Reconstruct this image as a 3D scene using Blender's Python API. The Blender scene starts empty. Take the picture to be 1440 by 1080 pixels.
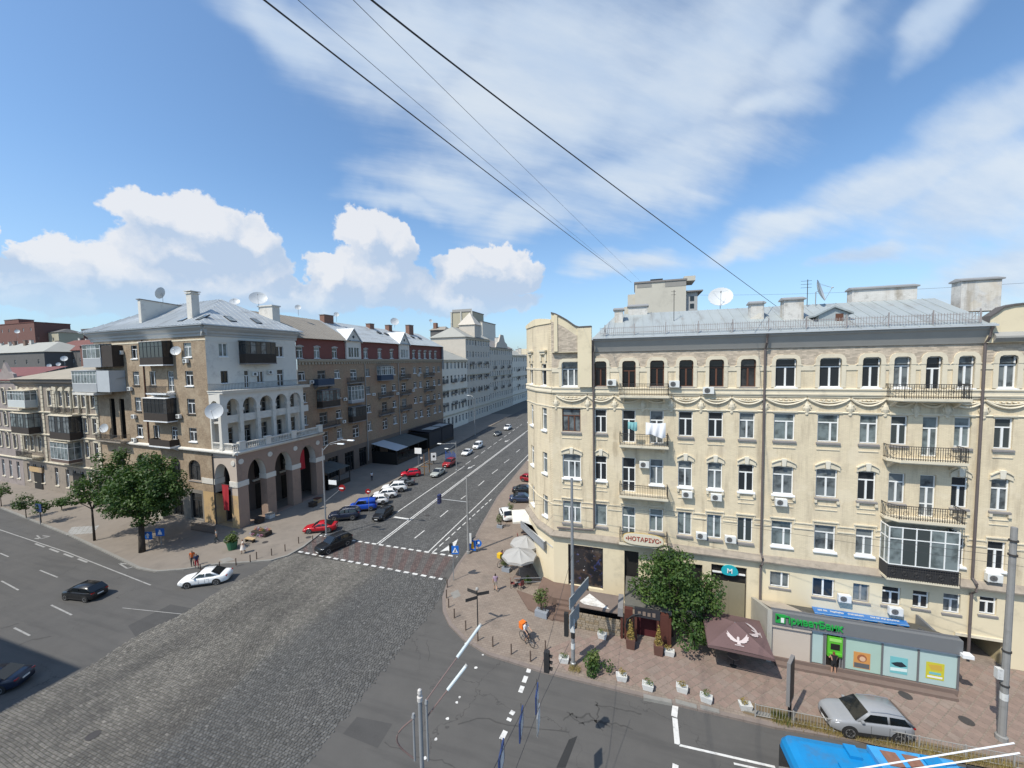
import bpy, bmesh, math, random
import numpy as np
from mathutils import Matrix, Vector
PI = math.pi
rnd = random.Random(7)
SC = bpy.context.scene
COL = SC.collection
D = bpy.data

# ---------------------------------------------------------------- camera
FPX, CX, CY, CAMH = 542.0, 720.0, 540.0, 22.0
RW = np.array([[0.95166627, 0.00227179, -0.30712562],
               [0.30668075, -0.06133615, 0.94983409],
               [-0.01668008, -0.99811458, -0.05906826]])   # camera (right, down, forward) to world
cam = D.objects.new('camera', D.cameras.new('camera'))
COL.objects.link(cam)
cam.data.sensor_width = 36.0
cam.data.lens = FPX / 1440 * 36
cam.data.clip_end = 6000
cam.data.clip_start = 0.3
_c0, _c1, _c2 = RW @ np.array([1, 0, 0]), RW @ np.array([0, -1, 0]), RW @ np.array([0, 0, -1])
cam.matrix_world = Matrix(((_c0[0], _c1[0], _c2[0], 0), (_c0[1], _c1[1], _c2[1], 0), (_c0[2], _c1[2], _c2[2], CAMH), (0, 0, 0, 1)))
SC.camera = cam

def ray(px, py):
    return RW @ np.array([px - CX, py - CY, FPX])
def G(px, py, z=0.0):
    """the point at height z that the photograph shows at a pixel"""
    d = ray(px, py); t = (z - CAMH) / d[2]
    return Vector((d[0] * t, d[1] * t, z))
def PY(px, py, Y):
    d = ray(px, py); t = Y / d[1]
    return Vector((d[0] * t, Y, CAMH + d[2] * t))
def PX(px, py, X):
    d = ray(px, py); t = X / d[0]
    return Vector((X, d[1] * t, CAMH + d[2] * t))

# ---------------------------------------------------------------- light
SC.view_settings.view_transform = 'Standard'
SC.view_settings.look = 'None'
SC.view_settings.exposure = 0.16
SC.view_settings.gamma = 1.0
SC.view_settings.use_curve_mapping = False
SUN_EL, SUN_AZ = math.radians(54), math.radians(57)      # shadows run along SUN_AZ from +X
S_DIR = Vector((-math.cos(SUN_AZ) * math.cos(SUN_EL), -math.sin(SUN_AZ) * math.cos(SUN_EL), math.sin(SUN_EL)))
sl = D.lights.new('sun', 'SUN'); sl.energy = 4.3; sl.angle = math.radians(0.53); sl.color = (1.0, 0.94, 0.83)
so = D.objects.new('sun', sl); COL.objects.link(so)
so.rotation_euler = S_DIR.to_track_quat('Z', 'Y').to_euler()
so.location = (0, 0, 60)

# ---------------------------------------------------------------- node helper
class NT:
    def __init__(s, tree):
        s.t = tree; s.n = tree.nodes; s.l = tree.links
    def new(s, typ, **kw):
        n = s.n.new(typ)
        for k, v in kw.items(): setattr(n, k, v)
        return n
    def put(s, sock, v):
        if isinstance(v, bpy.types.NodeSocket): s.l.new(v, sock)
        elif v is not None: sock.default_value = v
    def m(s, op, a, b=None, c=None, clamp=False):
        n = s.new('ShaderNodeMath', operation=op, use_clamp=clamp)
        for i, v in enumerate((a, b, c)): s.put(n.inputs[i], v)
        return n.outputs[0]
    def v(s, op, a, b=None):
        n = s.new('ShaderNodeVectorMath', operation=op)
        s.put(n.inputs[0], a)
        if b is not None:
            if op == 'SCALE': s.put(n.inputs[3], b)
            else: s.put(n.inputs[1], b)
        return n.outputs['Value'] if op in ('LENGTH', 'DOT_PRODUCT', 'DISTANCE') else n.outputs[0]
    def noise(s, vec, scale, detail=4, rough=.55, w=None, lac=2.0):
        n = s.new('ShaderNodeTexNoise')
        s.put(n.inputs['Vector'], vec); n.inputs['Scale'].default_value = scale
        n.inputs['Detail'].default_value = detail; n.inputs['Roughness'].default_value = rough
        n.inputs['Lacunarity'].default_value = lac
        return n.outputs
    def mix(s, f, a, b, blend='MIX'):
        n = s.new('ShaderNodeMix', data_type='RGBA', blend_type=blend)
        s.put(n.inputs[0], f)
        for i, v in ((6, a), (7, b)):
            if isinstance(v, tuple) and len(v) == 3: v = v + (1,)
            s.put(n.inputs[i], v)
        return n.outputs[2]
    def ss(s, x, a, b):
        n = s.new('ShaderNodeMapRange', interpolation_type='SMOOTHSTEP')
        s.put(n.inputs[0], x); s.put(n.inputs[1], a); s.put(n.inputs[2], b)
        return n.outputs[0]
    def xyz(s, x, y, z=0.0):
        n = s.new('ShaderNodeCombineXYZ')
        for i, v in enumerate((x, y, z)): s.put(n.inputs[i], v)
        return n.outputs[0]

# ---------------------------------------------------------------- sky with clouds
W = D.worlds.new('World'); SC.world = W; W.use_nodes = True
w = NT(W.node_tree)
for n in list(w.n): w.n.remove(n)
sky = w.new('ShaderNodeTexSky', sky_type='NISHITA', sun_disc=False)
sky.sun_elevation = SUN_EL
sky.sun_rotation = math.atan2(S_DIR.x, S_DIR.y)
sky.air_density = 1.0; sky.dust_density = 1.2; sky.ozone_density = 2.0; sky.altitude = 150
SKY_K = 0.14
tc = w.new('ShaderNodeTexCoord').outputs['Generated']
sep = w.new('ShaderNodeSeparateXYZ'); w.l.new(tc, sep.inputs[0])
dx, dy, dz = sep.outputs
az = w.m('ARCTAN2', dx, dy)
el = w.m('ARCSINE', dz)
def azel(px, py):
    d = ray(px, py); d = d / np.linalg.norm(d)
    return math.atan2(d[0], d[1]), math.asin(d[2])
def blobs(u, v, items, soft):
    best = None
    for cx, cy, rx, ry in items:
        a0, e0 = azel(cx, cy)
        ra = abs(azel(cx + rx, cy)[0] - azel(cx - rx, cy)[0]) / 2
        re = abs(azel(cx, cy - ry)[1] - azel(cx, cy + ry)[1]) / 2
        a = w.m('MULTIPLY', w.m('SUBTRACT', u, a0), 1 / ra)
        b = w.m('MULTIPLY', w.m('SUBTRACT', v, e0), 1 / re)
        q = w.m('SUBTRACT', 1.0, w.m('SQRT', w.m('ADD', w.m('MULTIPLY', a, a), w.m('MULTIPLY', b, b))))
        if best is None: best = q
        elif soft: best = w.m('SMOOTH_MAX', best, q, soft)
        else: best = w.m('MAXIMUM', best, q)
    return best
# heaped cumulus near the horizon
n1 = w.noise(tc, 8.0, 8, .54)
wv = w.v('SUBTRACT', n1['Color'], (.5, .5, .5))
s2 = w.new('ShaderNodeSeparateXYZ'); w.l.new(wv, s2.inputs[0])
n1b = w.noise(tc, 30.0, 5, .6)['Color']; s2b = w.new('ShaderNodeSeparateXYZ'); w.l.new(n1b, s2b.inputs[0])
cu = w.m('MULTIPLY_ADD', w.m('SUBTRACT', s2b.outputs[0], .5), .045, w.m('MULTIPLY_ADD', s2.outputs[0], .15, az))
cv = w.m('MULTIPLY_ADD', w.m('SUBTRACT', s2b.outputs[1], .5), .045, w.m('MULTIPLY_ADD', s2.outputs[1], .14, el))
CUM = [(205, 285, 70, 38), (275, 305, 80, 42), (345, 330, 62, 34), (250, 345, 110, 45), (375, 372, 50, 32), (180, 385, 130, 45), (320, 400, 110, 40),
       (85, 362, 40, 40), (30, 392, 80, 36), (-10, 330, 50, 40), (-90, 370, 90, 60), (-220, 360, 90, 70), (120, 390, 50, 40),
       (515, 330, 45, 32), (560, 345, 42, 36), (535, 385, 62, 55), (470, 392, 36, 30), (650, 380, 55, 30), (700, 368, 60, 30), (735, 380, 42, 30), (690, 385, 60, 26), (560, 410, 90, 30),
       (1620, 350, 100, 60), (1800, 330, 140, 80), (420, 415, 120, 26), (640, 420, 130, 22), (60, 430, 160, 26), (250, 425, 140, 30)]
S = blobs(cu, cv, CUM, .05)
S2 = blobs(w.m('SUBTRACT', cu, .035), w.m('ADD', cv, .045), CUM, .05)
low = w.ss(el, .055, .19)
cmask = w.m('MULTIPLY', w.ss(S, 0.0, w.m('MULTIPLY_ADD', low, -.21, .36)), w.m('MULTIPLY_ADD', low, .68, .30))
n3 = w.noise(w.v('ADD', tc, w.v('SCALE', wv, .10)), 13.0, 7, .62)['Fac']
n4 = w.noise(tc, 5.0, 3, .5)['Fac']
lit = w.m('ADD', w.m('MULTIPLY', w.m('SUBTRACT', n3, .5), 2.0), w.m('ADD', w.m('MULTIPLY_ADD', w.m('SUBTRACT', S, S2), 1.25, .16), w.m('MULTIPLY', w.ss(S, .34, .02), .42)), clamp=True)
lit = w.m('MULTIPLY', lit, w.m('MULTIPLY_ADD', low, .75, .25), clamp=True)
ccol = w.mix(lit, (.46, .56, .71), (.76, .772, .80))
# thin wind-drawn veils higher up
al = math.radians(38)
pz = w.m('ADD', dz, .18)
qx, qy = w.m('DIVIDE', dx, pz), w.m('DIVIDE', dy, pz)
ru = w.m('ADD', w.m('MULTIPLY', qx, math.cos(al)), w.m('MULTIPLY', qy, math.sin(al)))
rv = w.m('SUBTRACT', w.m('MULTIPLY', qy, math.cos(al)), w.m('MULTIPLY', qx, math.sin(al)))
stre = w.noise(w.xyz(w.m('MULTIPLY', ru, .55), w.m('MULTIPLY', rv, 1.5)), 1.7, 8, .6)
wz = w.noise(tc, 2.2, 5, .55)
wzv = w.v('SUBTRACT', wz['Color'], (.5, .5, .5))
s5 = w.new('ShaderNodeSeparateXYZ'); w.l.new(wzv, s5.inputs[0])
vu = w.m('MULTIPLY_ADD', s5.outputs[0], .38, az)
vv = w.m('MULTIPLY_ADD', s5.outputs[1], .30, el)
VEIL = [(420, 20, 130, 60), (600, 60, 180, 110), (720, 150, 150, 110), (800, 90, 240, 130), (960, 110, 190, 120), (1030, 60, 140, 110), (900, 220, 180, 70), (650, 245, 130, 45), (560, 265, 80, 22), (770, 280, 120, 50), (1090, 140, 100, 40),
        (1400, 190, 130, 60), (1280, 265, 170, 45), (1420, 290, 200, 80), (1120, 310, 130, 28), (1040, 335, 90, 18), (1230, 355, 70, 16), (1420, 390, 200, 50), (1650, 280, 200, 120),
        (870, 365, 70, 22), (1180, 20, 60, 110), (1140, 60, 120, 70), (1330, 20, 60, 60), (500, -200, 260, 160), (900, -250, 300, 160)]
V = blobs(vu, vv, VEIL, .25)
stre2 = w.noise(w.xyz(w.m('MULTIPLY', ru, .8), w.m('MULTIPLY', rv, 4.5)), 2.0, 7, .62)
V = w.m('ADD', V, w.m('MULTIPLY', w.m('SUBTRACT', stre2['Fac'], .5), .75))
vm = w.ss(w.m('ADD', V, w.m('MULTIPLY', w.m('SUBTRACT', stre['Fac'], .5), 1.0)), -.35, .75)
vm = w.m('MULTIPLY', vm, .88)
vcol = w.mix(w.ss(stre['Fac'], .3, .7), (.47, .59, .76), (.68, .745, .81))
hz = w.m('MULTIPLY', w.ss(el, .42, -.02), .42)
skyc = w.v('MULTIPLY', sky.outputs[0], (SKY_K * .96, SKY_K * 1.16, SKY_K * 1.26))
c1 = w.mix(hz, skyc, (.40, .54, .74))
c2 = w.mix(vm, c1, vcol)
c3 = w.mix(w.m('MULTIPLY', cmask, .93), c2, ccol)
bg = w.new('ShaderNodeBackground'); w.l.new(c3, bg.inputs[0]); bg.inputs[1].default_value = 1.0
wo = w.new('ShaderNodeOutputWorld'); w.l.new(bg.outputs[0], wo.inputs[0])

# ---------------------------------------------------------------- materials
MATS = {}
def mat(name, col, rough=.8, var=.12, scale=1.2, metal=0.0, bump=0.0, bscale=30.0, spec=.35, extra=None, coat=0.0, objcol=False, dirt=0.0, dscale=.35):
    """plain surface with two octaves of world-space mottling and fine relief"""
    if name in MATS: return MATS[name]
    m = D.materials.new(name); m.use_nodes = True
    t = NT(m.node_tree); b = t.n['Principled BSDF']
    pos = t.new('ShaderNodeNewGeometry').outputs['Position']
    c = col + (1,) if len(col) == 3 else col
    if objcol:
        c = t.new('ShaderNodeObjectInfo').outputs['Color']
    if var > 0:
        f = t.noise(pos, scale, 5, .6)['Fac']
        k = t.m('MULTIPLY_ADD', t.m('SUBTRACT', f, .5), var * 2.6, 1.0)
        c = t.v('SCALE', c if isinstance(c, bpy.types.NodeSocket) else tuple(col), k) if isinstance(c, bpy.types.NodeSocket) else t.mix(1.0, tuple(col), t.xyz(k, k, k), 'MULTIPLY')
    if dirt > 0:
        f2 = t.noise(pos, dscale, 7, .68)['Fac']
        c = t.mix(t.m('MULTIPLY', t.ss(f2, .50, .72), dirt), c, (.10, .09, .08))
    if extra: c = extra(t, pos, c)
    t.put(b.inputs['Base Color'], c)
    b.inputs['Roughness'].default_value = rough
    b.inputs['Metallic'].default_value = metal
    b.inputs['Specular IOR Level'].default_value = spec
    b.inputs['Coat Weight'].default_value = coat
    b.inputs['Coat Roughness'].default_value = .08
    if bump > 0:
        bn = t.new('ShaderNodeBump'); bn.inputs['Strength'].default_value = bump; bn.inputs['Distance'].default_value = .02
        t.l.new(t.noise(pos, bscale, 4, .6)['Fac'], bn.inputs['Height'])
        t.l.new(bn.outputs[0], b.inputs['Normal'])
    MATS[name] = m
    return m
def glass_mat(name, dark, light, lightshare, rough=.06):
    if name in MATS: return MATS[name]
    m = D.materials.new(name); m.use_nodes = True
    t = NT(m.node_tree); b = t.n['Principled BSDF']
    r = t.new('ShaderNodeObjectInfo').outputs['Random']
    pos = t.new('ShaderNodeNewGeometry').outputs['Position']
    f = t.noise(pos, 1.3, 3)['Fac']
    a = t.m('LESS_THAN', r, lightshare)
    a = t.m('MULTIPLY', a, t.ss(f, .25, .6))
    c = t.mix(a, dark, light)
    t.put(b.inputs['Base Color'], c); b.inputs['Roughness'].default_value = rough
    b.inputs['Specular IOR Level'].default_value = .6
    MATS[name] = m
    return m

# ---------------------------------------------------------------- mesh helper
class MB:
    def __init__(s, m=None):
        s.V = []; s.F = []; s.M = []; s.m = m or Matrix()
    def add(s, vs, fs, mi=0):
        o = len(s.V); m = s.m
        s.V += [tuple(m @ Vector(v)) for v in vs]
        s.F += [tuple(i + o for i in f) for f in fs]
        s.M += [mi] * len(fs)
        return s
    def box(s, x0, x1, y0, y1, z0, z1, mi=0):
        return s.add([(x0, y0, z0), (x1, y0, z0), (x1, y1, z0), (x0, y1, z0), (x0, y0, z1), (x1, y0, z1), (x1, y1, z1), (x0, y1, z1)],
                     [(0, 3, 2, 1), (4, 5, 6, 7), (0, 1, 5, 4), (1, 2, 6, 5), (2, 3, 7, 6), (3, 0, 4, 7)], mi)
    def quad(s, a, b, c, d, mi=0):
        return s.add([a, b, c, d], [(0, 1, 2, 3)], mi)
    def prism(s, poly, z0, z1, mi=0):
        n = len(poly)
        vs = [(p[0], p[1], z0) for p in poly] + [(p[0], p[1], z1) for p in poly]
        return s.add(vs, [tuple(range(n - 1, -1, -1)), tuple(range(n, 2 * n))] + [(i, (i + 1) % n, n + (i + 1) % n, n + i) for i in range(n)], mi)
    def slab(s, poly, y0, y1, mi=0):
        """polygon given as (x, z) made solid between y0 (front) and y1"""
        n = len(poly)
        vs = [(p[0], y0, p[1]) for p in poly] + [(p[0], y1, p[1]) for p in poly]
        return s.add(vs, [tuple(range(n)), tuple(range(2 * n - 1, n - 1, -1))] + [(i, n + i, n + (i + 1) % n, (i + 1) % n) for i in range(n)], mi)
    def tube(s, pts, r, n=6, mi=0, r2=None, caps=True):
        pts = [Vector(p) for p in pts]; N = len(pts); vs = []; fs = []
        for i, p in enumerate(pts):
            t = (pts[min(i + 1, N - 1)] - pts[max(i - 1, 0)]).normalized()
            up = Vector((0, 0, 1)) if abs(t.z) < .95 else Vector((1, 0, 0))
            a = t.cross(up).normalized(); b = t.cross(a)
            rr = r if r2 is None else r + (r2 - r) * i / (N - 1)
            vs += [p + (a * math.cos(2 * PI * k / n) + b * math.sin(2 * PI * k / n)) * rr for k in range(n)]
        for i in range(N - 1):
            for k in range(n):
                fs.append((i * n + k, i * n + (k + 1) % n, (i + 1) * n + (k + 1) % n, (i + 1) * n + k))
        if caps: fs += [tuple(range(n - 1, -1, -1)), tuple(range((N - 1) * n, N * n))]
        return s.add(vs, fs, mi)
    def lathe(s, prof, x=0, y=0, n=12, mi=0, cap=True):
        """(radius, z) profile turned about a vertical axis"""
        vs = []; fs = []; N = len(prof)
        for r, z in prof: vs += [(x + r * math.cos(2 * PI * k / n), y + r * math.sin(2 * PI * k / n), z) for k in range(n)]
        for i in range(N - 1):
            for k in range(n): fs.append((i * n + k, i * n + (k + 1) % n, (i + 1) * n + (k + 1) % n, (i + 1) * n + k))
        if cap: fs += [tuple(range(n - 1, -1, -1)), tuple(range((N - 1) * n, N * n))]
        return s.add(vs, fs, mi)
    def disc(s, c, nrm, r, n=14, mi=0, t=0.02):
        """a flat round plate facing nrm"""
        c = Vector(c); nrm = Vector(nrm).normalized()
        return s.tube([c, c + nrm * t], r, n, mi)
    def mesh(s, name, mats, smooth=False, bevel=0.0):
        me = D.meshes.new(name)
        me.from_pydata(s.V, [], s.F)
        for m in (mats if isinstance(mats, (list, tuple)) else [mats]): me.materials.append(m)
        if any(s.M): me.polygons.foreach_set('material_index', s.M)
        if bevel > 0:
            bm = bmesh.new(); bm.from_mesh(me)
            bmesh.ops.remove_doubles(bm, verts=bm.verts, dist=1e-5)
            bmesh.ops.bevel(bm, geom=list(bm.edges), offset=bevel, segments=2, affect='EDGES', profile=.6)
            bm.to_mesh(me); bm.free()
        if smooth: me.polygons.foreach_set('use_smooth', [True] * len(me.polygons))
        me.update()
        return me
    def obj(s, name, mats, parent=None, smooth=False, bevel=0.0, M=None):
        return put(name, s.mesh(name, mats, smooth, bevel), parent, M)

def put(name, me, parent=None, M=None):
    o = D.objects.new(name, me); COL.objects.link(o)
    if parent is not None: o.parent = parent
    if M is not None: o.matrix_basis = M
    return o
def tag(o, label, cat, group=None):
    o['label'] = label; o['category'] = cat
    if group: o['group'] = group
    return o
def thing(name, label, cat, loc=(0, 0, 0), rotz=0.0, group=None):
    o = D.objects.new(name, None); COL.objects.link(o)
    o.empty_display_size = .3
    o.location = loc; o.rotation_euler = (0, 0, rotz)
    return tag(o, label, cat, group)
def struct(name, mb, mats, **k):
    o = mb.obj(name, mats, **k); o['kind'] = 'structure'; return o
def stuff(o):
    o['kind'] = 'stuff'; return o
def copy_thing(root, loc, rotz, label=None, color=None):
    r = root.copy(); COL.objects.link(r); r.location = loc; r.rotation_euler = (0, 0, rotz)
    if label: r['label'] = label
    for ch in list(root.children):
        c = ch.copy(); COL.objects.link(c); c.parent = r
        if color: c.color = color
        for g in list(ch.children):
            d = g.copy(); COL.objects.link(d); d.parent = c
            if color: d.color = color
    return r
T = lambda x, y, z: Matrix.Translation((x, y, z))
RZ = lambda a: Matrix.Rotation(a, 4, 'Z')
RX = lambda a: Matrix.Rotation(a, 4, 'X')
RY = lambda a: Matrix.Rotation(a, 4, 'Y')
def text(name, s, size, m, parent, M, depth=.01, align='CENTER', bold=0.0, sx=1.0, parts=True):
    cu_ = D.curves.new(name, 'FONT'); cu_.body = s; cu_.size = size; cu_.extrude = depth; cu_.align_x = align; cu_.align_y = 'CENTER'
    cu_.offset = bold; cu_.resolution_u = 3
    o = D.objects.new(name, cu_); COL.objects.link(o)
    dg = bpy.context.evaluated_depsgraph_get(); dg.update()
    me = D.meshes.new_from_object(o.evaluated_get(dg))
    D.objects.remove(o)
    me.materials.clear(); me.materials.append(m)
    return put(name, me, parent, M @ Matrix.Diagonal((sx, 1, 1, 1)))
UP = RX(PI / 2)      # text laid in x-y stands up in x-z, facing -y
# ================================================================ ground
def asphalt_extra(t, pos, c):
    f = t.noise(pos, 60.0, 2, .7)['Fac']
    c = t.mix(t.m('MULTIPLY', t.ss(f, .42, .75), .35), c, (.16, .155, .15))
    sp = t.v('MULTIPLY', pos, (.12, 1.1, 1.0))
    st = t.noise(sp, 1.0, 5, .6)['Fac']
    c = t.mix(t.m('MULTIPLY', t.ss(st, .45, .75), .40), c, (.045, .044, .043))
    vo = t.new('ShaderNodeTexVoronoi', feature='DISTANCE_TO_EDGE'); vo.inputs['Scale'].default_value = .16
    wv_ = t.v('ADD', pos, t.v('SCALE', t.noise(pos, .9, 4)['Color'], 2.2)); t.put(vo.inputs['Vector'], wv_)
    gate = t.ss(t.noise(pos, .13, 2)['Fac'], .47, .56)
    cr = t.m('MULTIPLY', t.m('LESS_THAN', vo.outputs['Distance'], .004), gate)
    c = t.mix(t.m('MULTIPLY', cr, .5), c, (.025, .024, .023))
    return c
M_ASPH = mat('asphalt', (.088, .084, .079), .9, .16, .5, bump=.25, bscale=90, extra=asphalt_extra, dirt=.25, dscale=.5)
M_ASPH2 = mat('asphalt_patch', (.062, .060, .058), .9, .14, .9, bump=.25, bscale=90, extra=asphalt_extra)
M_GROUND = mat('far_ground', (.12, .115, .10), .95, .2, .02)
M_WHITE = mat('road_paint', (.60, .59, .565), .75, .2, 2.5, dirt=.65, dscale=2.4)
M_WORN = mat('worn_road_paint', (.30, .295, .28), .8, .25, 2.5, dirt=.75, dscale=1.6)
def pave_extra(t, pos, c):
    br = t.new('ShaderNodeTexBrick'); br.inputs['Scale'].default_value = 1.0
    br.inputs['Brick Width'].default_value = .4; br.inputs['Row Height'].default_value = .2; br.inputs['Mortar Size'].default_value = .012
    t.put(br.inputs['Vector'], pos); br.inputs['Color1'].default_value = (1, 1, 1, 1); br.inputs['Color2'].default_value = (.86, .84, .84, 1); br.inputs['Mortar'].default_value = (.62, .60, .58, 1)
    return t.mix(1.0, c, br.outputs['Color'], 'MULTIPLY')
M_PAVE = mat('paving', (.250, .205, .168), .85, .16, .4, bump=.15, bscale=25, extra=pave_extra, dirt=.35, dscale=.6)
M_PAVE_G = mat('asphalt_footway', (.215, .185, .155), .9, .16, .5, bump=.2, bscale=60, dirt=.35, dscale=.45)
M_TILE = mat('paving_tile', (.300, .205, .165), .85, .15, 3.0, bump=.15, bscale=25, objcol=False, dirt=.35, dscale=.5)
M_KERB = mat('kerb_granite', (.23, .22, .20), .85, .2, 2.0, bump=.3, bscale=25)
M_KERB2 = mat('kerb_red_granite', (.20, .165, .145), .85, .2, 2.0, bump=.3, bscale=25)
M_EARTH = mat('earth', (.16, .12, .075), .95, .3, 2.0, bump=.5, bscale=15)

g_ = MB().quad((-1500, -900, -.06), (1500, -900, -.06), (1500, 2200, -.06), (-1500, 2200, -.06))
struct('ground', g_, M_GROUND)
# the wide street that crosses in front, one asphalt sheet
KR = [(-26.5, 150), (-24.6, 110), (-22.9, 80), (-21.4, 57.4), (-19.8, 46.7), (-18.7, 40.5), (-18.4, 36.5), (-17.9, 33.3), (-17.2, 31), (-16.2, 29.2), (-14.9, 27.8), (-12.9, 26.5), (-10.5, 25.6), (-6.4, 25.25), (-2, 25.2), (2, 25.15), (7.9, 25.2), (11.9, 25.6), (19.8, 26.6), (60, 31.5)]
KL = [(-170, 41.5), (-96, 32.0), (-70.4, 29.0), (-58, 27.2), (-51.8, 26.2), (-49, 26.3), (-46.5, 27.5), (-44.0, 29.4), (-41.3, 30.5), (-39.0, 31.6), (-38.1, 33.0), (-38.1, 35.2), (-38.9, 38.5), (-40.6, 47.3), (-42.6, 61.3), (-44.2, 75), (-45.6, 92), (-48.5, 150)]
road = MB()
road.add([(-170, -60, 0), (60, -60, 0), (60, 31.5, 0)] + [(x, y, 0) for x, y in KR[::-1][1:]] + [(-36, 320, 0), (-58, 320, 0)] + [(x, y, 0) for x, y in KL[::-1]], [tuple(range(3 + len(KR) - 1 + 2 + len(KL)))])
struct('road', road, M_ASPH)
# darker setts carry on up the side street beyond the crossing
def sett_extra(t, pos, c):
    br = t.new('ShaderNodeTexBrick'); br.inputs['Scale'].default_value = 1.0
    br.inputs['Brick Width'].default_value = .26; br.inputs['Row Height'].default_value = .17; br.inputs['Mortar Size'].default_value = .018
    t.put(br.inputs['Vector'], pos); br.inputs['Color1'].default_value = (1.25, 1.25, 1.25, 1); br.inputs['Color2'].default_value = (.7, .7, .7, 1); br.inputs['Mortar'].default_value = (.35, .35, .35, 1)
    c = t.mix(1.0, c, br.outputs['Color'], 'MULTIPLY')
    f = t.noise(t.v('MULTIPLY', pos, (1, .35, 1)), .45, 4)['Fac']
    return t.mix(t.m('MULTIPLY', t.ss(f, .45, .7), .5), c, (.05, .05, .05))
M_SETT2 = mat('far_setts', (.108, .107, .104), .85, .15, .8, extra=sett_extra, bump=.3, bscale=20)
up = MB().add([(-38.0, 35.6, .004), (-18.4, 35.6, .004), (-18.75, 40.5, .004), (-21.45, 57.4, .004), (-22.95, 80, .004), (-26.5, 150, .004), (-36, 320, .004), (-58, 320, .004), (-48.5, 150, .004), (-45.6, 92, .004), (-44.15, 75, .004), (-42.55, 61.3, .004), (-40.55, 47.3, .004), (-38.85, 38.5, .004)], [tuple(range(14))])
struct('street_surface', up, M_SETT2)

# cobbles of the crossing: every sett is real geometry, joined as stuff
def cobbles():
    rng = np.random.default_rng(3)
    V = []; F = []; C = []
    y = 3.0
    ax0, ay0, ax1, ay1 = -38.4, 0.0, -38.0, 33.2
    def right_edge(yy): return -17.35 if yy < 30.5 else -17.35 - (yy - 30.5) * .30
    while y < 33.72:
        hgt = rng.uniform(.145, .175); x = -38.6 - rng.uniform(0, .2) + .25 * math.sin(y * .9)
        lim = right_edge(y) + rng.uniform(-.12, .12)
        # stop at the slanting lower line of the crossing
        while x < lim:
            ln = rng.uniform(.17, .29)
            ytop = 33.9 - (x + 37.7) * .1515
            if True:
                cxm = x + ln / 2; cym = y + hgt / 2 + .09 * math.sin(cxm * .33 + y * .11) + .03 * math.sin(cxm * 1.13 + y * .3)
                dz = rng.normal(0, .005); a = .5 * ln - .013; b = .5 * hgt - .013; tl = rng.normal(0, .02); tl2 = rng.normal(0, .02)
                o = len(V); e = .016
                j = rng.normal(0, .008, 4)
                for sx, sy, q in ((-1, -1, 0), (1, -1, 1), (1, 1, 2), (-1, 1, 3)):
                    V.append((cxm + sx * a, cym + sy * b, .003))
                for sx, sy, q in ((-1, -1, 0), (1, -1, 1), (1, 1, 2), (-1, 1, 3)):
                    V.append((cxm + sx * (a - e) + j[q], cym + sy * (b - e) + j[3 - q], .036 + dz + tl * sx * a + tl2 * sy * b))
                F += [(o + 4, o + 5, o + 6, o + 7), (o, o + 1, o + 5, o + 4), (o + 1, o + 2, o + 6, o + 5), (o + 2, o + 3, o + 7, o + 6), (o + 3, o, o + 4, o + 7)]
                v = rng.uniform(.72, 1.22) if rng.random() > .03 else rng.uniform(1.25, 1.55)
                C += [v] * 5
            x += ln
        y += hgt
    me = D.meshes.new('cobblestones'); me.from_pydata(V, [], F)
    at = me.attributes.new('tint', 'FLOAT', 'FACE'); at.data.foreach_set('value', C)
    m = D.materials.new('cobble'); m.use_nodes = True
    t = NT(m.node_tree); b = t.n['Principled BSDF']
    pos = t.new('ShaderNodeNewGeometry').outputs['Position']
    an = t.new('ShaderNodeAttribute', attribute_name='tint')
    f = t.noise(t.v('MULTIPLY', pos, (1, .3, 1)), .33, 5, .62)['Fac']
    base = t.mix(t.ss(f, .36, .62), (.108, .101, .090), (.170, .158, .137))
    sp = t.new('ShaderNodeSeparateXYZ'); t.l.new(pos, sp.inputs[0])
    lane = t.ss(t.m('ADD', sp.outputs[0], t.m('MULTIPLY', f, 5.0)), -25.0, -22.5)      # newer dark setts of the right-hand lanes
    base = t.mix(t.m('MULTIPLY', lane, .75), base, (.083, .084, .084))
    f2 = t.noise(pos, 14.0, 3)['Fac']
    k = t.m('MULTIPLY', an.outputs['Fac'], t.m('MULTIPLY_ADD', f2, .7, .65))
    t.put(b.inputs['Base Color'], t.v('SCALE', base, k)); b.inputs['Roughness'].default_value = .62; b.inputs['Specular IOR Level'].default_value = .4
    me.materials.append(m)
    o = put('cobblestones', me); o['kind'] = 'stuff'
    bed = MB().add([(-38.7, 2.6, .002), (-17.3, 2.6, .002), (-17.4, 30.5, .002), (-18.4, 34.2, .002), (-38.0, 34.2, .002)], [(0, 1, 2, 3, 4)])
    struct('cobble_bed', bed, mat('joint_sand', (.055, .052, .047), .95, .2, 3))
cobbles()

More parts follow.
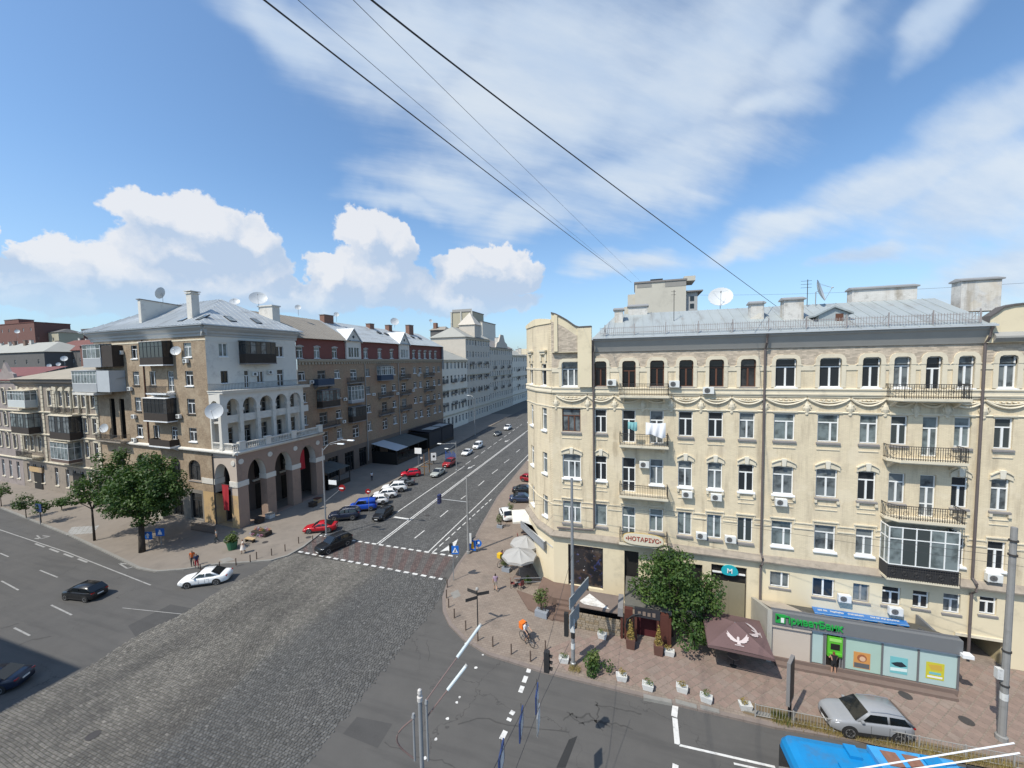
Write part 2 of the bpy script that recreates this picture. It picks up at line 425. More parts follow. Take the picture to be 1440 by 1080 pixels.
# the crossing: reddish setts laid in stripes between two broken white lines
XA, XB = Vector((-39.2, 36.35, 0)), Vector((-18.0, 34.9 + 3.45 - .1, 0))
t0, t1 = G(412, 747), G(643, 783)
b0, b1 = G(420, 776), G(622, 815)
b0 = b0 + (b0 - b1) * .0
def qline(a, b, s): return a + (b - a) * s
z_ = Vector((0, 0, .006))
bed = MB().quad(tuple(b0 + z_), tuple(b1 + z_), tuple(t1 + z_), tuple(t0 + z_))
struct('crossing_surface', bed, mat('crossing_setts', (.125, .112, .105), .85, .15, .8, extra=sett_extra))
M_REDS = mat('red_setts', (.128, .092, .084), .85, .15, 1.0, extra=sett_extra)
for i in range(13):
    s0 = .045 + i * .0745
    q = MB(); zz = Vector((0, 0, .010))
    a, b, c, d = qline(b0, b1, s0), qline(b0, b1, s0 + .036), qline(t0, t1, s0 + .036), qline(t0, t1, s0)
    k = .06
    q.quad(tuple(a + (d - a) * k + zz), tuple(b + (c - b) * k + zz), tuple(c - (c - b) * k + zz), tuple(d - (d - a) * k + zz))
    struct('crossing_stripe', q, M_REDS)
def strip(p0, p1, wd, m, z=.014, name='road_marking', parent=None):
    p0, p1 = Vector(p0), Vector(p1); d = (p1 - p0).normalized(); n = Vector((-d.y, d.x, 0)) * wd / 2
    q = MB(); zz = Vector((0, 0, z))
    q.quad(tuple(p0 - n + zz), tuple(p1 - n + zz), tuple(p1 + n + zz), tuple(p0 + n + zz))
    return struct(name, q, m)
def dashed(p0, p1, wd, on, off, m, z=.014, start=0.0):
    p0, p1 = Vector(p0), Vector(p1); L = (p1 - p0).length; d = (p1 - p0) / L; s = start
    while s < L:
        strip(p0 + d * s, p0 + d * min(L, s + on), wd, m, z); s += on + off
dashed(t0, t1, .28, .62, .42, M_WHITE)
dashed(b0, b1, .28, .62, .42, M_WHITE, .042)
# lines up the side street
def poly_line(pts, wd, m):
    for a, b in zip(pts[:-1], pts[1:]): strip(a, b, wd, m)
poly_line([G(530, 765), G(622.5, 695), G(737, 609), Vector((-33.2, 150, 0))], .17, M_WHITE)
n_ = Vector((.32, 0, 0))
poly_line([G(530, 765) + n_, G(622.5, 695) + n_, G(737, 609) + n_], .13, M_WHITE)
poly_line([G(603, 775.6), G(680, 702), G(738.7, 643.8), Vector((-25.2, 110, 0))], .14, M_WHITE)
dashed(G(603, 775.6) + Vector((.55, -.1, 0)), G(690, 700) + Vector((.35, 0, 0)), .14, 1.0, .55, M_WHITE)
strip(G(558, 720.6), G(653, 655.6), .16, M_WHITE); dashed(G(655, 653), G(735, 596), .14, 3.0, 2.0, M_WHITE)
strip(G(554, 727), G(577, 730.5), .42, M_WHITE)
for a, b in (((583, 757), (597, 746)), ((619, 727), (630, 718)), ((673, 683), (681, 676)), ((692, 666), (700, 660)), ((709, 651), (716, 646)), ((726, 636), (731, 632)), ((648, 702), (655, 697))):
    strip(G(*a), G(*b), .15, M_WHITE)
def arrow_head(c, d, L, wd, m=M_WHITE):
    c = Vector(c); d = Vector(d).normalized(); n = Vector((-d.y, d.x, 0)); zz = Vector((0, 0, .014))
    q = MB()
    q.add([tuple(c + d * L + zz), tuple(c + n * wd + zz), tuple(c - n * wd + zz)], [(0, 1, 2)])
    q.quad(tuple(c - d * L * 1.2 - n * .09 + zz), tuple(c - d * L * 1.2 + n * .09 + zz), tuple(c + n * .09 + zz), tuple(c - n * .09 + zz))
    struct('road_arrow', q, m)
arrow_head(G(662, 657), (-.1, -1, 0), 1.4, .45); arrow_head(G(713, 620), (-.1, -1, 0), 1.6, .5)
# white hatched block behind the blue crossing sign, a give-way triangle and a bent arrow on the wide street
q = MB()
for pts in ([(619, 776), (634, 765), (644, 758), (641, 766), (634, 777), (630, 774)],):
    q.add([tuple(G(*p) + Vector((0, 0, .014))) for p in pts], [tuple(range(len(pts)))])
struct('road_marking', q, M_WHITE)
def outline_marking(pts, wd, m=M_WHITE):
    for a, b in zip(pts, pts[1:] + pts[:1]): strip(G(*a), G(*b), wd, m)
outline_marking([(167, 792), (195, 795), (179, 799.5)], .15, M_WORN)
for a, b in (((49, 757), (57, 758)), ((52, 753), (57, 758)), ((57, 758), (70, 754.5)), ((60, 753.5), (70, 754.5))): strip(G(*a), G(*b), .16, M_WORN)
# broken lines of the wide street
strip(G(-60, 725), G(95, 777), .12, M_WORN); strip(G(95, 777), G(212, 823), .12, M_WORN, .0145)
for s in range(4):
    a = G(45 + s * 20, 766 + s * 7.2); b = G(58 + s * 20, 771 + s * 7.2); strip(a + Vector((0, .28, 0)), b + Vector((0, .28, 0)), .2, M_WORN)
for a, b in (((56, 802), (81, 812)), ((2, 817), (26, 830)), ((72, 851), (101, 865)), ((20, 883), (42, 894)), ((0, 778), (12, 783))): strip(G(*a), G(*b), .13, M_WORN)
strip(G(172, 855), G(278, 866), .07, M_WORN)
for a, b in (((745, 938), (742.5, 946)), ((740, 951), (736.5, 960)), ((735, 965), (731.5, 974)), ((722, 1000), (718.5, 1005)), ((711, 1028), (705, 1040)), ((717, 1010), (715, 1014))): strip(G(*a), G(*b), .30, M_WHITE)
strip(G(950, 991), G(948, 1008), .34, M_WHITE); strip(G(949, 1010), G(952.5, 1047), .30, M_WHITE)
strip(G(955, 1048), G(1090, 1079), .14, M_WHITE); strip(G(1032, 1074), G(1100, 1089), .12, M_WHITE)
strip(G(950, 1075), G(949, 1090), .3, M_WHITE)
for p in ((679, 921), (669, 939), (646.5, 980.5), (642.5, 988), (629, 1011), (613, 1040), (598, 1066), (655, 905)):
    c = G(*p); q = MB(); r0 = .08 + .05 * rnd.random()
    q.add([(c.x + r0 * rnd.uniform(.7, 1.3) * math.cos(k), c.y + r0 * rnd.uniform(.7, 1.3) * math.sin(k), .014) for k in np.arange(0, 6.2, .8)], [tuple(range(8))])
    struct('road_marking', q, M_WHITE)
for c, r0, m in ((G(1010, 1035), 3, None),):
    pass
pt = MB().add([tuple(G(*p) + Vector((0, 0, .004))) for p in ((180, 880), (240, 850), (283, 858), (225, 908), (190, 895))], [(0, 1, 2, 3, 4)])
struct('asphalt_patch', pt, M_ASPH2)
pt = MB().add([tuple(G(*p) + Vector((0, 0, .004))) for p in ((482, 1032), (502, 1008), (552, 1018), (531, 1052))], [(0, 1, 2, 3)])
struct('asphalt_patch', pt, M_ASPH2)
pt = MB().add([tuple(G(*p) + Vector((0, 0, .004))) for p in ((800, 1040), (812, 1035), (795, 1080), (782, 1080))], [(0, 1, 2, 3)])
struct('asphalt_patch', pt, mat('tar', (.03, .03, .03), .7, .1))
# tar snakes sealed into the asphalt
M_TAR = mat('tar_seal', (.060, .058, .055), .85, .2)
def snake(pts, wd):
    q = MB(); ps = []
    for a, b in zip(pts[:-1], pts[1:]):
        for k in range(4):
            s = k / 4; p = G(a[0] + (b[0] - a[0]) * s, a[1] + (b[1] - a[1]) * s); ps.append(p + Vector((rnd.uniform(-.08, .08), rnd.uniform(-.08, .08), .006)))
    ps.append(G(*pts[-1]) + Vector((0, 0, .006)))
    for i in range(len(ps) - 1):
        d = (ps[i + 1] - ps[i]).normalized(); n = Vector((-d.y, d.x, 0)); w0, w1 = wd * rnd.uniform(.6, 1.2), wd * rnd.uniform(.6, 1.2)
        q.quad(tuple(ps[i] - n * w0), tuple(ps[i + 1] - n * w1), tuple(ps[i + 1] + n * w1), tuple(ps[i] + n * w0))
    struct('tar_seam', q, M_TAR)
for pts, wd in (([(792, 1012), (805, 1003), (812, 1010), (828, 1004), (838, 1015), (858, 1022)], .05), ([(838, 986), (842, 1000), (838, 1016), (848, 1028)], .04), ([(836, 992), (858, 994), (880, 1000), (902, 1004)], .045),
                ([(815, 1018), (832, 1012), (846, 1016), (866, 1018), (890, 1026)], .05), ([(798, 1000), (808, 1012), (822, 1020)], .04),
                ([(645, 1018), (680, 1010), (715, 1020), (760, 1024), (800, 1030)], .04), ([(540, 1044), (580, 1062), (620, 1070), (640, 1080)], .03), ([(24, 908), (48, 899), (72, 895)], .06), ([(0, 884), (16, 880), (26, 877)], .05), ([(600, 900), (604, 918), (602, 930)], .02)):
    snake(pts, wd)

# ---------------------------------------------------------------- pavements and kerbs
pave_r = MB().add([(x, y, .13) for x, y in KR] + [(60, 60, .13), (-6, 60, .13), (-6, 150, .13)], [tuple(range(len(KR) + 3))[::-1]])
pr_ = struct('pavement', pave_r, M_PAVE)
pave_l = MB().add([(x, y, .13) for x, y in KL] + [(-75, 150, .13), (-75, 60, .13), (-170, 60, .13)], [tuple(range(len(KL) + 3))])
pl_ = struct('pavement', pave_l, M_PAVE_G)
def kerb(par, pts, m, step=1.0, s_max=999):
    me = {}
    acc = 0
    for a, b in zip(pts[:-1], pts[1:]):
        a, b = Vector((a[0], a[1], 0)), Vector((b[0], b[1], 0)); L = (b - a).length; n = max(1, round(L / step)); l = L / n
        if l > 2: n = max(1, round(L / 2.5)); l = L / n
        key = round(l, 2)
        if key not in me: me[key] = MB().box(0, key - .012, -.02, .26, -.02, .142).mesh('kerb_stone', m)
        ang = math.atan2((b - a).y, (b - a).x)
        for i in range(n):
            p = a + (b - a) * (i / n)
            put('kerb_stone', me[key], par, T(p.x, p.y, rnd.uniform(-.006, .004)) @ RZ(ang + rnd.uniform(-.006, .006)))
def dens(pts, n):
    out = [Vector((p[0], p[1], 0)) for p in pts]
    for _ in range(n):
        o2 = [out[0]]
        for a, b in zip(out[:-1], out[1:]): o2 += [a * .75 + b * .25, a * .25 + b * .75]
        out = o2 + [out[-1]]
    return out
kerb(pr_, KR[2:], M_KERB2, .9)
kerb(pl_, KL[1:-1], M_KERB, .9)
# red diamond tiles along the right-hand pavement
def inside(p, poly):
    x, y = p; c = False; n = len(poly)
    for i in range(n):
        x1, y1 = poly[i]; x2, y2 = poly[(i + 1) % n]
        if (y1 > y) != (y2 > y) and x < (x2 - x1) * (y - y1) / (y2 - y1) + x1: c = not c
    return c
TP = [(-6.6, 25.75), (2, 25.65), (7.9, 25.7), (11.9, 26.1), (19.8, 27.1), (32, 28.8), (32, 34.6), (19.2, 34.6), (19.2, 30.6), (-1.4, 30.6), (-4.2, 29.4), (-6.6, 27.2)]
cells = []
S_ = .50
for i in range(-80, 160):
    for j in range(-80, 160):
        cx_, cy_ = (i - j) * S_ * .7071, 20 + (i + j) * S_ * .7071
        if inside((cx_, cy_), TP): cells.append((cx_ ** 2 + cy_ ** 2, cx_, cy_, (i + j) % 2, i, j))
cells.sort()
tile_me = []
for c_ in ((.245, .178, .148), (.222, .163, .136), (.245, .190, .160)):
    mm = mat('paving_tile_%d' % len(tile_me), c_, .85, .16, 3.0, bump=.15, bscale=25, dirt=.3, dscale=.5)
    tile_me.append(MB().box(-S_ / 2 + .03, S_ / 2 - .03, -S_ / 2 + .03, S_ / 2 - .03, -.03, .012).mesh('paving_tile', mm))
rest = [MB() for _ in tile_me]
for q_, (d_, x_, y_, par_, i_, j_) in enumerate(cells):
    k_ = (0 if (i_ + j_) % 2 else 1) if rnd.random() > .18 else 2
    M_ = T(x_, y_, .13 + rnd.uniform(-.003, .004)) @ RZ(PI / 4)
    if q_ < 290: put('paving_tile', tile_me[k_], pr_, M_)
    else: rest[k_].m = M_; rest[k_].box(-S_ / 2 + .03, S_ / 2 - .03, -S_ / 2 + .03, S_ / 2 - .03, -.03, .012)
for k_, r_ in enumerate(rest): stuff(r_.obj('paving_tiles', tile_me[k_].materials[0], pr_))
# manhole covers
M_IRON = mat('cast_iron', (.055, .05, .048), .6, .2, 6, bump=.4, bscale=30)
def manhole(c, r=.34, z=.014):
    o = MB().lathe([(r, 0), (r, .012), (r * .86, .012), (r * .84, .006), (r * .1, .008)], 0, 0, 16).obj('manhole_cover', M_IRON)
    o.location = (c.x, c.y, z)
    return o
for p, z, lb in (((373, 764), .135, 'iron manhole cover in the pavement outside the flower stall'), ((434, 757), .135, 'iron manhole cover in the pavement by the front of the red saloon'), ((1273, 981), .145, 'dark manhole cover in the red tiles behind the silver SUV'), ((1359, 1017), .145, 'dark manhole cover in the red tiles left of the trolley pole'),
                 ((131, 1035), .04, 'round iron cover set in the grey cobbles'), ((662, 803), .135, 'drain cover in the corner pavement beside the crossing'), ((601, 725), .02, 'iron cover in the side street between the lanes')):
    if lb.startswith('drain'): continue
    tag(manhole(G(*p), z=z), lb, 'manhole cover')
# ================================================================ building helpers
def wall(mb, u0, u1, z0, z1, holes, reveal=.2, mi=0, y=0.0):
    """wall face in the local x-z plane with real openings and their reveals; holes are (u0, u1, z0, z1)"""
    hs = [(max(a, u0), min(b, u1), max(c, z0), min(d, z1)) for a, b, c, d in holes]
    hs = [h for h in hs if h[1] > h[0] + 1e-4 and h[3] > h[2] + 1e-4]
    zs = sorted(set([z0, z1] + [round(h[2], 4) for h in hs] + [round(h[3], 4) for h in hs]))
    for za, zb in zip(zs[:-1], zs[1:]):
        zm = (za + zb) / 2
        spans = sorted((h[0], h[1]) for h in hs if h[2] < zm < h[3])
        u = u0
        for a, b in spans:
            if a > u + 1e-4: mb.quad((u, y, za), (a, y, za), (a, y, zb), (u, y, zb), mi)
            u = max(u, b)
        if u1 > u + 1e-4: mb.quad((u, y, za), (u1, y, za), (u1, y, zb), (u, y, zb), mi)
    r = y + reveal
    for a, b, c, d in hs:
        mb.quad((a, y, c), (a, r, c), (a, r, d), (a, y, d), mi); mb.quad((b, r, c), (b, y, c), (b, y, d), (b, r, d), mi)
        mb.quad((a, y, d), (a, r, d), (b, r, d), (b, y, d), mi); mb.quad((a, r, c), (a, y, c), (b, y, c), (b, r, c), mi)
def arch_top(mb, a, b, zs, zt, y=0.0, reveal=.2, n=10, mi=0, ztop=None, mi2=None):
    """fills the corners of a square hole above the springing zs so that it ends in an arch of crown zt"""
    ztop = zt if ztop is None else ztop
    c = (a + b) / 2; r = (b - a) / 2; h = zt - zs
    P = [(c - r * math.cos(PI * k / n), zs + h * math.sin(PI * k / n)) for k in range(n + 1)]
    for p, q in zip(P[:-1], P[1:]):
        mb.quad((p[0], y, p[1]), (q[0], y, q[1]), (q[0], y, ztop + 1e-3), (p[0], y, ztop + 1e-3), mi)
        mb.quad((p[0], y, p[1]), (p[0], y + reveal, p[1]), (q[0], y + reveal, q[1]), (q[0], y, q[1]), mi if mi2 is None else mi2)
def profile(mb, pts, x0, x1, mi=0):
    """cross-section (y, z) drawn along x"""
    n = len(pts)
    mb.add([(x0, p[0], p[1]) for p in pts] + [(x1, p[0], p[1]) for p in pts],
           [tuple(range(n))[::-1], tuple(range(n, 2 * n))] + [(i, (i + 1) % n, n + (i + 1) % n, n + i) for i in range(n)][::1], mi)
M_GLASS = glass_mat('window_glass', (.022, .026, .030), (.16, .18, .185), .45)
M_GLASSD = glass_mat('dark_glass', (.012, .014, .016), (.05, .05, .05), .3)
M_GLASSC = glass_mat('curtained_glass', (.05, .06, .06), (.19, .225, .225), .8, .12)
M_FRW = mat('white_frame', (.74, .74, .72), .45, .05)
M_FRB = mat('brown_frame', (.115, .050, .030), .55, .15)
M_FRG = mat('grey_frame', (.33, .32, .30), .6, .1)
M_FRD = mat('dark_frame', (.03, .032, .035), .5, .1)
M_SILLG = mat('grey_sill', (.22, .205, .195), .8, .15, 3)
M_SILLW = mat('white_sill', (.74, .74, .73), .5, .06)
WCACHE = {}
def window(par, F, u, z, wd, ht, style='w2t', frame=None, pane=None, sill=None, rec=.13, name='window', label=None):
    """one window as a part: frame, with its panes and sill as sub-parts"""
    frame = frame or M_FRW; pane = pane or M_GLASS
    wd, ht = round(wd * 20) / 20, round(ht * 20) / 20
    key = (wd, ht, style, frame.name, rec)
    if key not in WCACHE:
        b = MB(); f = .075; y0, y1 = rec, rec + .07; h = wd / 2
        b.box(-h, -h + f, y0, y1, 0, ht).box(h - f, h, y0, y1, 0, ht).box(-h + f, h - f, y0, y1, 0, f).box(-h + f, h - f, y0, y1, ht - f, ht)
        tz = ht * .70 if 't' in style else ht - f
        if 't' in style: b.box(-h + f, h - f, y0 - .006, y1, tz - .045, tz + .045)
        if 'm' in style: b.box(-h + f, h - f, y0 + .012, y1, ht * .30 - .04, ht * .30 + .04)
        n = 3 if '3' in style else (2 if '2' in style else (4 if '4' in style else (6 if '6' in style else 1)))
        for k in range(1, n):
            x = -h + wd * k / n
            if style.startswith('a') and n == 2: x += wd * .12
            b.box(x - .06, x + .06, y0 - .012, y1, f, tz if 'u' not in style else ht - f)
        p = MB().quad((-h + .02, y0 + .045, .02), (h - .02, y0 + .045, .02), (h - .02, y0 + .045, ht - .02), (-h + .02, y0 + .045, ht - .02))
        WCACHE[key] = (b.mesh('window', frame), p)
    me, p = WCACHE[key]
    o = put(name, me, par, F @ T(u, 0, z))
    if label: o['label'] = label
    pk = key + (pane.name,)
    if pk not in WCACHE: WCACHE[pk] = p.mesh('pane', pane)
    put('pane', WCACHE[pk], o)
    if sill:
        sm, so_, sh = sill
        k2 = ('sill', wd, sm.name, so_, sh)
        if k2 not in WCACHE: WCACHE[k2] = MB().add([(-wd / 2 - .09, -so_, -sh), (wd / 2 + .09, -so_, -sh), (wd / 2 + .09, rec + .02, -sh), (-wd / 2 - .09, rec + .02, -sh), (-wd / 2 - .09, -so_, -sh * .35), (wd / 2 + .09, -so_, -sh * .35), (wd / 2 + .09, rec + .02, .03), (-wd / 2 - .09, rec + .02, .03)],
                                                    [(0, 3, 2, 1), (4, 5, 6, 7), (0, 1, 5, 4), (1, 2, 6, 5), (2, 3, 7, 6), (3, 0, 4, 7)]).mesh('sill', sm)
        put('sill', WCACHE[k2], o)
    return o
M_RAIL = mat('wrought_iron', (.045, .042, .040), .6, .15)
M_ACW = mat('white_casing', (.66, .66, .63), .5, .08)
M_ACD = mat('fan_grille', (.07, .07, .07), .6, .1)
M_DISH = mat('dish_white', (.50, .515, .52), .45, .06)
M_STEEL = mat('galvanised_steel', (.34, .35, .36), .45, .12, 3, metal=.5)
_ac = [None]
def aircon(par, F, u, z, label=None, s=1.0):
    """outdoor unit hung on the wall; centre of its back at (u, z)"""
    if not _ac[0]:
        a = MB().box(-.40, .40, -.42, -.10, -.28, .28, 0).mesh('air_conditioner', M_ACW, bevel=.02)
        g = MB(); g.disc((-.10, -.425, 0), (0, -1, 0), .21, 14, 0, .012).disc((-.10, -.437, 0), (0, -1, 0), .05, 8, 0, .01)
        for k in range(6):
            g.box(-.10 - .2, -.10 + .2, -.442, -.436, -.17 + k * .068 - .004, -.17 + k * .068 + .004, 1)
        b = MB().box(-.35, -.31, -.40, 0, -.33, -.29).box(.31, .35, -.40, 0, -.33, -.29)
        _ac[0] = (a, g.mesh('fan_grille', [M_ACD, M_FRG]), b.mesh('bracket', M_FRG))
    o = put('air_conditioner', _ac[0][0], par, F @ T(u, 0, z) @ Matrix.Scale(s, 4))
    put('fan_grille', _ac[0][1], o); put('bracket', _ac[0][2], o)
    return o
def dish(par, P, look, r=.6, mast=.8, name='satellite_dish', hub=None):
    """round dish at P (local), its bowl facing look, on a mast of given length"""
    look = Vector(look).normalized()
    b = MB(); n = 18; rings = 4; vs = [(0, 0, -.22 * r)]; fs = []
    for i in range(1, rings + 1):
        q = i / rings
        vs += [(r * q * math.cos(2 * PI * k / n), r * q * math.sin(2 * PI * k / n), -.22 * r * (1 - q * q)) for k in range(n)]
    fs += [(0, 1 + k, 1 + (k + 1) % n) for k in range(n)]
    for i in range(rings - 1):
        for k in range(n):
            fs.append((1 + i * n + k, 1 + (i + 1) * n + k, 1 + (i + 1) * n + (k + 1) % n, 1 + i * n + (k + 1) % n))
    b.m = T(*P) @ look.to_track_quat('Z', 'Y').to_matrix().to_4x4()
    b.add(vs, fs); b.add([(x, y, z - .02) for x, y, z in vs], [f[::-1] for f in fs])
    o = b.obj(name, M_DISH, par, smooth=True)
    a = MB(); a.m = b.m; a.tube([(0, -r * .95, 0), (0, -r * .1, r * .75)], .018, 5).tube([(0, -.12 * r, r * .68), (0, -.08 * r, r * .85)], .05, 8)
    a.tube([(-r * .6, r * .6, 0), (0, -r * .1, r * .75)], .01, 4).tube([(r * .6, r * .6, 0), (0, -r * .1, r * .75)], .01, 4)
    a.m = T(*P); a.tube([tuple(-look * r * .24), (-look.x * r * .4, -look.y * r * .4, -.1), (-look.x * r * .4, -look.y * r * .4, -mast)], .035, 6)
    a.obj('feed_arm', M_STEEL, o)
    return o
def railing_bars(mb, u0, u1, y, z, h=1.0, step=.13, r=.012, scroll=False):
    mb.box(u0, u1, y - .02, y + .02, z + h - .04, z + h); mb.box(u0, u1, y - .012, y + .012, z + .08, z + .11)
    mb.box(u0, u1, y - .01, y + .01, z + h - .2, z + h - .18)
    n = max(1, int((u1 - u0) / step))
    for k in range(n + 1):
        u = u0 + (u1 - u0) * k / n
        mb.box(u - r, u + r, y - r, y + r, z, z + h)
    if scroll:
        m_ = max(1, int((u1 - u0) / .62))
        for k in range(m_):
            c = u0 + (u1 - u0) * (k + .5) / m_
            pts = [(c + .2 * math.cos(a) * (1 - a / 14), y - .02, z + .45 + .2 * math.sin(a) * (1 - a / 14)) for a in np.arange(0, 9.5, .5)]
            mb.tube(pts, .013, 4, caps=False)
def side_bars(mb, x, y0, y1, z, h=1.0, step=.13, r=.012):
    mb.box(x - .02, x + .02, y0, y1, z + h - .04, z + h); mb.box(x - .012, x + .012, y0, y1, z + .08, z + .11)
    n = max(1, int((y1 - y0) / step))
    for k in range(n + 1):
        yy = y0 + (y1 - y0) * k / n
        mb.box(x - r, x + r, yy - r, yy + r, z, z + h)
def balcony(par, F, u0, u1, z, dep=1.0, slab=None, h=1.0, th=.18, scroll=False, cham=0.0, rail=None, panel=None, name='balcony', brackets=True):
    """open balcony: slab with its iron railing (or a solid panel) as sub-part; z is the top of the slab"""
    b = MB()
    poly = [(u0, 0.0), (u0, -dep + cham), (u0 + cham, -dep), (u1, -dep), (u1, 0.0)] if cham else [(u0, 0.0), (u0, -dep), (u1, -dep), (u1, 0.0)]
    b.prism(poly, z - th, z)
    b.prism([(p[0] + (.06 if p[0] < (u0 + u1) / 2 else -.06), min(p[1] + .07, 0)) for p in poly], z - th - .08, z - th)
    if brackets:
        for u in (u0 + .35, u1 - .35): b.add([(u - .08, 0, z - th - .6), (u + .08, 0, z - th - .6), (u + .08, 0, z - th - .08), (u - .08, 0, z - th - .08), (u - .08, -dep * .7, z - th - .08), (u + .08, -dep * .7, z - th - .08)], [(0, 1, 2, 3), (0, 4, 5, 1), (0, 3, 4), (1, 5, 2), (3, 2, 5, 4)])
    o = b.obj(name, slab or M_TRIM, par, M=F)
    r = MB(); e = .05
    if panel:
        r.box(u0 + e, u1 - e, -dep + .02, -dep + .06, z + .03, z + h).box(u0 + e, u0 + e + .04, -dep + .06, 0, z + .03, z + h).box(u1 - e - .04, u1 - e, -dep + .06, 0, z + .03, z + h)
        r.obj('parapet', panel, o)
    else:
        if cham:
            r.m = T(u0 + e, -dep + cham, 0) @ RZ(-PI / 4); railing_bars(r, 0, cham * 1.414, 0, z, h, scroll=scroll); r.m = Matrix()
            railing_bars(r, u0 + cham + e, u1 - e, -dep + e, z, h, scroll=scroll); side_bars(r, u0 + e, -dep + cham, 0, z, h)
        else:
            railing_bars(r, u0 + e, u1 - e, -dep + e, z, h, scroll=scroll); side_bars(r, u0 + e, -dep + e, 0, z, h)
        side_bars(r, u1 - e, -dep + e, 0, z, h)
        r.obj('railing', rail or M_RAIL, o)
    return o
def glazed(par, F, u0, u1, z, dep, ht, par_h, n, frame, panel, pane=None, slab=None, roof=None, top=True, name='glazed_balcony', wood=False):
    """balcony closed in with windows: slab and roof, solid parapet, sash frame, panes"""
    b = MB().box(u0 - .05, u1 + .05, -dep - .05, 0, z - .16, z)
    if top: b.add([(u0 - .08, -dep - .12, z + ht), (u1 + .08, -dep - .12, z + ht), (u1 + .08, 0, z + ht + .12), (u0 - .08, 0, z + ht + .12), (u0 - .08, -dep - .12, z + ht + .05), (u1 + .08, -dep - .12, z + ht + .05), (u1 + .08, 0, z + ht + .17), (u0 - .08, 0, z + ht + .17)],
                   [(0, 3, 2, 1), (4, 5, 6, 7), (0, 1, 5, 4), (1, 2, 6, 5), (2, 3, 7, 6), (3, 0, 4, 7)])
    o = b.obj(name, slab or M_SILLG, par, M=F)
    p = MB().box(u0, u1, -dep, -dep + .06, z + .003, z + par_h).box(u0, u0 + .06, -dep + .06, 0, z + .003, z + par_h).box(u1 - .06, u1, -dep + .06, 0, z + .003, z + par_h)
    if wood:
        for k in range(int((u1 - u0) / .18)):
            p.box(u0 + k * .18 + .01, u0 + k * .18 + .165, -dep - .02, -dep, z + .01, z + par_h - .01)
    p.obj('parapet', panel, o)
    f = MB(); t = .035; z0, z1 = z + par_h + .003, z + ht
    nn = n
    for k in range(nn + 1):
        u = u0 + (u1 - u0) * k / nn; u = min(max(u, u0 + t), u1 - t)
        f.box(u - t, u + t, -dep, -dep + .06, z0, z1)
    for zz in (z0, z1 - .07, z0 + (z1 - z0) * .68): f.box(u0, u1, -dep - .004, -dep + .064, zz, zz + .06)
    for u in (u0, u1 - .06):
        m_ = max(1, round(dep / .7))
        for k in range(m_): f.box(u, u + .06, -dep + dep * (k + 1) / m_ - .06, -dep + dep * (k + 1) / m_, z0, z1)
        for zz in (z0, z1 - .07, z0 + (z1 - z0) * .68): f.box(u - .004, u + .064, -dep + .07, -.004, zz, zz + .06)
    f.obj('sash_frame', frame, o)
    g = MB(); yy = -dep + .03
    for k in range(nn):
        a, c = u0 + (u1 - u0) * k / nn + .01, u0 + (u1 - u0) * (k + 1) / nn - .01
        put('pane', MB().quad((a, yy, z0), (c, yy, z0), (c, yy, z1), (a, yy, z1)).mesh('pane', pane or M_GLASS), o)
    for u in (u0 + .03, u1 - .03): put('pane', MB().quad((u, yy, z0), (u, 0, z0), (u, 0, z1), (u, yy, z1)).mesh('pane', pane or M_GLASS), o)
    return o
def downpipe(par, pts, r=.07, m=None, name='downpipe'):
    b = MB().tube(pts, r, 8)
    p0, p1 = Vector(pts[0]), Vector(pts[-1])
    return b.obj(name, m or mat('downpipe_brown', (.12, .10, .095), .6, .15), par)
def roof_sheets(par, F, quad_fn, n, m, name='roof_panel', seam=.05):
    """standing-seam sheets laid side by side; quad_fn(s) gives (eave point, ridge point) at fraction s"""
    for k in range(n):
        a0, a1 = quad_fn(k / n); b0, b1 = quad_fn((k + 1) / n)
        a0, a1, b0, b1 = map(Vector, (a0, a1, b0, b1))
        nn = (b0 - a0).cross(a1 - a0)
        if nn.length < 1e-6: nn = (b0 - a0).cross(b1 - b0)
        nn.normalize()
        if nn.z < 0: nn = -nn
        d = (b0 - a0) * (.045 / max((b0 - a0).length, .05)); d2 = (b1 - a1) * (.045 / max((b1 - a1).length, .05)) if (b1 - a1).length > .06 else Vector()
        up_, lo = nn * seam, nn * .012
        q = MB()
        q.add([a0 + up_, a0 + d + up_, a1 + d2 + up_, a1 + up_, a0 + d + lo, b0 + lo, b1 + lo, a1 + d2 + lo, a0, a1],
              [(0, 1, 2, 3), (1, 4, 7, 2), (4, 5, 6, 7), (8, 0, 3, 9)])
        q.obj(name, m, par, M=F)
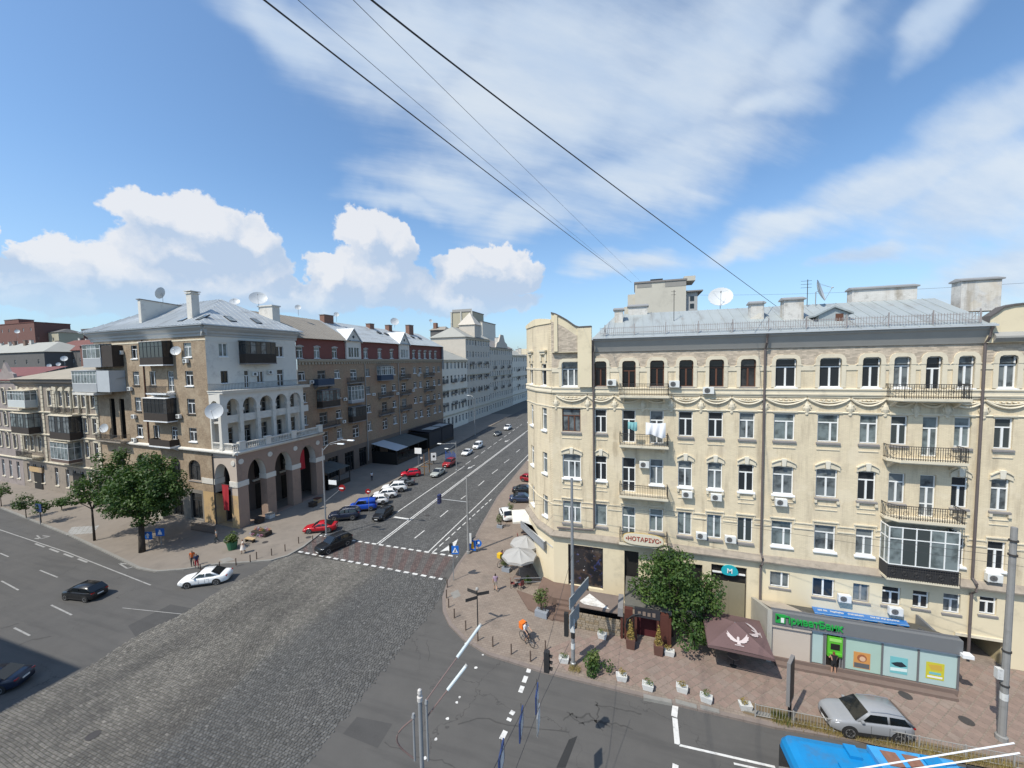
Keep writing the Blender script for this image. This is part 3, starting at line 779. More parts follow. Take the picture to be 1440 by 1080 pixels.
# ================================================================ the cream apartment house on the right
YF = 34.8
def course_extra(t, pos, c):
    br = t.new('ShaderNodeTexBrick'); br.inputs['Scale'].default_value = 1.0
    br.inputs['Brick Width'].default_value = .27; br.inputs['Row Height'].default_value = .085; br.inputs['Mortar Size'].default_value = .007
    sp = t.new('ShaderNodeSeparateXYZ'); t.l.new(pos, sp.inputs[0])
    t.put(br.inputs['Vector'], t.xyz(t.m('ADD', sp.outputs[0], sp.outputs[1]), sp.outputs[2]))
    br.inputs['Color1'].default_value = (1.03, 1.03, 1.03, 1); br.inputs['Color2'].default_value = (.94, .94, .94, 1); br.inputs['Mortar'].default_value = (.82, .80, .78, 1)
    c = t.mix(1.0, c, br.outputs['Color'], 'MULTIPLY')
    f = t.noise(t.v('MULTIPLY', pos, (1.6, 1.6, .22)), .9, 6, .65)['Fac']
    c = t.mix(t.m('MULTIPLY', t.ss(f, .48, .72), .62), c, (.31, .25, .175))
    f3 = t.noise(pos, .5, 5, .7)['Fac']
    f4 = t.noise(t.v('ADD', pos, (9, 4, 2)), .42, 3, .5)['Fac']
    c = t.mix(t.m('MULTIPLY', t.ss(f4, .60, .615), .30), c, (.70, .61, .46))
    return t.mix(t.m('MULTIPLY', t.ss(f3, .53, .70), .45), c, (.50, .41, .31))
def bigbrick_extra(t, pos, c):
    br = t.new('ShaderNodeTexBrick'); br.inputs['Scale'].default_value = 1.0
    br.inputs['Brick Width'].default_value = .30; br.inputs['Row Height'].default_value = .10; br.inputs['Mortar Size'].default_value = .012
    sp = t.new('ShaderNodeSeparateXYZ'); t.l.new(pos, sp.inputs[0])
    t.put(br.inputs['Vector'], t.xyz(t.m('ADD', sp.outputs[0], sp.outputs[1]), sp.outputs[2]))
    br.inputs['Color1'].default_value = (1.25, 1.2, 1.15, 1); br.inputs['Color2'].default_value = (.72, .70, .68, 1); br.inputs['Mortar'].default_value = (.9, .88, .84, 1)
    return t.mix(1.0, c, br.outputs['Color'], 'MULTIPLY')
M_CREAM = mat('cream_brick', (.67, .572, .405), .9, .06, .6, extra=course_extra, dirt=.12, dscale=.8)
M_PLAST = mat('yellow_plaster', (.67, .578, .405), .88, .06, .5, dirt=.22, dscale=.7)
M_TRIM = mat('cream_trim', (.640, .570, .435), .85, .08, 1.5, dirt=.22, dscale=1.4)
M_BAND = mat('bare_brick', (.46, .40, .325), .9, .12, 2, extra=bigbrick_extra)
M_CORN = mat('grey_cornice', (.32, .31, .285), .85, .08, 1.2)
M_LEDGE = mat('weathered_ledge', (.30, .255, .205), .9, .25, 2.5, dirt=.5, dscale=1.5)
def rust_extra(t, pos, c):
    f = t.noise(t.v('MULTIPLY', pos, (1.2, .25, .3)), .9, 6, .65)['Fac']
    c = t.mix(t.m('MULTIPLY', t.ss(f, .5, .72), .5), c, (.20, .19, .175))
    f2 = t.noise(pos, 1.1, 6, .7)['Fac']
    return t.mix(t.m('MULTIPLY', t.ss(f2, .60, .72), .35), c, (.24, .16, .11))
M_ROOF = mat('zinc_roof', (.345, .375, .375), .55, .10, .6, metal=.15, extra=rust_extra)
M_CHIM = mat('whitewashed_brick', (.60, .58, .54), .9, .12, 2.5, dirt=.5, dscale=1.8, extra=course_extra)
R_ = thing('apartment_house', 'cream brick five-storey corner apartment house with grey metal roof and iron balconies', 'building', (0, YF, 0))
I4 = Matrix()
def wx(px, py): return PY(px, py, YF)
COLS = {'c0': (-6.47, -4.80), 'c1': (-3.54, -2.5), 'c2': (-1.17, -.06), 'c3': (1.1, 2.22), 'c4': (3.38, 4.46), 'c5': (5.63, 6.71), 'c6': (7.88, 8.96), 'c7': (10.27, 11.67),
        'c8': (13.13, 14.5), 'c9': (15.75, 16.84), 'c10': (17.58, 18.55), 'c11': (19.38, 20.27), 'c12': (21.11, 22.0), 'c13': (23.2, 24.15), 'c14': (25.9, 26.95), 'c15': (28.3, 29.35)}
Z5, Z4, Z3, Z2 = (19.65, 21.85), (15.49, 17.61), (11.2, 13.4), (7.02, 9.02)
holes = []; wins = []
for k, (a, b) in COLS.items():
    for fl, (z0, z1) in ((5, Z5), (4, Z4), (3, Z3), (2, Z2)):
        dr = (k in ('c2', 'c11'))
        if dr: z0 = {5: 19.0, 4: 14.75, 3: 10.35, 2: 6.2}[fl]
        if k == 'c3' and fl == 4: z0 = 14.75
        holes.append((a, b, z0, z1)); wins.append((k, fl, a, b, z0, z1, dr))
LOW = [((1083, 803), (1110, 828)), ((1143, 812), (1173, 842)), ((1200, 820), (1222, 848)), ((1241, 824), (1266, 853)), ((1284, 830), (1306, 857)), ((1327, 834), (1350, 864)), ((1378, 838), (1401, 866))]
lows = []
for p, q in LOW:
    A, B = wx(*p), wx(*q); lows.append((A.x, B.x, B.z, A.z)); holes.append(lows[-1])
SHOP = (wx(799, 790).x, wx(848, 790).x, 1.0, wx(845, 771).z)
ENT = (wx(878, 800).x, wx(898, 800).x, .3, 5.0)
SHOP2 = (wx(922, 800).x, wx(988, 800).x, .3, 4.6)
MSH = (wx(1000, 820).x, wx(1050, 820).x, .3, wx(1002, 793).z)
ARCH = (wx(1344, 900).x, wx(1413, 900).x, 0.0, wx(1380, 901).z + .15)
holes += [SHOP, ENT, SHOP2, MSH, ARCH]
XL, XR = -7.39, 31.0
zb = 5.55
b = MB(); wall(b, XL, XR, 0, zb, holes, .3); b.obj('ground_floor_wall', M_PLAST, R_)
b = MB(); wall(b, XL, XR, zb, 21.32, holes, .2); b.obj('wall', M_CREAM, R_)
b = MB(); wall(b, XL, XR, 21.32, 23.2, holes, .2); b.obj('top_wall', M_BAND, R_)
wrand = random.Random(11)
for k, fl, a, bb, z0, z1, dr in wins:
    i = int(k[1:]); wd, ht = bb - a, z1 - z0
    fr = M_FRW; pn = M_GLASS; sl_ = (M_SILLW, .14, .16)
    if fl == 5 and 1 <= i <= 6: fr = M_FRB; pn = M_GLASSD; sl_ = (M_SILLG, .12, .14)
    if fl == 4: sl_ = (M_SILLG, .12, .2); fr = M_FRW if i != 0 else M_FRB
    if fl == 4 and i >= 7 or (fl == 2 and i <= 7): pn = M_GLASSC
    if fl == 2 and i < 7: sl_ = (M_SILLG, .12, .24)
    if fl == 3 and i >= 8: sl_ = (M_SILLG, .14, .18)
    st = 'w2t'
    if i == 0: st = 'w3t'
    if fl == 2 and i in (1,): st = 'w1'
    if fl == 2 and 4 <= i <= 6: st = 'w2'
    if i in (7, 8) and fl in (4, 2): st = 'a2t'
    if dr: st = 'w2tm' if fl in (3, 2) else 'w2t'; sl_ = None
    window(R_, I4, (a + bb) / 2, z0, wd, ht, st, fr, pn, sl_)
for j, (a, bb, z0, z1) in enumerate(lows):
    window(R_, I4, (a + bb) / 2, z0, bb - a, z1 - z0, 'a2' if j == 0 else ('w2' if j < 3 else 'w2t'), M_FRW if j != 2 else M_FRG, M_GLASS, (M_SILLG, .08, .16))
# --- mouldings
def pier_spans(z, zz, lo=XL, hi=XR, pad=.22):
    hs = sorted((a - pad, bb + pad) for k, (a, bb) in COLS.items())
    out = []; u = lo
    for a, bb in hs:
        if a > u + .05: out.append((u, a))
        u = bb
    if hi > u + .05: out.append((u, hi))
    return out
for a, c in pier_spans(0, 0): MB().box(a, c, -.055, 0, 20.92, 21.30).obj('string_course', M_TRIM, R_)
sur = {}
for k, (a, c) in COLS.items():
    wd = round(c - a, 2); h = wd / 2
    if wd not in sur:
        m_ = MB(); o_ = h + .27; zt, zi = 22.14 - 19.65, 21.86 - 19.65; zl = 20.92 - 19.65
        P = [(-o_ - .12, zl + .38), (-o_, zl + .52), (-o_ + .02, zt - .38), (-o_ + .13, zt - .14), (-o_ + .36, zt), (o_ - .36, zt), (o_ - .13, zt - .14), (o_ - .02, zt - .38), (o_, zl + .52), (o_ + .12, zl + .38)]
        Q = [(-h, zl + .38), (-h, zl + .52), (-h, zi - .25), (-h + .05, zi - .08), (-h + .2, zi), (h - .2, zi), (h - .05, zi - .08), (h, zi - .25), (h, zl + .52), (h, zl + .38)]
        for i in range(len(P) - 1):
            m_.add([(P[i][0], -.10, P[i][1]), (P[i + 1][0], -.10, P[i + 1][1]), (Q[i + 1][0], -.10, Q[i + 1][1]), (Q[i][0], -.10, Q[i][1]), (P[i][0], 0, P[i][1]), (P[i + 1][0], 0, P[i + 1][1]), (Q[i + 1][0], .1, Q[i + 1][1]), (Q[i][0], .1, Q[i][1])],
                   [(0, 3, 2, 1), (0, 1, 5, 4), (3, 7, 6, 2)])
        m_.box(-o_ - .0, -h, -.075, 0, -.02, zl + .38).box(h, o_, -.075, 0, -.02, zl + .38)
        sur[wd] = m_.mesh('window_surround', M_TRIM)
    put('window_surround', sur[wd], R_, T((a + c) / 2, 0, 19.65))
b = MB(); profile(b, [(0, 19.02), (-.12, 19.02), (-.14, 19.14), (-.08, 19.16), (-.08, 19.42), (-.15, 19.44), (-.15, 19.54), (0, 19.58)], XL, XR); b.obj('sill_band', M_TRIM, R_)
b = MB(); profile(b, [(0, 17.66), (-.05, 17.66), (-.09, 17.74), (0, 17.80)], XL, XR); b.obj('string_course', M_TRIM, R_)
# garland frieze: one relief per bay and a pendant on every pier
def swag_mesh(wd):
    m_ = MB()
    for sag, zt, r in ((.50, 1.0, .085), (.30, 1.02, .06)):
        pts = [(-wd / 2 + wd * s, -.06 - .05 * math.sin(PI * s), zt - sag * math.sin(PI * s) ** .8) for s in np.linspace(0, 1, 11)]
        m_.tube(pts, r, 6)
    for s in np.linspace(.12, .88, 7):
        m_.tube([(-wd / 2 + wd * s - .09, -.05, .92), (-wd / 2 + wd * s, -.10, .86), (-wd / 2 + wd * s + .09, -.05, .92)], .05, 5)
    m_.box(-wd / 2, wd / 2, -.06, 0, 1.10, 1.2)
    return m_.mesh('garland', M_TRIM)
def pend_mesh():
    m_ = MB()
    m_.lathe([(.02, -.18), (.10, -.1), (.13, .0), (.08, .1), (.15, .2), (.24, .42), (.20, .62), (.10, .78), (.03, 1.0)], 0, -.02, 8)
    for sx in (-1, 1):
        m_.tube([(0, -.08, .62), (sx * .2, -.12, .72), (sx * .28, -.08, .5), (sx * .2, -.06, .3)], .05, 5)
    for v in range(len(m_.V)): m_.V[v] = (m_.V[v][0], m_.V[v][1] * .6, m_.V[v][2])
    return m_.mesh('pendant', M_TRIM)
edges = sorted((a, c) for a, c in COLS.values())
piers = [XL + .35] + [(edges[i][1] + edges[i + 1][0]) / 2 for i in range(len(edges) - 1)] + [XR - .3]
pm = pend_mesh(); sc_ = {}
for p in piers: put('pendant', pm, R_, T(p, 0, 17.62))
for p, q in zip(piers[:-1], piers[1:]):
    k_ = round(q - p - .1, 2)
    if k_ not in sc_: sc_[k_] = swag_mesh(k_)
    put('garland', sc_[k_], R_, T((p + q) / 2, 0, 17.78))
# lintels, hoods, apron panels
hood = {}
for k, (a, c) in COLS.items():
    wd = c - a; u = (a + c) / 2; h = wd / 2
    put('lintel', MB().box(-h - .14, h + .14, -.10, 0, .06, .17).box(-h - .10, h + .10, -.06, 0, 0, .06).mesh('lintel', M_TRIM), R_, T(u, 0, Z4[1] + .02))
    kk = round(wd, 2)
    if kk not in hood:
        m_ = None; n = 8; hms = []
        def arcp(s, off): x = (-h - .12) + (2 * h + .24) * s; return (x, off + .30 * math.sin(PI * s))
        for s0, s1, mi_ in ((0, .40, 0), (.60, 1.0, 0)):
            m_ = MB(); hms.append(m_)
            for i in range(n // 2):
                sa, sb = s0 + (s1 - s0) * i / (n // 2), s0 + (s1 - s0) * (i + 1) / (n // 2)
                p0, p1 = arcp(sa, 0), arcp(sb, 0)
                lo0 = -.05 if abs(p0[0]) > h else 0.0
                m_.add([(p0[0], -.08, -.12 + (p0[1]) * .6), (p1[0], -.08, -.12 + p1[1] * .6), (p1[0], -.08, p1[1] + .20), (p0[0], -.08, p0[1] + .20), (p0[0], 0, -.12 + p0[1] * .6), (p1[0], 0, -.12 + p1[1] * .6), (p1[0], 0, p1[1] + .20), (p0[0], 0, p0[1] + .20)],
                       [(0, 1, 2, 3), (3, 2, 6, 7), (0, 4, 5, 1), (0, 3, 7, 4), (1, 5, 6, 2)])
                m_.add([(p0[0], -.17, p0[1] + .20), (p1[0], -.17, p1[1] + .20), (p1[0], -.17, p1[1] + .27), (p0[0], -.17, p0[1] + .27), (p0[0], 0, p0[1] + .20), (p1[0], 0, p1[1] + .20), (p1[0], 0, p1[1] + .27), (p0[0], 0, p0[1] + .27)],
                       [(0, 1, 2, 3), (3, 2, 6, 7), (0, 4, 5, 1), (0, 3, 7, 4), (1, 5, 6, 2)])
        ks = MB().add([(-.12, -.16, .02), (.12, -.16, .02), (.17, -.18, .60), (-.17, -.18, .60), (-.12, 0, .02), (.12, 0, .02), (.17, 0, .60), (-.17, 0, .60)], [(0, 1, 2, 3), (3, 2, 6, 7), (0, 4, 5, 1), (0, 3, 7, 4), (1, 5, 6, 2)])
        hood[kk] = ([q_.mesh('hood_mould', M_TRIM) for q_ in hms], ks.mesh('keystone', mat('keystone_white', (.68, .63, .52), .8, .06)),
                    MB().box(-h - .1, -h + .06, -.16, 0, -.42, -.2).box(h - .06, h + .1, -.16, 0, -.42, -.2).box(-h - .02, h + .02, -.05, 0, -.66, -.60).box(-h - .02, h + .02, -.05, 0, -1.0, -.94).mesh('apron', M_TRIM),
                    MB().box(-h - .05, h + .05, -.05, 0, -.62, -.56).box(-h - .05, h + .05, -.04, 0, -.32, -.24).mesh('apron', M_TRIM))
    if not (k in ('c2', 'c3', 'c10', 'c11')):
        [put('hood_mould', q_, R_, T(u, 0, Z3[1] + .04)) for q_ in hood[kk][0]]; put('keystone', hood[kk][1], R_, T(u, 0, Z3[1] + .04))
        put('apron', hood[kk][2], R_, T(u, 0, Z3[0]))
        put('apron', hood[kk][3], R_, T(u, 0, Z4[0]))
for a, c in pier_spans(0, 0, pad=.08):
    for z0, z1 in ((8.55, 8.64), (8.98, 9.06)): MB().box(a, c, -.06, 0, z0, z1).obj('string_course', M_TRIM, R_)
for k, (a, c) in COLS.items():
    u = (a + c) / 2; h = (c - a) / 2
    put('lintel', MB().box(-h - .16, h + .16, -.09, 0, .22, .31).box(-h - .16, -h - .07, -.05, 0, -.12, .22).box(h + .07, h + .16, -.05, 0, -.12, .22).mesh('lintel', M_TRIM), R_, T(u, 0, Z2[1] + .02))
b = MB(); profile(b, [(0, 5.50), (-.10, 5.50), (-.16, 5.62), (-.42, 5.66), (-.44, 5.76), (-.40, 5.80), (-.05, 6.14), (0, 6.14)], XL - .2, XR); b.obj('belt_cornice', M_LEDGE, R_)
b = MB()
profile(b, [(0, 22.66), (-.10, 22.68), (-.14, 22.80), (-.22, 23.02), (-.28, 23.18), (-.42, 23.52), (-.54, 23.66), (-.56, 23.80), (0, 23.80)], -3.62, 22.5); b.obj('cornice', M_CORN, R_)
b = MB(); profile(b, [(-.54, 23.80), (-.68, 23.80), (-.68, 23.92), (-.54, 23.90)], -3.7, 22.7)
b.obj('gutter', mat('gutter_zinc', (.50, .52, .53), .5, .08, metal=.2), R_)
# roof of standing-seam sheets
RE, RI = (-.95, 23.93), (5.3, 26.5)
def rl(u): return u
b = MB(); b.add([(-3.6, -.62, 23.88), (22.7, -.62, 23.88), (22.7, 5.3, 26.44), (-1.9, 5.3, 26.44), (22.7, 14, 22.8), (-3.6, 14, 22.8), (-3.6, 5.3, 23.6)], [(0, 1, 2, 3), (3, 2, 4, 5), (0, 3, 6), (6, 3, 5)])
rf = b.obj('roof', M_ROOF, R_)
def rq(s):
    u = -3.6 + 26.3 * s
    if u < -1.9: return (u, -.62, 23.9), (u + .001, -.62 + 5.92 * (u + 3.6) / 1.7, 23.9 + 2.56 * (u + 3.6) / 1.7)
    return (u, -.62, 23.9), (u, 5.3, 26.46)
roof_sheets(rf, I4, rq, 32, M_ROOF)
b = MB()
u = -3.0
while u < 22:
    b.box(u - .012, u + .012, -.42, -.40, 24.10, 24.78); u += .16
for u in np.arange(-2.6, 22, 2.45): b.box(u - .03, u + .03, -.44, -.38, 24.05, 25.0).tube([(u, -.4, 24.9), (u, .3, 24.4)], .015, 4)
for z in (24.26, 24.66): b.box(-3.0, 22.0, -.425, -.395, z, z + .03)
b.obj('roof_railing', mat('rusty_railing', (.30, .27, .26), .8, .2), R_)
def on_roof(px, py):
    """point of the front roof slope seen at a pixel"""
    lo, hi = 33.0, 46.0
    for _ in range(40):
        m_ = (lo + hi) / 2; p = PY(px, py, m_)
        if p.z > 23.9 + (m_ - 34.18) * .43: lo = m_
        else: hi = m_
    return PY(px, py, lo)
def chimney(px, pyb, pyt, pxw, dep=.9, cap=.12):
    p = on_roof(px, pyb); s = p.y / FPX; hgt = (pyb - pyt) * s; wd = pxw * s
    b_ = MB().box(-wd / 2, wd / 2, 0, dep, -.6, hgt - .14); b_.m = Matrix()
    o = put('chimney', b_.mesh('chimney', M_CHIM, bevel=.015), R_, T(p.x, p.y - YF, p.z))
    c = MB().add([(-wd / 2 - cap, -cap, hgt - .16), (wd / 2 + cap, -cap, hgt - .16), (wd / 2 + cap, dep + cap, hgt - .16), (-wd / 2 - cap, dep + cap, hgt - .16), (-wd / 2 - cap, -cap, hgt - .06), (wd / 2 + cap, -cap, hgt - .06), (wd / 2 + cap * .6, dep * .5, hgt + .12), (-wd / 2 - cap * .6, dep * .5, hgt + .12), (wd / 2 + cap, dep + cap, hgt - .06), (-wd / 2 - cap, dep + cap, hgt - .06)],
                [(0, 1, 2, 3)[::-1], (0, 1, 5, 4), (4, 5, 6, 7), (7, 6, 8, 9), (3, 9, 8, 2), (1, 2, 8, 6, 5), (0, 4, 7, 9, 3)])
    c.obj('cap', mat('cap_grey', (.26, .26, .26), .8, .15), o)
chimney(870, 454, 435, 11); chimney(897, 443, 430, 24, .8); chimney(1065, 449, 428, 14); chimney(1116, 450, 424, 20); chimney(1243, 423, 407, 58, .9); chimney(1379, 426, 400, 32, 1.0)
# dormer
p = on_roof(1172, 452); dm = MB()
w2, dh = .95, 1.05
dm.slab([(-w2, 0), (w2, 0), (w2, dh * .55), (0, dh), (-w2, dh * .55)], 0, 3.2)
dm.slab([(-w2 - .35, dh * .36), (0, dh + .02), (w2 + .25, dh * .48), (w2 + .25, dh * .60), (0, dh + .16), (-w2 - .35, dh * .48)], -.2, 3.3)
o = dm.obj('dormer', M_ROOF, R_, M=T(p.x, p.y - YF, p.z))
MB().box(.12, .62, -.012, .02, .02, .58).obj('shutter', M_FRB, o)
dish(R_, (on_roof(1013, 432).x, on_roof(1013, 432).y - YF, on_roof(1013, 432).z + 1.0), (-.12, -.86, .5), 1.05, 1.1)
p = PY(1155, 408, 39.5); dish(R_, (p.x, p.y - YF, p.z), (.86, -.45, .28), .95, 1.5)
def antenna(px, pyb, pyt, Y, par=R_, yo=YF, arms=3, aw=.5):
    p, q = PY(px, pyb, Y), PY(px, pyt, Y)
    b_ = MB().tube([(q.x, q.y - yo, p.z - .3), (q.x, q.y - yo, q.z)], .03, 5)
    for k in range(arms): b_.tube([(q.x - aw, q.y - yo, q.z - .12 - .28 * k), (q.x + aw * .6, q.y - yo, q.z - .12 - .28 * k)], .014, 4)
    return b_.obj('antenna', M_RAIL, par)
antenna(948, 455, 408, 37.5, arms=2, aw=.25); antenna(1136, 425, 393, 39.5)
# parapet gables with curved tops at both ends
def gable(pts, y0, y1, m, name='parapet_gable'):
    P = [wx(*q) for q in pts]; zb_ = 22.7
    b_ = MB(); b_.slab([(P[0].x, zb_)] + [(q.x, q.z) for q in P] + [(P[-1].x, zb_)][::1], y0, y1)
    o_ = b_.obj(name, m, R_)
    c_ = MB()
    for q, r in zip(P[:-1], P[1:]):
        if abs(q.x - r.x) < .02: continue
        c_.add([(q.x, y0 - .1, q.z - .02), (r.x, y0 - .1, r.z - .02), (r.x, y1 + .1, r.z - .02), (q.x, y1 + .1, q.z - .02), (q.x, y0 - .1, q.z + .10), (r.x, y0 - .1, r.z + .10), (r.x, y1 + .1, r.z + .10), (q.x, y1 + .1, q.z + .10)],
               [(0, 3, 2, 1), (4, 5, 6, 7), (0, 1, 5, 4), (1, 2, 6, 5), (2, 3, 7, 6), (3, 0, 4, 7)])
    c_.obj('coping', mat('dark_coping', (.10, .09, .085), .7, .1), o_)
    return o_, P
go, gp = gable([(776, 441), (783, 443), (790, 446.5), (797, 450.5), (804, 455.5), (810, 459.5), (815, 461), (832, 460)], -.35, .15, M_PLAST)
b = MB()
for q, r in zip(gp[:-2], gp[1:-1]): b.add([(q.x, -.352, q.z - .75), (r.x, -.352, r.z - .75), (r.x, -.352, 22.75), (q.x, -.352, 22.75)], [(0, 3, 2, 1)])
b.obj('brick_field', M_BAND, go)
x1 = wx(832, 470).x; x0 = wx(813, 470).x
MB().box(x0, x1 + .03, -.42, -.353, 19.6, gp[-1].z - .06).obj('pilaster', M_PLAST, go)
MB().box(wx(780, 450).x, wx(785, 450).x, -.44, -.353, 22.8, gp[1].z).obj('pilaster', M_PLAST, go)
go2, gp2 = gable([(1384, 455), (1386, 447), (1397, 440), (1405, 434), (1420, 430), (1440, 428), (1470, 430), (1500, 440), (1520, 452)], -.30, .2, M_PLAST)
b = MB(); profile(b, [(0, 22.7), (-.35, 22.75), (-.55, 23.0), (-.55, 23.12), (-.3, 23.4), (0, 23.4)], gp2[0].x + .3, XR); b.obj('cornice', M_CORN, R_)
# chamfered corner: two narrow faces with slit windows
P0, P1, P2 = Vector((-7.39, 34.8, 0)), Vector((-9.38, 36.8, 0)), Vector((-11.2, 39.97, 0))
P3 = Vector((-11.6, 72, 0))
for A_, B_, slit in ((P1, P0, True), (P2, P1, True), (P3, P2, False)):
    d_ = B_ - A_; L_ = d_.length; F_ = T(A_.x, A_.y - YF, 0) @ RZ(math.atan2(d_.y, d_.x))
    hs = []
    if slit:
        for z0, z1 in ((19.65, 21.7), (15.4, 17.5), (11.2, 13.2), (7.0, 9.0)): hs.append((L_ * .36, L_ * .66, z0, z1))
    else:
        for u in np.arange(2, L_ - 1, 2.6):
            for z0, z1 in ((19.65, 21.7), (15.4, 17.5), (11.2, 13.2), (7.0, 9.0), (1.0, 4.2)): hs.append((u, u + 1.1, z0, z1))
    b = MB(); wall(b, 0, L_, 0, 5.55, hs, .2); b.obj('ground_floor_wall', M_PLAST, R_, M=F_)
    b = MB(); wall(b, 0, L_, 5.55, 23.2 if not slit else 25.7, hs, .2); b.obj('wall', M_CREAM, R_, M=F_)
    for a, c, z0, z1 in hs: window(R_, F_, (a + c) / 2, z0, c - a, z1 - z0, 'w1t' if slit else 'w2t', M_FRW, M_GLASS, (M_SILLW, .14, .16))
    for pr__ in ([(0, 5.50), (-.10, 5.50), (-.42, 5.66), (-.40, 5.80), (-.05, 6.14), (0, 6.14)],): 
        b = MB(); profile(b, pr__, -.12, L_ + .12); b.obj('belt_cornice', M_LEDGE, R_, M=F_)
    b = MB(); profile(b, [(0, 19.02), (-.12, 19.02), (-.14, 19.14), (-.08, 19.42), (-.15, 19.44), (-.15, 19.54), (0, 19.58)], -.05, L_ + .05); b.obj('sill_band', M_TRIM, R_, M=F_)
    for z0, z1, o_ in ((21.10, 21.30, .055), (8.55, 8.64, .055), (17.7, 17.8, .05)) + (() if slit else ((22.7, 23.3, .6),)): MB().box(-.02, L_ + .02, -o_, 0, z0, z1).obj('string_course', M_TRIM, R_, M=F_)
    if slit:
        b = MB(); top = 25.72; n = 10
        pts = [(L_ * s, top + .32 * math.sin(PI * (s * .5 + (.5 if A_ is P1 else 0)))) for s in np.linspace(0, 1, n)]
        b.slab([(0, 25.4)] + pts + [(L_, 25.4)], -.08, .3); b.obj('parapet_gable', M_PLAST, R_, M=F_)
        b = MB().box(L_ * .28, L_ * .74, -.3, 0, 22.85, 23.0).box(L_ * .34, L_ * .68, -.2, 0, 22.6, 22.85).box(L_ * .3, L_ * .4, -.12, 0, 21.95, 22.6).box(L_ * .62, L_ * .72, -.12, 0, 21.95, 22.6)
        b.obj('window_hood', M_TRIM, R_, M=F_)
# back and right side closed plainly, so that the block is solid
b = MB(); b.add([(-11.6, 72 - YF, 0), (-11.6, 72 - YF, 23.3), (0, 72 - YF, 23.3), (0, 72 - YF, 0)], [(0, 1, 2, 3)])
b.add([(0, 14, 0), (0, 72 - YF, 0), (0, 72 - YF, 23.3), (0, 14, 23.3)], [(0, 1, 2, 3)]); b.add([(0, 14, 0), (31, 14, 0), (31, 14, 23.3), (0, 14, 23.3)], [(0, 1, 2, 3)]); b.add([(31, 0, 0), (31, 14, 0), (31, 14, 23.3), (31, 0, 23.3)], [(0, 3, 2, 1)])
b.add([(-11.2, 5.2, 23.3), (-9.4, 2, 23.3), (-7.4, .2, 23.3), (-3.4, .2, 23.3), (-3.4, 14, 23.3), (0, 14, 23.3), (0, 37.2, 23.3), (-11.6, 37.2, 23.3)], [tuple(range(8))])
b.obj('rear_wall', M_CREAM, R_)
# --- downpipes
for u, zb_ in ((-3.62, 6.0), (9.55, 0.3), (22.42, .3)):
    downpipe(R_, [(u, -.62, 23.75), (u, -.45, 23.1), (u - .02, -.14, 22.6), (u - .02, -.14, 6.35), (u, -.5, 6.1), (u, -.5, 5.55), (u, -.12, 5.2), (u, -.12, zb_ + .1)] if zb_ < 5 else [(u, -.7, 23.7), (u, -.2, 22.7), (u, -.16, 6.9), (u - .05, -.16, 6.6), (-7.0, -.2, 6.45)], .085)
# --- balconies (slab top heights read on the wall)
def zq(px, py, Y=33.8): return PY(px, py, Y).z
c23 = (-1.40, 2.55)
balcony(R_, I4, *c23, 18.95, 1.0, M_TRIM); balcony(R_, I4, *c23, 14.7, 1.0, M_TRIM); balcony(R_, I4, *c23, 10.3, 1.0, M_TRIM)
nb = balcony(R_, I4, *c23, 6.15, 1.0, M_TRIM, h=1.0)
cb = (17.15, 21.35)
balcony(R_, I4, *cb, 18.95, 1.05, M_TRIM, cham=.55, scroll=True); balcony(R_, I4, *cb, 14.6, 1.05, M_TRIM, cham=.55, scroll=True); balcony(R_, I4, *cb, 10.35, 1.05, M_TRIM, cham=.55, scroll=True)
# closed-in bay of the first floor over its iron balustrade
gb = glazed(R_, I4, 17.2, 21.1, 6.05, 1.05, 3.75, .98, 5, M_FRW, mat('dark_panel', (.035, .036, .04), .7, .2), M_GLASSC, M_TRIM, top=False)
b = MB(); railing_bars(b, 17.15, 21.15, -1.12, 6.05, .95, scroll=True); b.obj('railing', M_RAIL, gb)
for px, py in ((860, 538), (948, 540), (996, 549), (906, 653), (966, 695), (1007, 699), (1098, 706), (986, 753), (1027, 758), (1187, 841), (1259, 859), (1397, 812)):
    q = PY(px, py, YF - .25); aircon(R_, I4, q.x, q.z)
# --- notary's board on the first-floor balcony
M_BOARD = mat('board_cream', (.62, .56, .44), .6, .06); M_LET = mat('red_lettering', (.30, .055, .035), .6, .08); M_GOLD = mat('gold_edge', (.50, .36, .13), .55, .1)
bd = thing('signboard', 'oval cream board lettered НОТАРІУС on the low iron balcony', 'sign', (.58, 33.72, 6.66))
n = 28; ow, oh = 1.62, .50
el_ = [(ow * (abs(math.cos(a)) ** .65) * (1 if math.cos(a) > 0 else -1), oh * (abs(math.sin(a)) ** .7) * (1 if math.sin(a) > 0 else -1)) for a in np.linspace(0, 2 * PI, n, endpoint=False)]
MB().slab([(x * 1.04, z * 1.10) for x, z in el_], -.01, .04).obj('rim', M_GOLD, bd); MB().slab(el_, -.04, -.011).obj('board', M_BOARD, bd)
text('lettering', 'НОТАРІУС', .50, M_LET, bd, T(0, -.055, 0) @ UP, .012, bold=.012, sx=.98)
for sx in (-1, 1): MB().slab([(sx * 1.28, 0), (sx * 1.36, .10), (sx * 1.44, 0), (sx * 1.36, -.10)][::sx], -.055, -.041).obj('ornament', M_LET, bd)
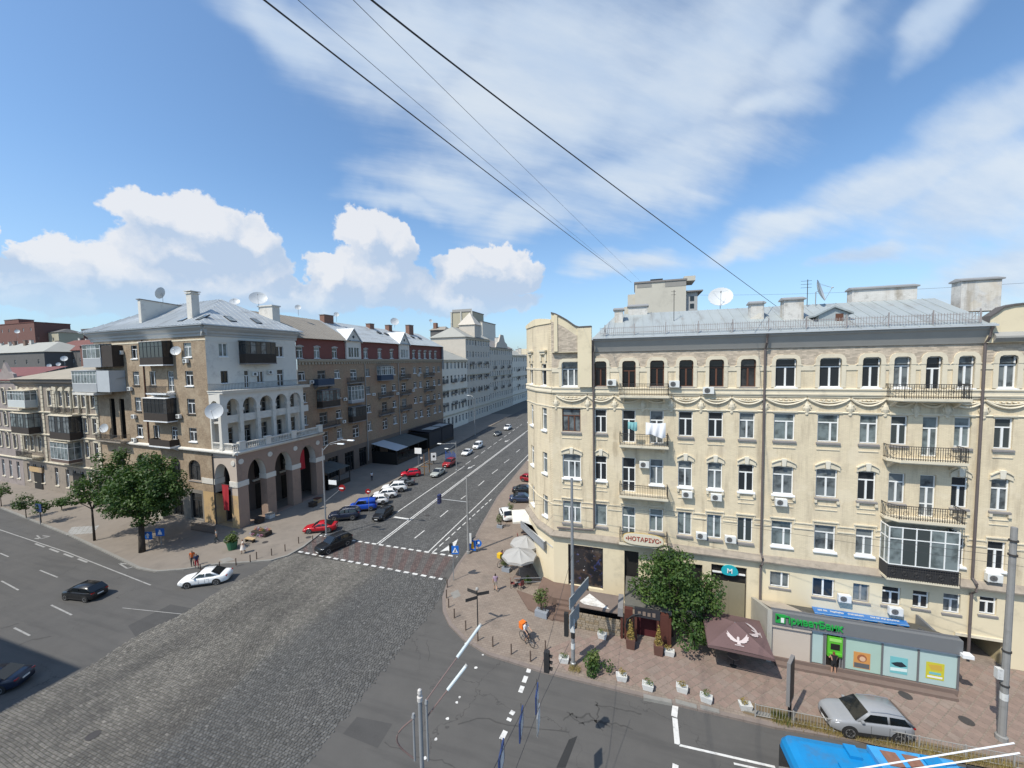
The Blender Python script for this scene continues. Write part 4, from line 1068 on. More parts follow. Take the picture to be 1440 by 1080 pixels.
# --- washing on the second balcony
M_CLOTH = mat('white_cloth', (.76, .76, .77), .9, .05); M_CLOTHB = mat('teal_cloth', (.20, .42, .42), .9, .08)
def cloth(name, label, px0, py0, px1, py1, Y, m, amp=.05):
    A_, B_ = PY(px0, py0, Y), PY(px1, py1, Y); n_, k_ = 16, 10; vs = []; fs = []
    for j in range(k_ + 1):
        for i in range(n_ + 1):
            s, t_ = i / n_, j / k_
            vs.append(((B_.x - A_.x) * s, amp * math.sin(s * 19 + t_ * 2) * (.4 + t_) - .16 * t_ * (1 - t_) * 1.5, (B_.z - A_.z) * (t_ * (1 - .12 * math.sin(s * 5 + .6)) + .05 * math.sin(PI * s) * (1 - t_))))
    for j in range(k_):
        for i in range(n_): a = j * (n_ + 1) + i; fs.append((a, a + 1, a + n_ + 2, a + n_ + 1))
    b_ = MB(); b_.add(vs, fs); b_.add([(x, y + .012, z) for x, y, z in vs], [f[::-1] for f in fs])
    o_ = b_.obj(name, m, smooth=True); o_.location = (A_.x, Y, A_.z); return tag(o_, label, 'laundry')
cloth('bed_sheet', 'large white sheet drying over the balcony railing', 908, 594, 936, 614, 33.76, M_CLOTH, .06)
cloth('towel', 'small teal towel drying beside the white sheet', 883, 593, 896, 605, 33.76, M_CLOTHB, .03)
# --- ground-floor fronts
M_INT = mat('shop_dark', (.02, .019, .018), .5, .2, 2)
def poster_glass(t, pos, c):  # brown and blue blotches paint reflected seats and neon writing into the colour
    f = t.noise(pos, 1.6, 4)['Fac']
    c = t.mix(t.m('MULTIPLY', t.ss(f, .50, .62), .6), c, (.09, .06, .045))
    f2 = t.noise(t.v('ADD', pos, (7, 3, 1)), 2.2, 4)['Fac']
    c = t.mix(t.m('MULTIPLY', t.ss(f2, .60, .66), .8), c, (.05, .06, .17))
    return t.mix(t.ss(t.noise(t.v('ADD', pos, (1, 9, 4)), 3.0, 3)['Fac'], .67, .71), c, (.65, .64, .66))
M_SHOPG = mat('printed_shop_glass', (.022, .022, .026), .12, .1, 1, spec=.6, extra=poster_glass)
def front(name, h, m, y=.28, bars=0, fr=M_FRD):
    a, c, z0, z1 = h
    o_ = MB().quad((a, y, z0), (c, y, z0), (c, y, z1), (a, y, z1)).obj(name, m, R_)
    f = MB().box(a, a + .08, y - .08, y - .004, z0, z1).box(c - .08, c, y - .08, y - .004, z0, z1).box(a + .08, c - .08, y - .08, y - .004, z1 - .08, z1)
    for k in range(bars): x = a + (c - a) * (k + 1) / (bars + 1); f.box(x - .04, x + .04, y - .075, y - .005, z0, z1 - .08)
    f.obj('shop_frame', fr, o_)
    return o_
front('shop_window', SHOP, M_SHOPG); front('shop_door', ENT, M_INT, bars=0); front('shop_window', SHOP2, M_INT, bars=2)
ms = front('shop_window', MSH, M_INT)
a, c, z0, z1 = MSH
zs_ = wx(1025, 818).z
b = MB(); z_s = z0
while z_s < zs_ - .06: b.box(a + .09, c - .09, .10, .16 , z_s, z_s + .085); z_s += .095
b.box((a + c) / 2 - .03, (a + c) / 2 + .03, .08, .17, z0, zs_)
b.obj('roller_shutter', mat('shutter_olive', (.24, .215, .15), .6, .06), ms)
MB().box(a + .1, c - .1, .05, .15, zs_ + .62, zs_ + .74).obj('sign_rail', M_FRW, ms)
msg = thing('signboard', 'teal leaf-shaped sign with a white M in the dark opening over a shutter', 'sign', ((a + c) / 2 + .05, YF - .02, zs_ + .95))
M_TEAL = mat('teal_sign', (.02, .36, .42), .4, .05)
pts = [(.62 * (abs(math.cos(t_)) ** .8) * math.copysign(1, math.cos(t_)), .44 * math.sin(t_) - .05 * math.cos(2 * t_)) for t_ in np.linspace(0, 2 * PI, 22, endpoint=False)]
MB().slab(pts, -.05, .04).obj('plate', M_TEAL, msg)
text('letter', 'M', .55, M_SILLW, msg, T(0, -.062, -.02) @ UP, .01, bold=.01)
# carriage arch: a vaulted passage going in
a, c, z0, z1 = ARCH
b = MB(); b.quad((a, .3, 0), (a, 9, -.3), (a, 9, z1), (a, .3, z1)); b.quad((c, .3, 0), (c, .3, z1), (c, 9, z1), (c, 9, -.3)); b.quad((a, .3, z1), (a, 9, z1), (c, 9, z1), (c, .3, z1)); b.quad((a, 9, -.3), (c, 9, -.3), (c, 9, z1), (a, 9, z1))
b.obj('passage_wall', mat('passage_plaster', (.42, .36, .22), .9, .15, 1, dirt=.5), R_)
MB().box(a - .1, c + .1, -.10, 0, z1 + .003, z1 + .2).obj('passage_lintel', M_TRIM, R_)
# ================================================================ the brick and white corner house with the arcade
def brick_mat(name, c1, c2, mort, patch, ps=.55):
    def ex(t, pos, c):
        br = t.new('ShaderNodeTexBrick'); br.inputs['Scale'].default_value = 1.0
        br.inputs['Brick Width'].default_value = .26; br.inputs['Row Height'].default_value = .085; br.inputs['Mortar Size'].default_value = .009
        sp = t.new('ShaderNodeSeparateXYZ'); t.l.new(pos, sp.inputs[0])
        t.put(br.inputs['Vector'], t.xyz(t.m('ADD', sp.outputs[0], sp.outputs[1]), sp.outputs[2]))
        br.inputs['Color1'].default_value = c1 + (1,); br.inputs['Color2'].default_value = c2 + (1,); br.inputs['Mortar'].default_value = mort + (1,)
        cc = br.outputs['Color']
        f = t.noise(pos, ps, 6, .68)['Fac']
        cc = t.mix(t.m('MULTIPLY', t.ss(f, .42, .66), .65), cc, patch)
        k = t.noise(pos, 3.0, 4, .6)['Fac']; k = t.m('MULTIPLY_ADD', k, .7, .65)
        return t.v('SCALE', cc, k)
    return mat(name, c1, .9, 0, 1, extra=ex)
M_BRK = brick_mat('tan_brick', (.33, .245, .160), (.22, .160, .105), (.28, .22, .16), (.40, .32, .225))
M_BRK2 = brick_mat('brown_brick', (.33, .245, .165), (.23, .170, .118), (.27, .205, .15), (.30, .185, .125), .25)
M_WALLW = mat('white_render', (.62, .59, .53), .85, .08, .6, dirt=.35, dscale=.6)
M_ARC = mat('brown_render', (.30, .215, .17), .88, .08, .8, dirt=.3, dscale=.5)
def ochre_extra(t, pos, c):
    f = t.noise(pos, .55, 6, .7)['Fac']
    return t.mix(t.m('MULTIPLY', t.ss(f, .5, .6), .6), c, (.30, .225, .17))
M_OCH = mat('ochre_render', (.46, .32, .165), .88, .1, .8, extra=ochre_extra)
M_DGR = mat('dark_interior', (.018, .017, .016), .5, .2, 1)
M_WOOD = mat('dark_wood', (.045, .035, .028), .75, .2, 2)
M_GREYP = mat('grey_panel', (.33, .34, .345), .7, .08)
M_TINR = mat('tin_roof', (.43, .455, .465), .45, .12, .5, metal=.25, extra=rust_extra)
L_ = thing('arcaded_corner_house', 'tan brick and white corner house with street arcade, loggia and hipped tin roof', 'building', (-50.6, 36.77, 0))
FC = RZ(math.atan2(-.04772764, .998857)) @ T(-31.8, 0, 0)
def FX(X): return T(X + 50.6, -36.77, 0) @ RZ(PI / 2)        # frame on a street-side plane: local x is world y
HC = {'A': None, 'B': (10.0, 11.55), 'C': (14.15, 15.65), 'E': (22.4, 24.1)}
FL = {6: (23.35, 25.3), 5: (19.35, 21.4), 4: (15.4, 17.5), 3: (11.5, 13.4)}
h1 = []; wl = []
for fl, (z0, z1) in FL.items():
    for k in 'BE': h1.append(HC[k] + (z0, z1)); wl.append((HC[k], z0, z1, 'a2t' if k == 'B' else 'w2t'))
    h1.append(HC['C'] + (z0, z1)); wl.append((HC['C'], z0, z1, 'a2'))
    dd = (18.4, 19.8); zz0 = z0 - (.85 if fl in (5,) else 0); h1.append(dd + (zz0, z1)); wl.append((dd, zz0, z1, 'w2tm'))
DOORS = [(3.2, 4.6, 10.9, 17.2), (5.8, 7.2, 10.9, 17.2), (2.2, 5.4, 22.6, 25.0), (2.2, 5.4, 18.6, 21)]
h1 += DOORS
b = MB(); wall(b, 0, 27.05, 10.5, 26.2, h1, .2); b.obj('brick_wall', M_BRK, L_, M=FC)
b = MB()
for a, c, z0, z1 in DOORS[:2]: b.quad((a, .7, z0), (c, .7, z0), (c, .7, z1), (a, .7, z1)); b.quad((a, .2, z0), (a, .7, z0), (a, .7, z1), (a, .2, z1)); b.quad((c, .7, z0), (c, .2, z0), (c, .2, z1), (c, .7, z1))
b.obj('recess', M_DGR, L_, M=FC)
for a, z0, z1, st in wl: window(L_, FC, (a[0] + a[1]) / 2, z0, a[1] - a[0], z1 - z0, st, M_FRW, M_GLASSD if wrand.random() < .5 else M_GLASS, (M_SILLW if wrand.random() < .6 else M_WOOD, .12, .16))
for a, c, z0, z1 in DOORS[2:]: window(L_, FC, (a + c) / 2, z0, c - a, z1 - z0, 'w2', M_FRD, M_GLASSD)
# lower storeys on the cross street
LA = [(3.75, 6.1), (9.45, 11.8), (13.4, 15.7), (17.7, 19.95), (21.8, 24.35)]
SD = (27.3, 30.4)
hl = [(a, c, 5.9 if a > 17 else 6.2, 8.85) for a, c in LA] + [SD + (.15, 8.76)] + [(21.7, 24.3, .35, 4.1), (13.2, 15.8, .3, 3.9), (9.4, 11.9, .3, 3.9), (17.6, 20.0, .3, 3.9), (4.0, 6.2, .3, 3.9)]
b = MB(); wall(b, 0, 27.0, 4.6, 10.2, hl, .35, 0)
for a, c in LA: arch_top(b, a, c, 7.95, 8.85, 0, .35)
b.obj('brick_wall', M_BRK, L_, M=FC)
b = MB(); wall(b, 0, 24.6, 0, 4.6, hl, .35); b.obj('plinth_wall', mat('grey_render', (.20, .185, .165), .88, .12, 1, dirt=.5), L_, M=FC)
b = MB(); wall(b, 24.6, 31.8, 0, 4.6, hl, 1.2); b.obj('pier_wall', M_OCH, L_, M=FC)
b = MB(); wall(b, 27.0, 31.8, 4.6, 10.2, hl, 1.2); arch_top(b, *SD, 6.58, 8.76, 0, 1.2, 12, 0, None, 0); b.obj('arcade_wall', mat('pale_render', (.46, .385, .32), .88, .06, .8), L_, M=FC)
b = MB()
n_ = 12; c_ = (SD[0] + SD[1]) / 2; r_ = (SD[1] - SD[0]) / 2
P = [(c_ - r_ * .995 * math.cos(PI * k / n_), 6.58 + 2.17 * math.sin(PI * k / n_)) for k in range(n_ + 1)]
for p, q in zip(P[:-1], P[1:]): b.quad((p[0], .03, p[1] - .004), (p[0], 1.2, p[1] - .004), (q[0], 1.2, q[1] - .004), (q[0], .03, q[1] - .004))
b.obj('arch_soffit', M_WALLW, L_, M=FC)
for a, c in LA: 
    z0 = 5.9 if a > 17 else 6.2
    window(L_, FC, (a + c) / 2, z0, c - a, 8.85 - z0, 'w2t', M_FRD, M_GLASSD, (M_SILLG, .1, .16), rec=.25)
for a, c, z0, z1 in hl[-5:]: window(L_, FC, (a + c) / 2, z0, c - a, z1 - z0, 'w2t', M_FRD, M_GLASSD, rec=.25, name='shop_window')
b = MB(); profile(b, [(0, 10.1), (-.12, 10.12), (-.2, 10.24), (-.42, 10.34), (-.42, 10.50), (0, 10.62)], -.1, 32.25); b.obj('ledge', M_WALLW, L_, M=FC)
# street arcade
AR = [(38.25, 41.02), (42.42, 45.35), (46.85, 50.0)]
FA = FX(-50.6)
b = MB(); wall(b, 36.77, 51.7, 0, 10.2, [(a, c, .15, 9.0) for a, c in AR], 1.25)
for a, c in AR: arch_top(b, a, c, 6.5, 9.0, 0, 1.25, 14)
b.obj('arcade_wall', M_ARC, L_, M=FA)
for a, c in AR:
    b = MB(); c_, r_ = (a + c) / 2, (c - a) / 2
    P = [(c_ - r_ * .995 * math.cos(PI * k / 14), 6.5 + 2.49 * math.sin(PI * k / 14)) for k in range(15)]
    for p, q in zip(P[:-1], P[1:]): b.quad((p[0], .03, p[1] - .004), (p[0], 1.25, p[1] - .004), (q[0], 1.25, q[1] - .004), (q[0], .03, q[1] - .004))
    b.obj('arch_soffit', M_WALLW, L_, M=FA)
for a, c in ((36.70, 38.25), (41.02, 42.42), (45.35, 46.85), (50.0, 51.75)):
    put('impost', MB().box(a if a < 37 else a - .08, c + .08, -.09, 1.3, 5.75, 6.48).mesh('impost', M_WALLW), L_, FA)
MB().box(24.6, 27.36, -.09, 1.25, 5.75, 6.5).obj('impost', M_WALLW, L_, M=FC); MB().box(30.34, 31.75, -.09, 1.25, 5.75, 6.5).obj('impost', M_WALLW, L_, M=FC)
b = MB(); profile(b, [(0, 10.1), (-.12, 10.12), (-.2, 10.24), (-.42, 10.34), (-.42, 10.50), (0, 10.62)], 36.35, 51.75); b.obj('ledge', M_WALLW, L_, M=FA)
for fr_, q in ((FA, PX(338.5, 649, -50.6)), (FA, PX(379.5, 638.5, -50.6)), (FA, PX(415, 630.5, -50.6)), (FA, PX(446.5, 622.5, -50.6))):
    MB().disc((q.y, 0, q.z), (0, -1, 0), .36, 16, 0, .09).obj('medallion', M_WALLW, L_, M=FA)
MB().disc((31.2, 0, 9.0), (0, -1, 0), .36, 16, 0, .09).obj('medallion', M_WALLW, L_, M=FC)
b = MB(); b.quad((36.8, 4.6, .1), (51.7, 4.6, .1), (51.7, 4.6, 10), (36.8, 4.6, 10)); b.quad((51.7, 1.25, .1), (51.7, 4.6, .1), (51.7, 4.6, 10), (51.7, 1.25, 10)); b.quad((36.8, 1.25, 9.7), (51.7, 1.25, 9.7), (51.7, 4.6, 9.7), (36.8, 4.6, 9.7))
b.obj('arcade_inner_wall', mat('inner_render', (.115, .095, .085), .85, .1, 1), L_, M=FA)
for a, c in AR:
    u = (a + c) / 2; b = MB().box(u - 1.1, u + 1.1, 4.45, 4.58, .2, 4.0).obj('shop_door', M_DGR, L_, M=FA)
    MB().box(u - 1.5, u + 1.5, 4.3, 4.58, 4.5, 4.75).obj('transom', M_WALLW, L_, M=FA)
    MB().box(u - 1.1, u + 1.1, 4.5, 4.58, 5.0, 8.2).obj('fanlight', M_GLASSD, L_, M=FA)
# terrace balustrade
def balustrade(par, F, u0, u1, z, y=-.12, ped=()):
    b_ = MB().box(u0, u1, y - .1, y + .1, z, z + .12).box(u0, u1, y - .13, y + .13, z + .86, z + 1.0)
    k = u0 + .15
    while k < u1 - .1:
        if all(abs(k - p) > .48 for p in ped): b_.lathe([(.055, z + .12), (.09, z + .3), (.05, z + .55), (.085, z + .75), (.06, z + .86)], k, y, 6, cap=False)
        k += .27
    o_ = b_.obj('balustrade', M_WALLW, par, M=F)
    for p in ped: put('pedestal', MB().box(-.42, .42, -.26, .26, 0, 1.12).box(-.47, .47, -.31, .31, 1.122, 1.22).mesh('pedestal', M_WALLW), o_, T(p, y, z))
peds = [PX(336, 628, -50.6).y + .4, PX(377, 620, -50.6).y, PX(413, 612, -50.6).y, 51.2]
balustrade(L_, FA, 36.5, 51.7, 10.62, .12, peds); balustrade(L_, FC, 27.3, 31.3, 10.62, .12, ())
b = MB(); b.quad((27.05, 0, 10.60), (31.8, 0, 10.60), (31.8, 15, 10.60), (27.05, 15, 10.60)); b.obj('terrace_floor', M_LEDGE, L_, M=FC)
# white upper facade with loggia
FW = FX(-55.35)
wh = {'w6a': (38.75, 39.95, 23.35, 25.2), 'w6b': (47.7, 49.05, 23.35, 25.05), 'd6': (42, 46.8, 22.9, 25.0), 'w5a': (38.8, 39.8, 19.6, 21.3), 'd5a': (42.2, 42.95, 18.7, 21.3), 'w5b': (44.2, 45.3, 19.4, 21.1), 'd5b': (47.7, 48.9, 18.6, 21.3)}
hw = list(wh.values()) + [(y - .65, y + .65, z, z + 2.5) for y in (39.4, 42.1, 44.8, 47.4, 50.0) for z in (10.7, 14.6)]
b = MB(); wall(b, 37.0, 51.5, 10.6, 26.2, hw, .2); b.obj('rendered_wall', M_WALLW, L_, M=FW)
for k, (a, c, z0, z1) in wh.items(): window(L_, FW, (a + c) / 2, z0, c - a, z1 - z0, 'w2' if k[0] == 'w' else 'w2tm', M_FRW if k != 'w5a' else M_FRD, M_GLASSD if k in ('w5a', 'd6') else M_GLASS, (M_SILLW, .12, .16) if k[0] == 'w' else None)
for a, c, z0, z1 in hw[len(wh):]: window(L_, FW, (a + c) / 2, z0, c - a, z1 - z0, 'w2tm', M_FRG, M_GLASSD)
FG = FX(-52.9)
cols = [PX(px, py, -52.9).y for px, py in ((316, 600), (341, 600), (365, 597), (387, 595), (407, 592), (426, 590), (437, 590))]
zsp, ztp = 16.3, 17.5
hcol = []
for i in range(5):
    a = cols[i] + (.42 if i == 0 else .26); c = cols[i + 1] - .26; hcol.append((a, c, 10.6, ztp))
b = MB(); wall(b, cols[0] - .45, cols[5] + .3, 10.6, 18.25, hcol, .5)
b.quad((cols[0] - .45, .5, 10.6), (cols[0] - .45, 0, 10.6), (cols[0] - .45, 0, 18.25), (cols[0] - .45, .5, 18.25)); b.quad((cols[5] + .3, 0, 10.6), (cols[5] + .3, .5, 10.6), (cols[5] + .3, .5, 18.25), (cols[5] + .3, 0, 18.25))
for a, c, z0, z1 in hcol: arch_top(b, a, c, zsp, ztp, 0, .5, 10)
b.obj('colonnade', M_WALLW, L_, M=FG)
for i in range(6): w__ = .36 if i else .55; put('capital', MB().box(-w__, w__, -.08, .56, 15.75, 16.15).mesh('capital', M_WALLW), L_, FG @ T(cols[i], 0, 0)); put('column_base', MB().box(-w__, w__, -.05, .53, 10.6, 10.95).mesh('column_base', M_WALLW), L_, FG @ T(cols[i], 0, 0))
# side bay of the loggia
b = MB(); wall(b, 27.05, 29.35, 10.6, 18.25, [(27.3, 28.9, 10.6, 17.3)], .4); arch_top(b, 27.3, 28.9, 16.4, 17.3, 0, .4); b.obj('colonnade', M_WALLW, L_, M=FC)
b = MB().box(37.2, 51.5, .3, 2.3, 14.15, 14.4).box(37.2, 51.5, .3, .42, 14.4, 15.2); b.obj('inner_gallery', M_WALLW, L_, M=FG)
b = MB().box(36.9, 51.4, -.35, 2.45, 18.25, 18.55).box(36.8, 51.5, -.5, 2.45, 18.552, 18.66); sb = b.obj('balcony', M_WALLW, L_, M=FG)
b = MB(); railing_bars(b, 36.9, 51.4, -.4, 18.66, .95, .2); side_bars(b, 36.9, -.4, 2.3, 18.66, .95, .2); b.obj('railing', M_RAIL, sb)
# dark glazed balcony below the eaves
glazed(L_, FW, 41.6, 46.6, 22.35, 1.3, 3.2, 1.35, 6, M_FRD, M_WOOD, M_GLASS, wood=True)
aircon(L_, FW, 43.7, 20.7); aircon(L_, FW, 46.3, 20.9)
# cornice and roof
b = MB(); pr__ = [(0, 26.1), (-.1, 26.12), (-.14, 26.4), (-.3, 26.55), (-.34, 26.8), (-.75, 27.2), (-.8, 27.45), (0, 27.5)]
profile(b, pr__, -.6, 27.6); b.obj('cornice', mat('dull_white_trim', (.40, .40, .385), .85, .08, 1), L_, M=FC)
b = MB(); profile(b, pr__, 36.5, 51.7); b.obj('cornice', MATS['dull_white_trim'], L_, M=FW)
b = MB(); b.box(-.2, 27.25, -.05, 0, 25.55, 25.75); b.obj('string_course', M_TRIM, L_, M=FC)
b = MB(); b.box(37.0, 51.5, -.05, 0, 25.35, 25.5); b.obj('string_course', M_WALLW, L_, M=FW)
cz = 27.62
def wL(X, Y, Z): return (X + 50.6, Y - 36.77, Z)
E0, E1, E2, E3 = (-84.3, 37.3, cz), (-54.35, 35.9, cz), (-54.35, 52.3, cz), (-84.3, 53.5, cz)
A1, A0 = (-62.3, 44.4, 32.5), (-76.5, 45.2, 32.4)
b = MB(); b.add([wL(*p) for p in (E0, E1, E2, E3, A1, A0)], [(0, 1, 4, 5), (1, 2, 4), (2, 3, 5, 4), (3, 0, 5), (0, 3, 2, 1)]); rf = b.obj('roof', M_TINR, L_)
V3 = Vector
def hipq(s):
    e = V3(E0).lerp(V3(E1), s); 
    if e.x < A0[0]: q = (e.x - E0[0]) / (A0[0] - E0[0]); t_ = V3(E0).lerp(V3(A0), q)
    elif e.x > A1[0]: q = (E1[0] - e.x) / (E1[0] - A1[0]); t_ = V3(E1).lerp(V3(A1), q)
    else: t_ = V3(A0).lerp(V3(A1), (e.x - A0[0]) / (A1[0] - A0[0]))
    return tuple(e + V3((50.6, -36.77, .01))), tuple(t_ + V3((50.6, -36.77, .01)))
roof_sheets(rf, I4, hipq, 40, M_TINR, seam=.07)
def hipq2(s):
    e = V3(E1).lerp(V3(E2), s); m_ = .5
    t_ = V3(E1).lerp(V3(A1), s / m_) if s < m_ else V3(E2).lerp(V3(A1), (1 - s) / (1 - m_))
    return tuple(e + V3((50.6, -36.77, .01))), tuple(t_ + V3((50.6, -36.77, .01)))
roof_sheets(rf, I4, hipq2, 18, M_TINR, seam=.05)
b = MB(); b.box(-1.5, 28.2, -1.02, -.9, 27.50, 27.66); b.obj('gutter', MATS['gutter_zinc'], L_, M=FC)
b = MB(); b.box(36.2, 52.3, -1.02, -.9, 27.50, 27.66); b.obj('gutter', MATS['gutter_zinc'], L_, M=FW)
# firewall, chimneys, skylights and dishes
def plane_pt(px, py, a, b_, c):
    n = (V3(b_) - V3(a)).cross(V3(c) - V3(a)); d = V3(tuple(ray(px, py))); o = V3((0, 0, CAMH))
    return o + d * (n.dot(V3(a) - o) / n.dot(d))
q0 = plane_pt(203, 452, E0, E1, A1); q1 = plane_pt(249, 427, E0, E1, A1)
X = q0.x; zt = PX(197, 421.5, X).z
b = MB(); pts = [(q0.y - .5, q0.z - 1.2), (q0.y - .5, zt), (45.2, zt - .35), (45.2, 31)]
b.add([wL(X - .3, y, z) for y, z in pts] + [wL(X + .3, y, z) for y, z in pts], [(3, 2, 1, 0), (4, 5, 6, 7), (0, 1, 5, 4), (1, 2, 6, 5), (2, 3, 7, 6)])
fw = b.obj('firewall', M_WALLW, L_)
b = MB(); b.add([wL(X - .42, q0.y - .65, zt), wL(X + .42, q0.y - .65, zt), wL(X + .42, 45.3, zt - .35), wL(X - .42, 45.3, zt - .35), wL(X - .42, q0.y - .65, zt + .12), wL(X + .42, q0.y - .65, zt + .12), wL(X + .42, 45.3, zt - .23), wL(X - .42, 45.3, zt - .23)], [(0, 3, 2, 1), (4, 5, 6, 7), (0, 1, 5, 4), (1, 2, 6, 5), (2, 3, 7, 6), (3, 0, 4, 7)])
b.obj('coping', M_SILLG, fw)
p = plane_pt(272.5, 446, E0, E1, A1); zt = PY(272, 411, p.y).z
b = MB().box(-.5, .5, -.5, .5, -1, zt - p.z - .25).box(-.62, .62, -.62, .62, zt - p.z - .249, zt - p.z - .1).box(-.45, .45, -.45, .45, zt - p.z - .099, zt - p.z + .05).box(-.7, .7, -.7, .7, zt - p.z + .051, zt - p.z + .14)
put('chimney', b.mesh('chimney', M_WALLW), L_, T(p.x + 50.6, p.y - 36.77, p.z))
p = PX(384, 456, -58.5); zt = PX(384, 430, -58.5).z
b = MB().box(-2.2, .8, -.7, .7, -1.5, zt - p.z - .2).box(-2.35, .95, -.85, .85, zt - p.z - .199, zt - p.z)
put('chimney', b.mesh('chimney', M_WALLW), L_, T(p.x + 50.6, p.y - 36.77, p.z))
def skylight(px, py, tri, w_=.5, h_=.75):
    p = plane_pt(px, py, *tri); n = (V3(tri[1]) - V3(tri[0])).cross(V3(tri[2]) - V3(tri[0])).normalized()
    if n.z < 0: n = -n
    ex = (V3(tri[1]) - V3(tri[0])).normalized(); ey = n.cross(ex)
    M_ = Matrix(((ex.x, ey.x, n.x, p.x + 50.6), (ex.y, ey.y, n.y, p.y - 36.77), (ex.z, ey.z, n.z, p.z), (0, 0, 0, 1)))
    o_ = put('skylight', MB().box(-w_, w_, -h_, h_, 0, .14).mesh('skylight', M_FRD), L_, M_)
    put('pane', MB().quad((-w_ + .08, -h_ + .1, .145), (w_ - .08, -h_ + .1, .145), (w_ - .08, h_ - .1, .145), (-w_ + .08, h_ - .1, .145)).mesh('pane', glass_mat('sky_pane', (.10, .12, .13), (.3, .33, .33), .5)), o_)
for px, py in ((260, 449), (286, 447)): skylight(px, py, (E0, E1, A1))
for px, py in ((323.5, 449), (360, 452)): skylight(px, py, (E1, E2, A1))
p = PX(363, 419, -61); dish(L_, wL(p.x, p.y, p.z), (.62, -.55, .55), 1.35, 3.2)
p = PX(330, 424, -62.5); dish(L_, wL(p.x, p.y, p.z), (.5, -.6, .6), .75, 1.6)
p = PY(225, 412, 45); dish(L_, wL(p.x, p.y, p.z), (-.85, -.35, .3), 1.0, 3.0)
p = PY(208, 438, q0.y + 2); dish(L_, wL(p.x, p.y, p.z), (.8, -.5, .3), .7, .8)
p = PX(301, 578, -52.2); dish(L_, wL(p.x, p.y, p.z), (.55, -.80, .25), 1.05, 1.0)
# balconies of the brick front
glazed(L_, FC, 14.5, 19.9, 22.35, 1.2, 3.25, 1.0, 6, M_FRD, M_WOOD, M_GLASS, M_SILLW)
balcony(L_, FC, 15.3, 20.0, 18.3, 1.15, M_SILLW, rail=M_RAIL)
glazed(L_, FC, 14.5, 20.0, 14.35, 1.2, 3.2, 1.1, 6, M_FRD, M_WOOD, M_GLASSD, M_SILLW, M_SILLW)
balcony(L_, FC, 15.2, 20.1, 10.72, 1.2, M_SILLW, panel=M_WOOD, h=.95)
g6 = glazed(L_, FC, .1, 5.0, 22.3, 1.4, 3.3, 1.2, 4, M_FRW, M_GREYP, M_GLASS, M_GREYP)
MB().box(5.1, 7.9, -1.3, 0, 22.2, 25.4).obj('glazed_balcony', M_WOOD, L_, M=FC)
g5 = glazed(L_, FC, -2.3, 4.6, 18.5, 1.9, 3.1, 1.15, 8, M_FRW, M_GREYP, M_GLASSC, M_GREYP)
MB().box(4.7, 8.0, -1.88, 0, 18.4, 21.6).obj('balcony_cladding', mat('grey_cladding', (.42, .44, .45), .7, .06), L_, M=FC)
MB().box(-1.6, 4.4, -2.25, -.1, 17.9, 18.25).obj('balcony_base', M_WALLW, L_, M=FC)
balcony(L_, FC, 1.2, 8.1, 10.75, 1.2, M_LEDGE)
for u, z in ((7.9, 24.3), (13.2, 23.5), (9.5, 18.8), (10.0, 14.6), (20.8, 15.0), (23.2, 22.8), (9.6, 11.0)): aircon(L_, FC, u, z)
p = V3(wL(*PY(247, 493, 36.6))); dish(L_, p, (.5, -.8, .3), .65, .4)
p = V3(wL(*PY(146, 602, 37.5))); dish(L_, p, (.3, -.9, .2), .7, .5)
downpipe(L_, [tuple(FC @ V3((13.0, -.1, 26))), tuple(FC @ V3((13.0, -.1, 10.7)))], .08, M_FRB)
# flags hang from the arches
M_RED = mat('red_fabric', (.36, .025, .035), .85, .12, 2)
def banner(label, F, u0, u1, z0, z1, y, par=L_):
    vs = []; fs = []; n_, k_ = 8, 8
    for j in range(k_ + 1):
        for i in range(n_ + 1):
            s, t_ = i / n_, j / k_
            vs.append((u0 + (u1 - u0) * s, y + .07 * math.sin(s * 9 + t_ * 2) * (.3 + t_), z1 + (z0 - z1) * t_))
    for j in range(k_):
        for i in range(n_): a = j * (n_ + 1) + i; fs.append((a, a + 1, a + n_ + 2, a + n_ + 1))
    w_ = L_.matrix_basis if False else T(-50.6, 36.77, 0)
    b_ = MB(w_ @ F); b_.add(vs, fs); b_.add([(x, yy + .015, z) for x, yy, z in vs], [f[::-1] for f in fs])
    root = thing('banner', label, 'banner', tuple((w_ @ F) @ V3(((u0 + u1) / 2, y, z1))))
    b_.m = root.matrix_basis
    inv = T(*(-root.location))
    for i in range(len(b_.V)): b_.V[i] = tuple(inv @ V3(b_.V[i]))
    b_.obj('cloth', M_RED, root, smooth=True)
    r_ = MB(inv @ w_ @ F); r_.tube([(u0 - .1, y, z1 + .03), (u1 + .25, y, z1 + .03)], .03, 6).obj('pole', M_RAIL, root)
    return root
banner('red banner hanging in the sunlit side arch of the arcade', FC, 29.2, 30.5, 2.6, 6.1, -.35)
banner('narrow red banner hanging inside the shaded street arcade', FA, 47.4, 48.3, 5.2, 8.3, .6)

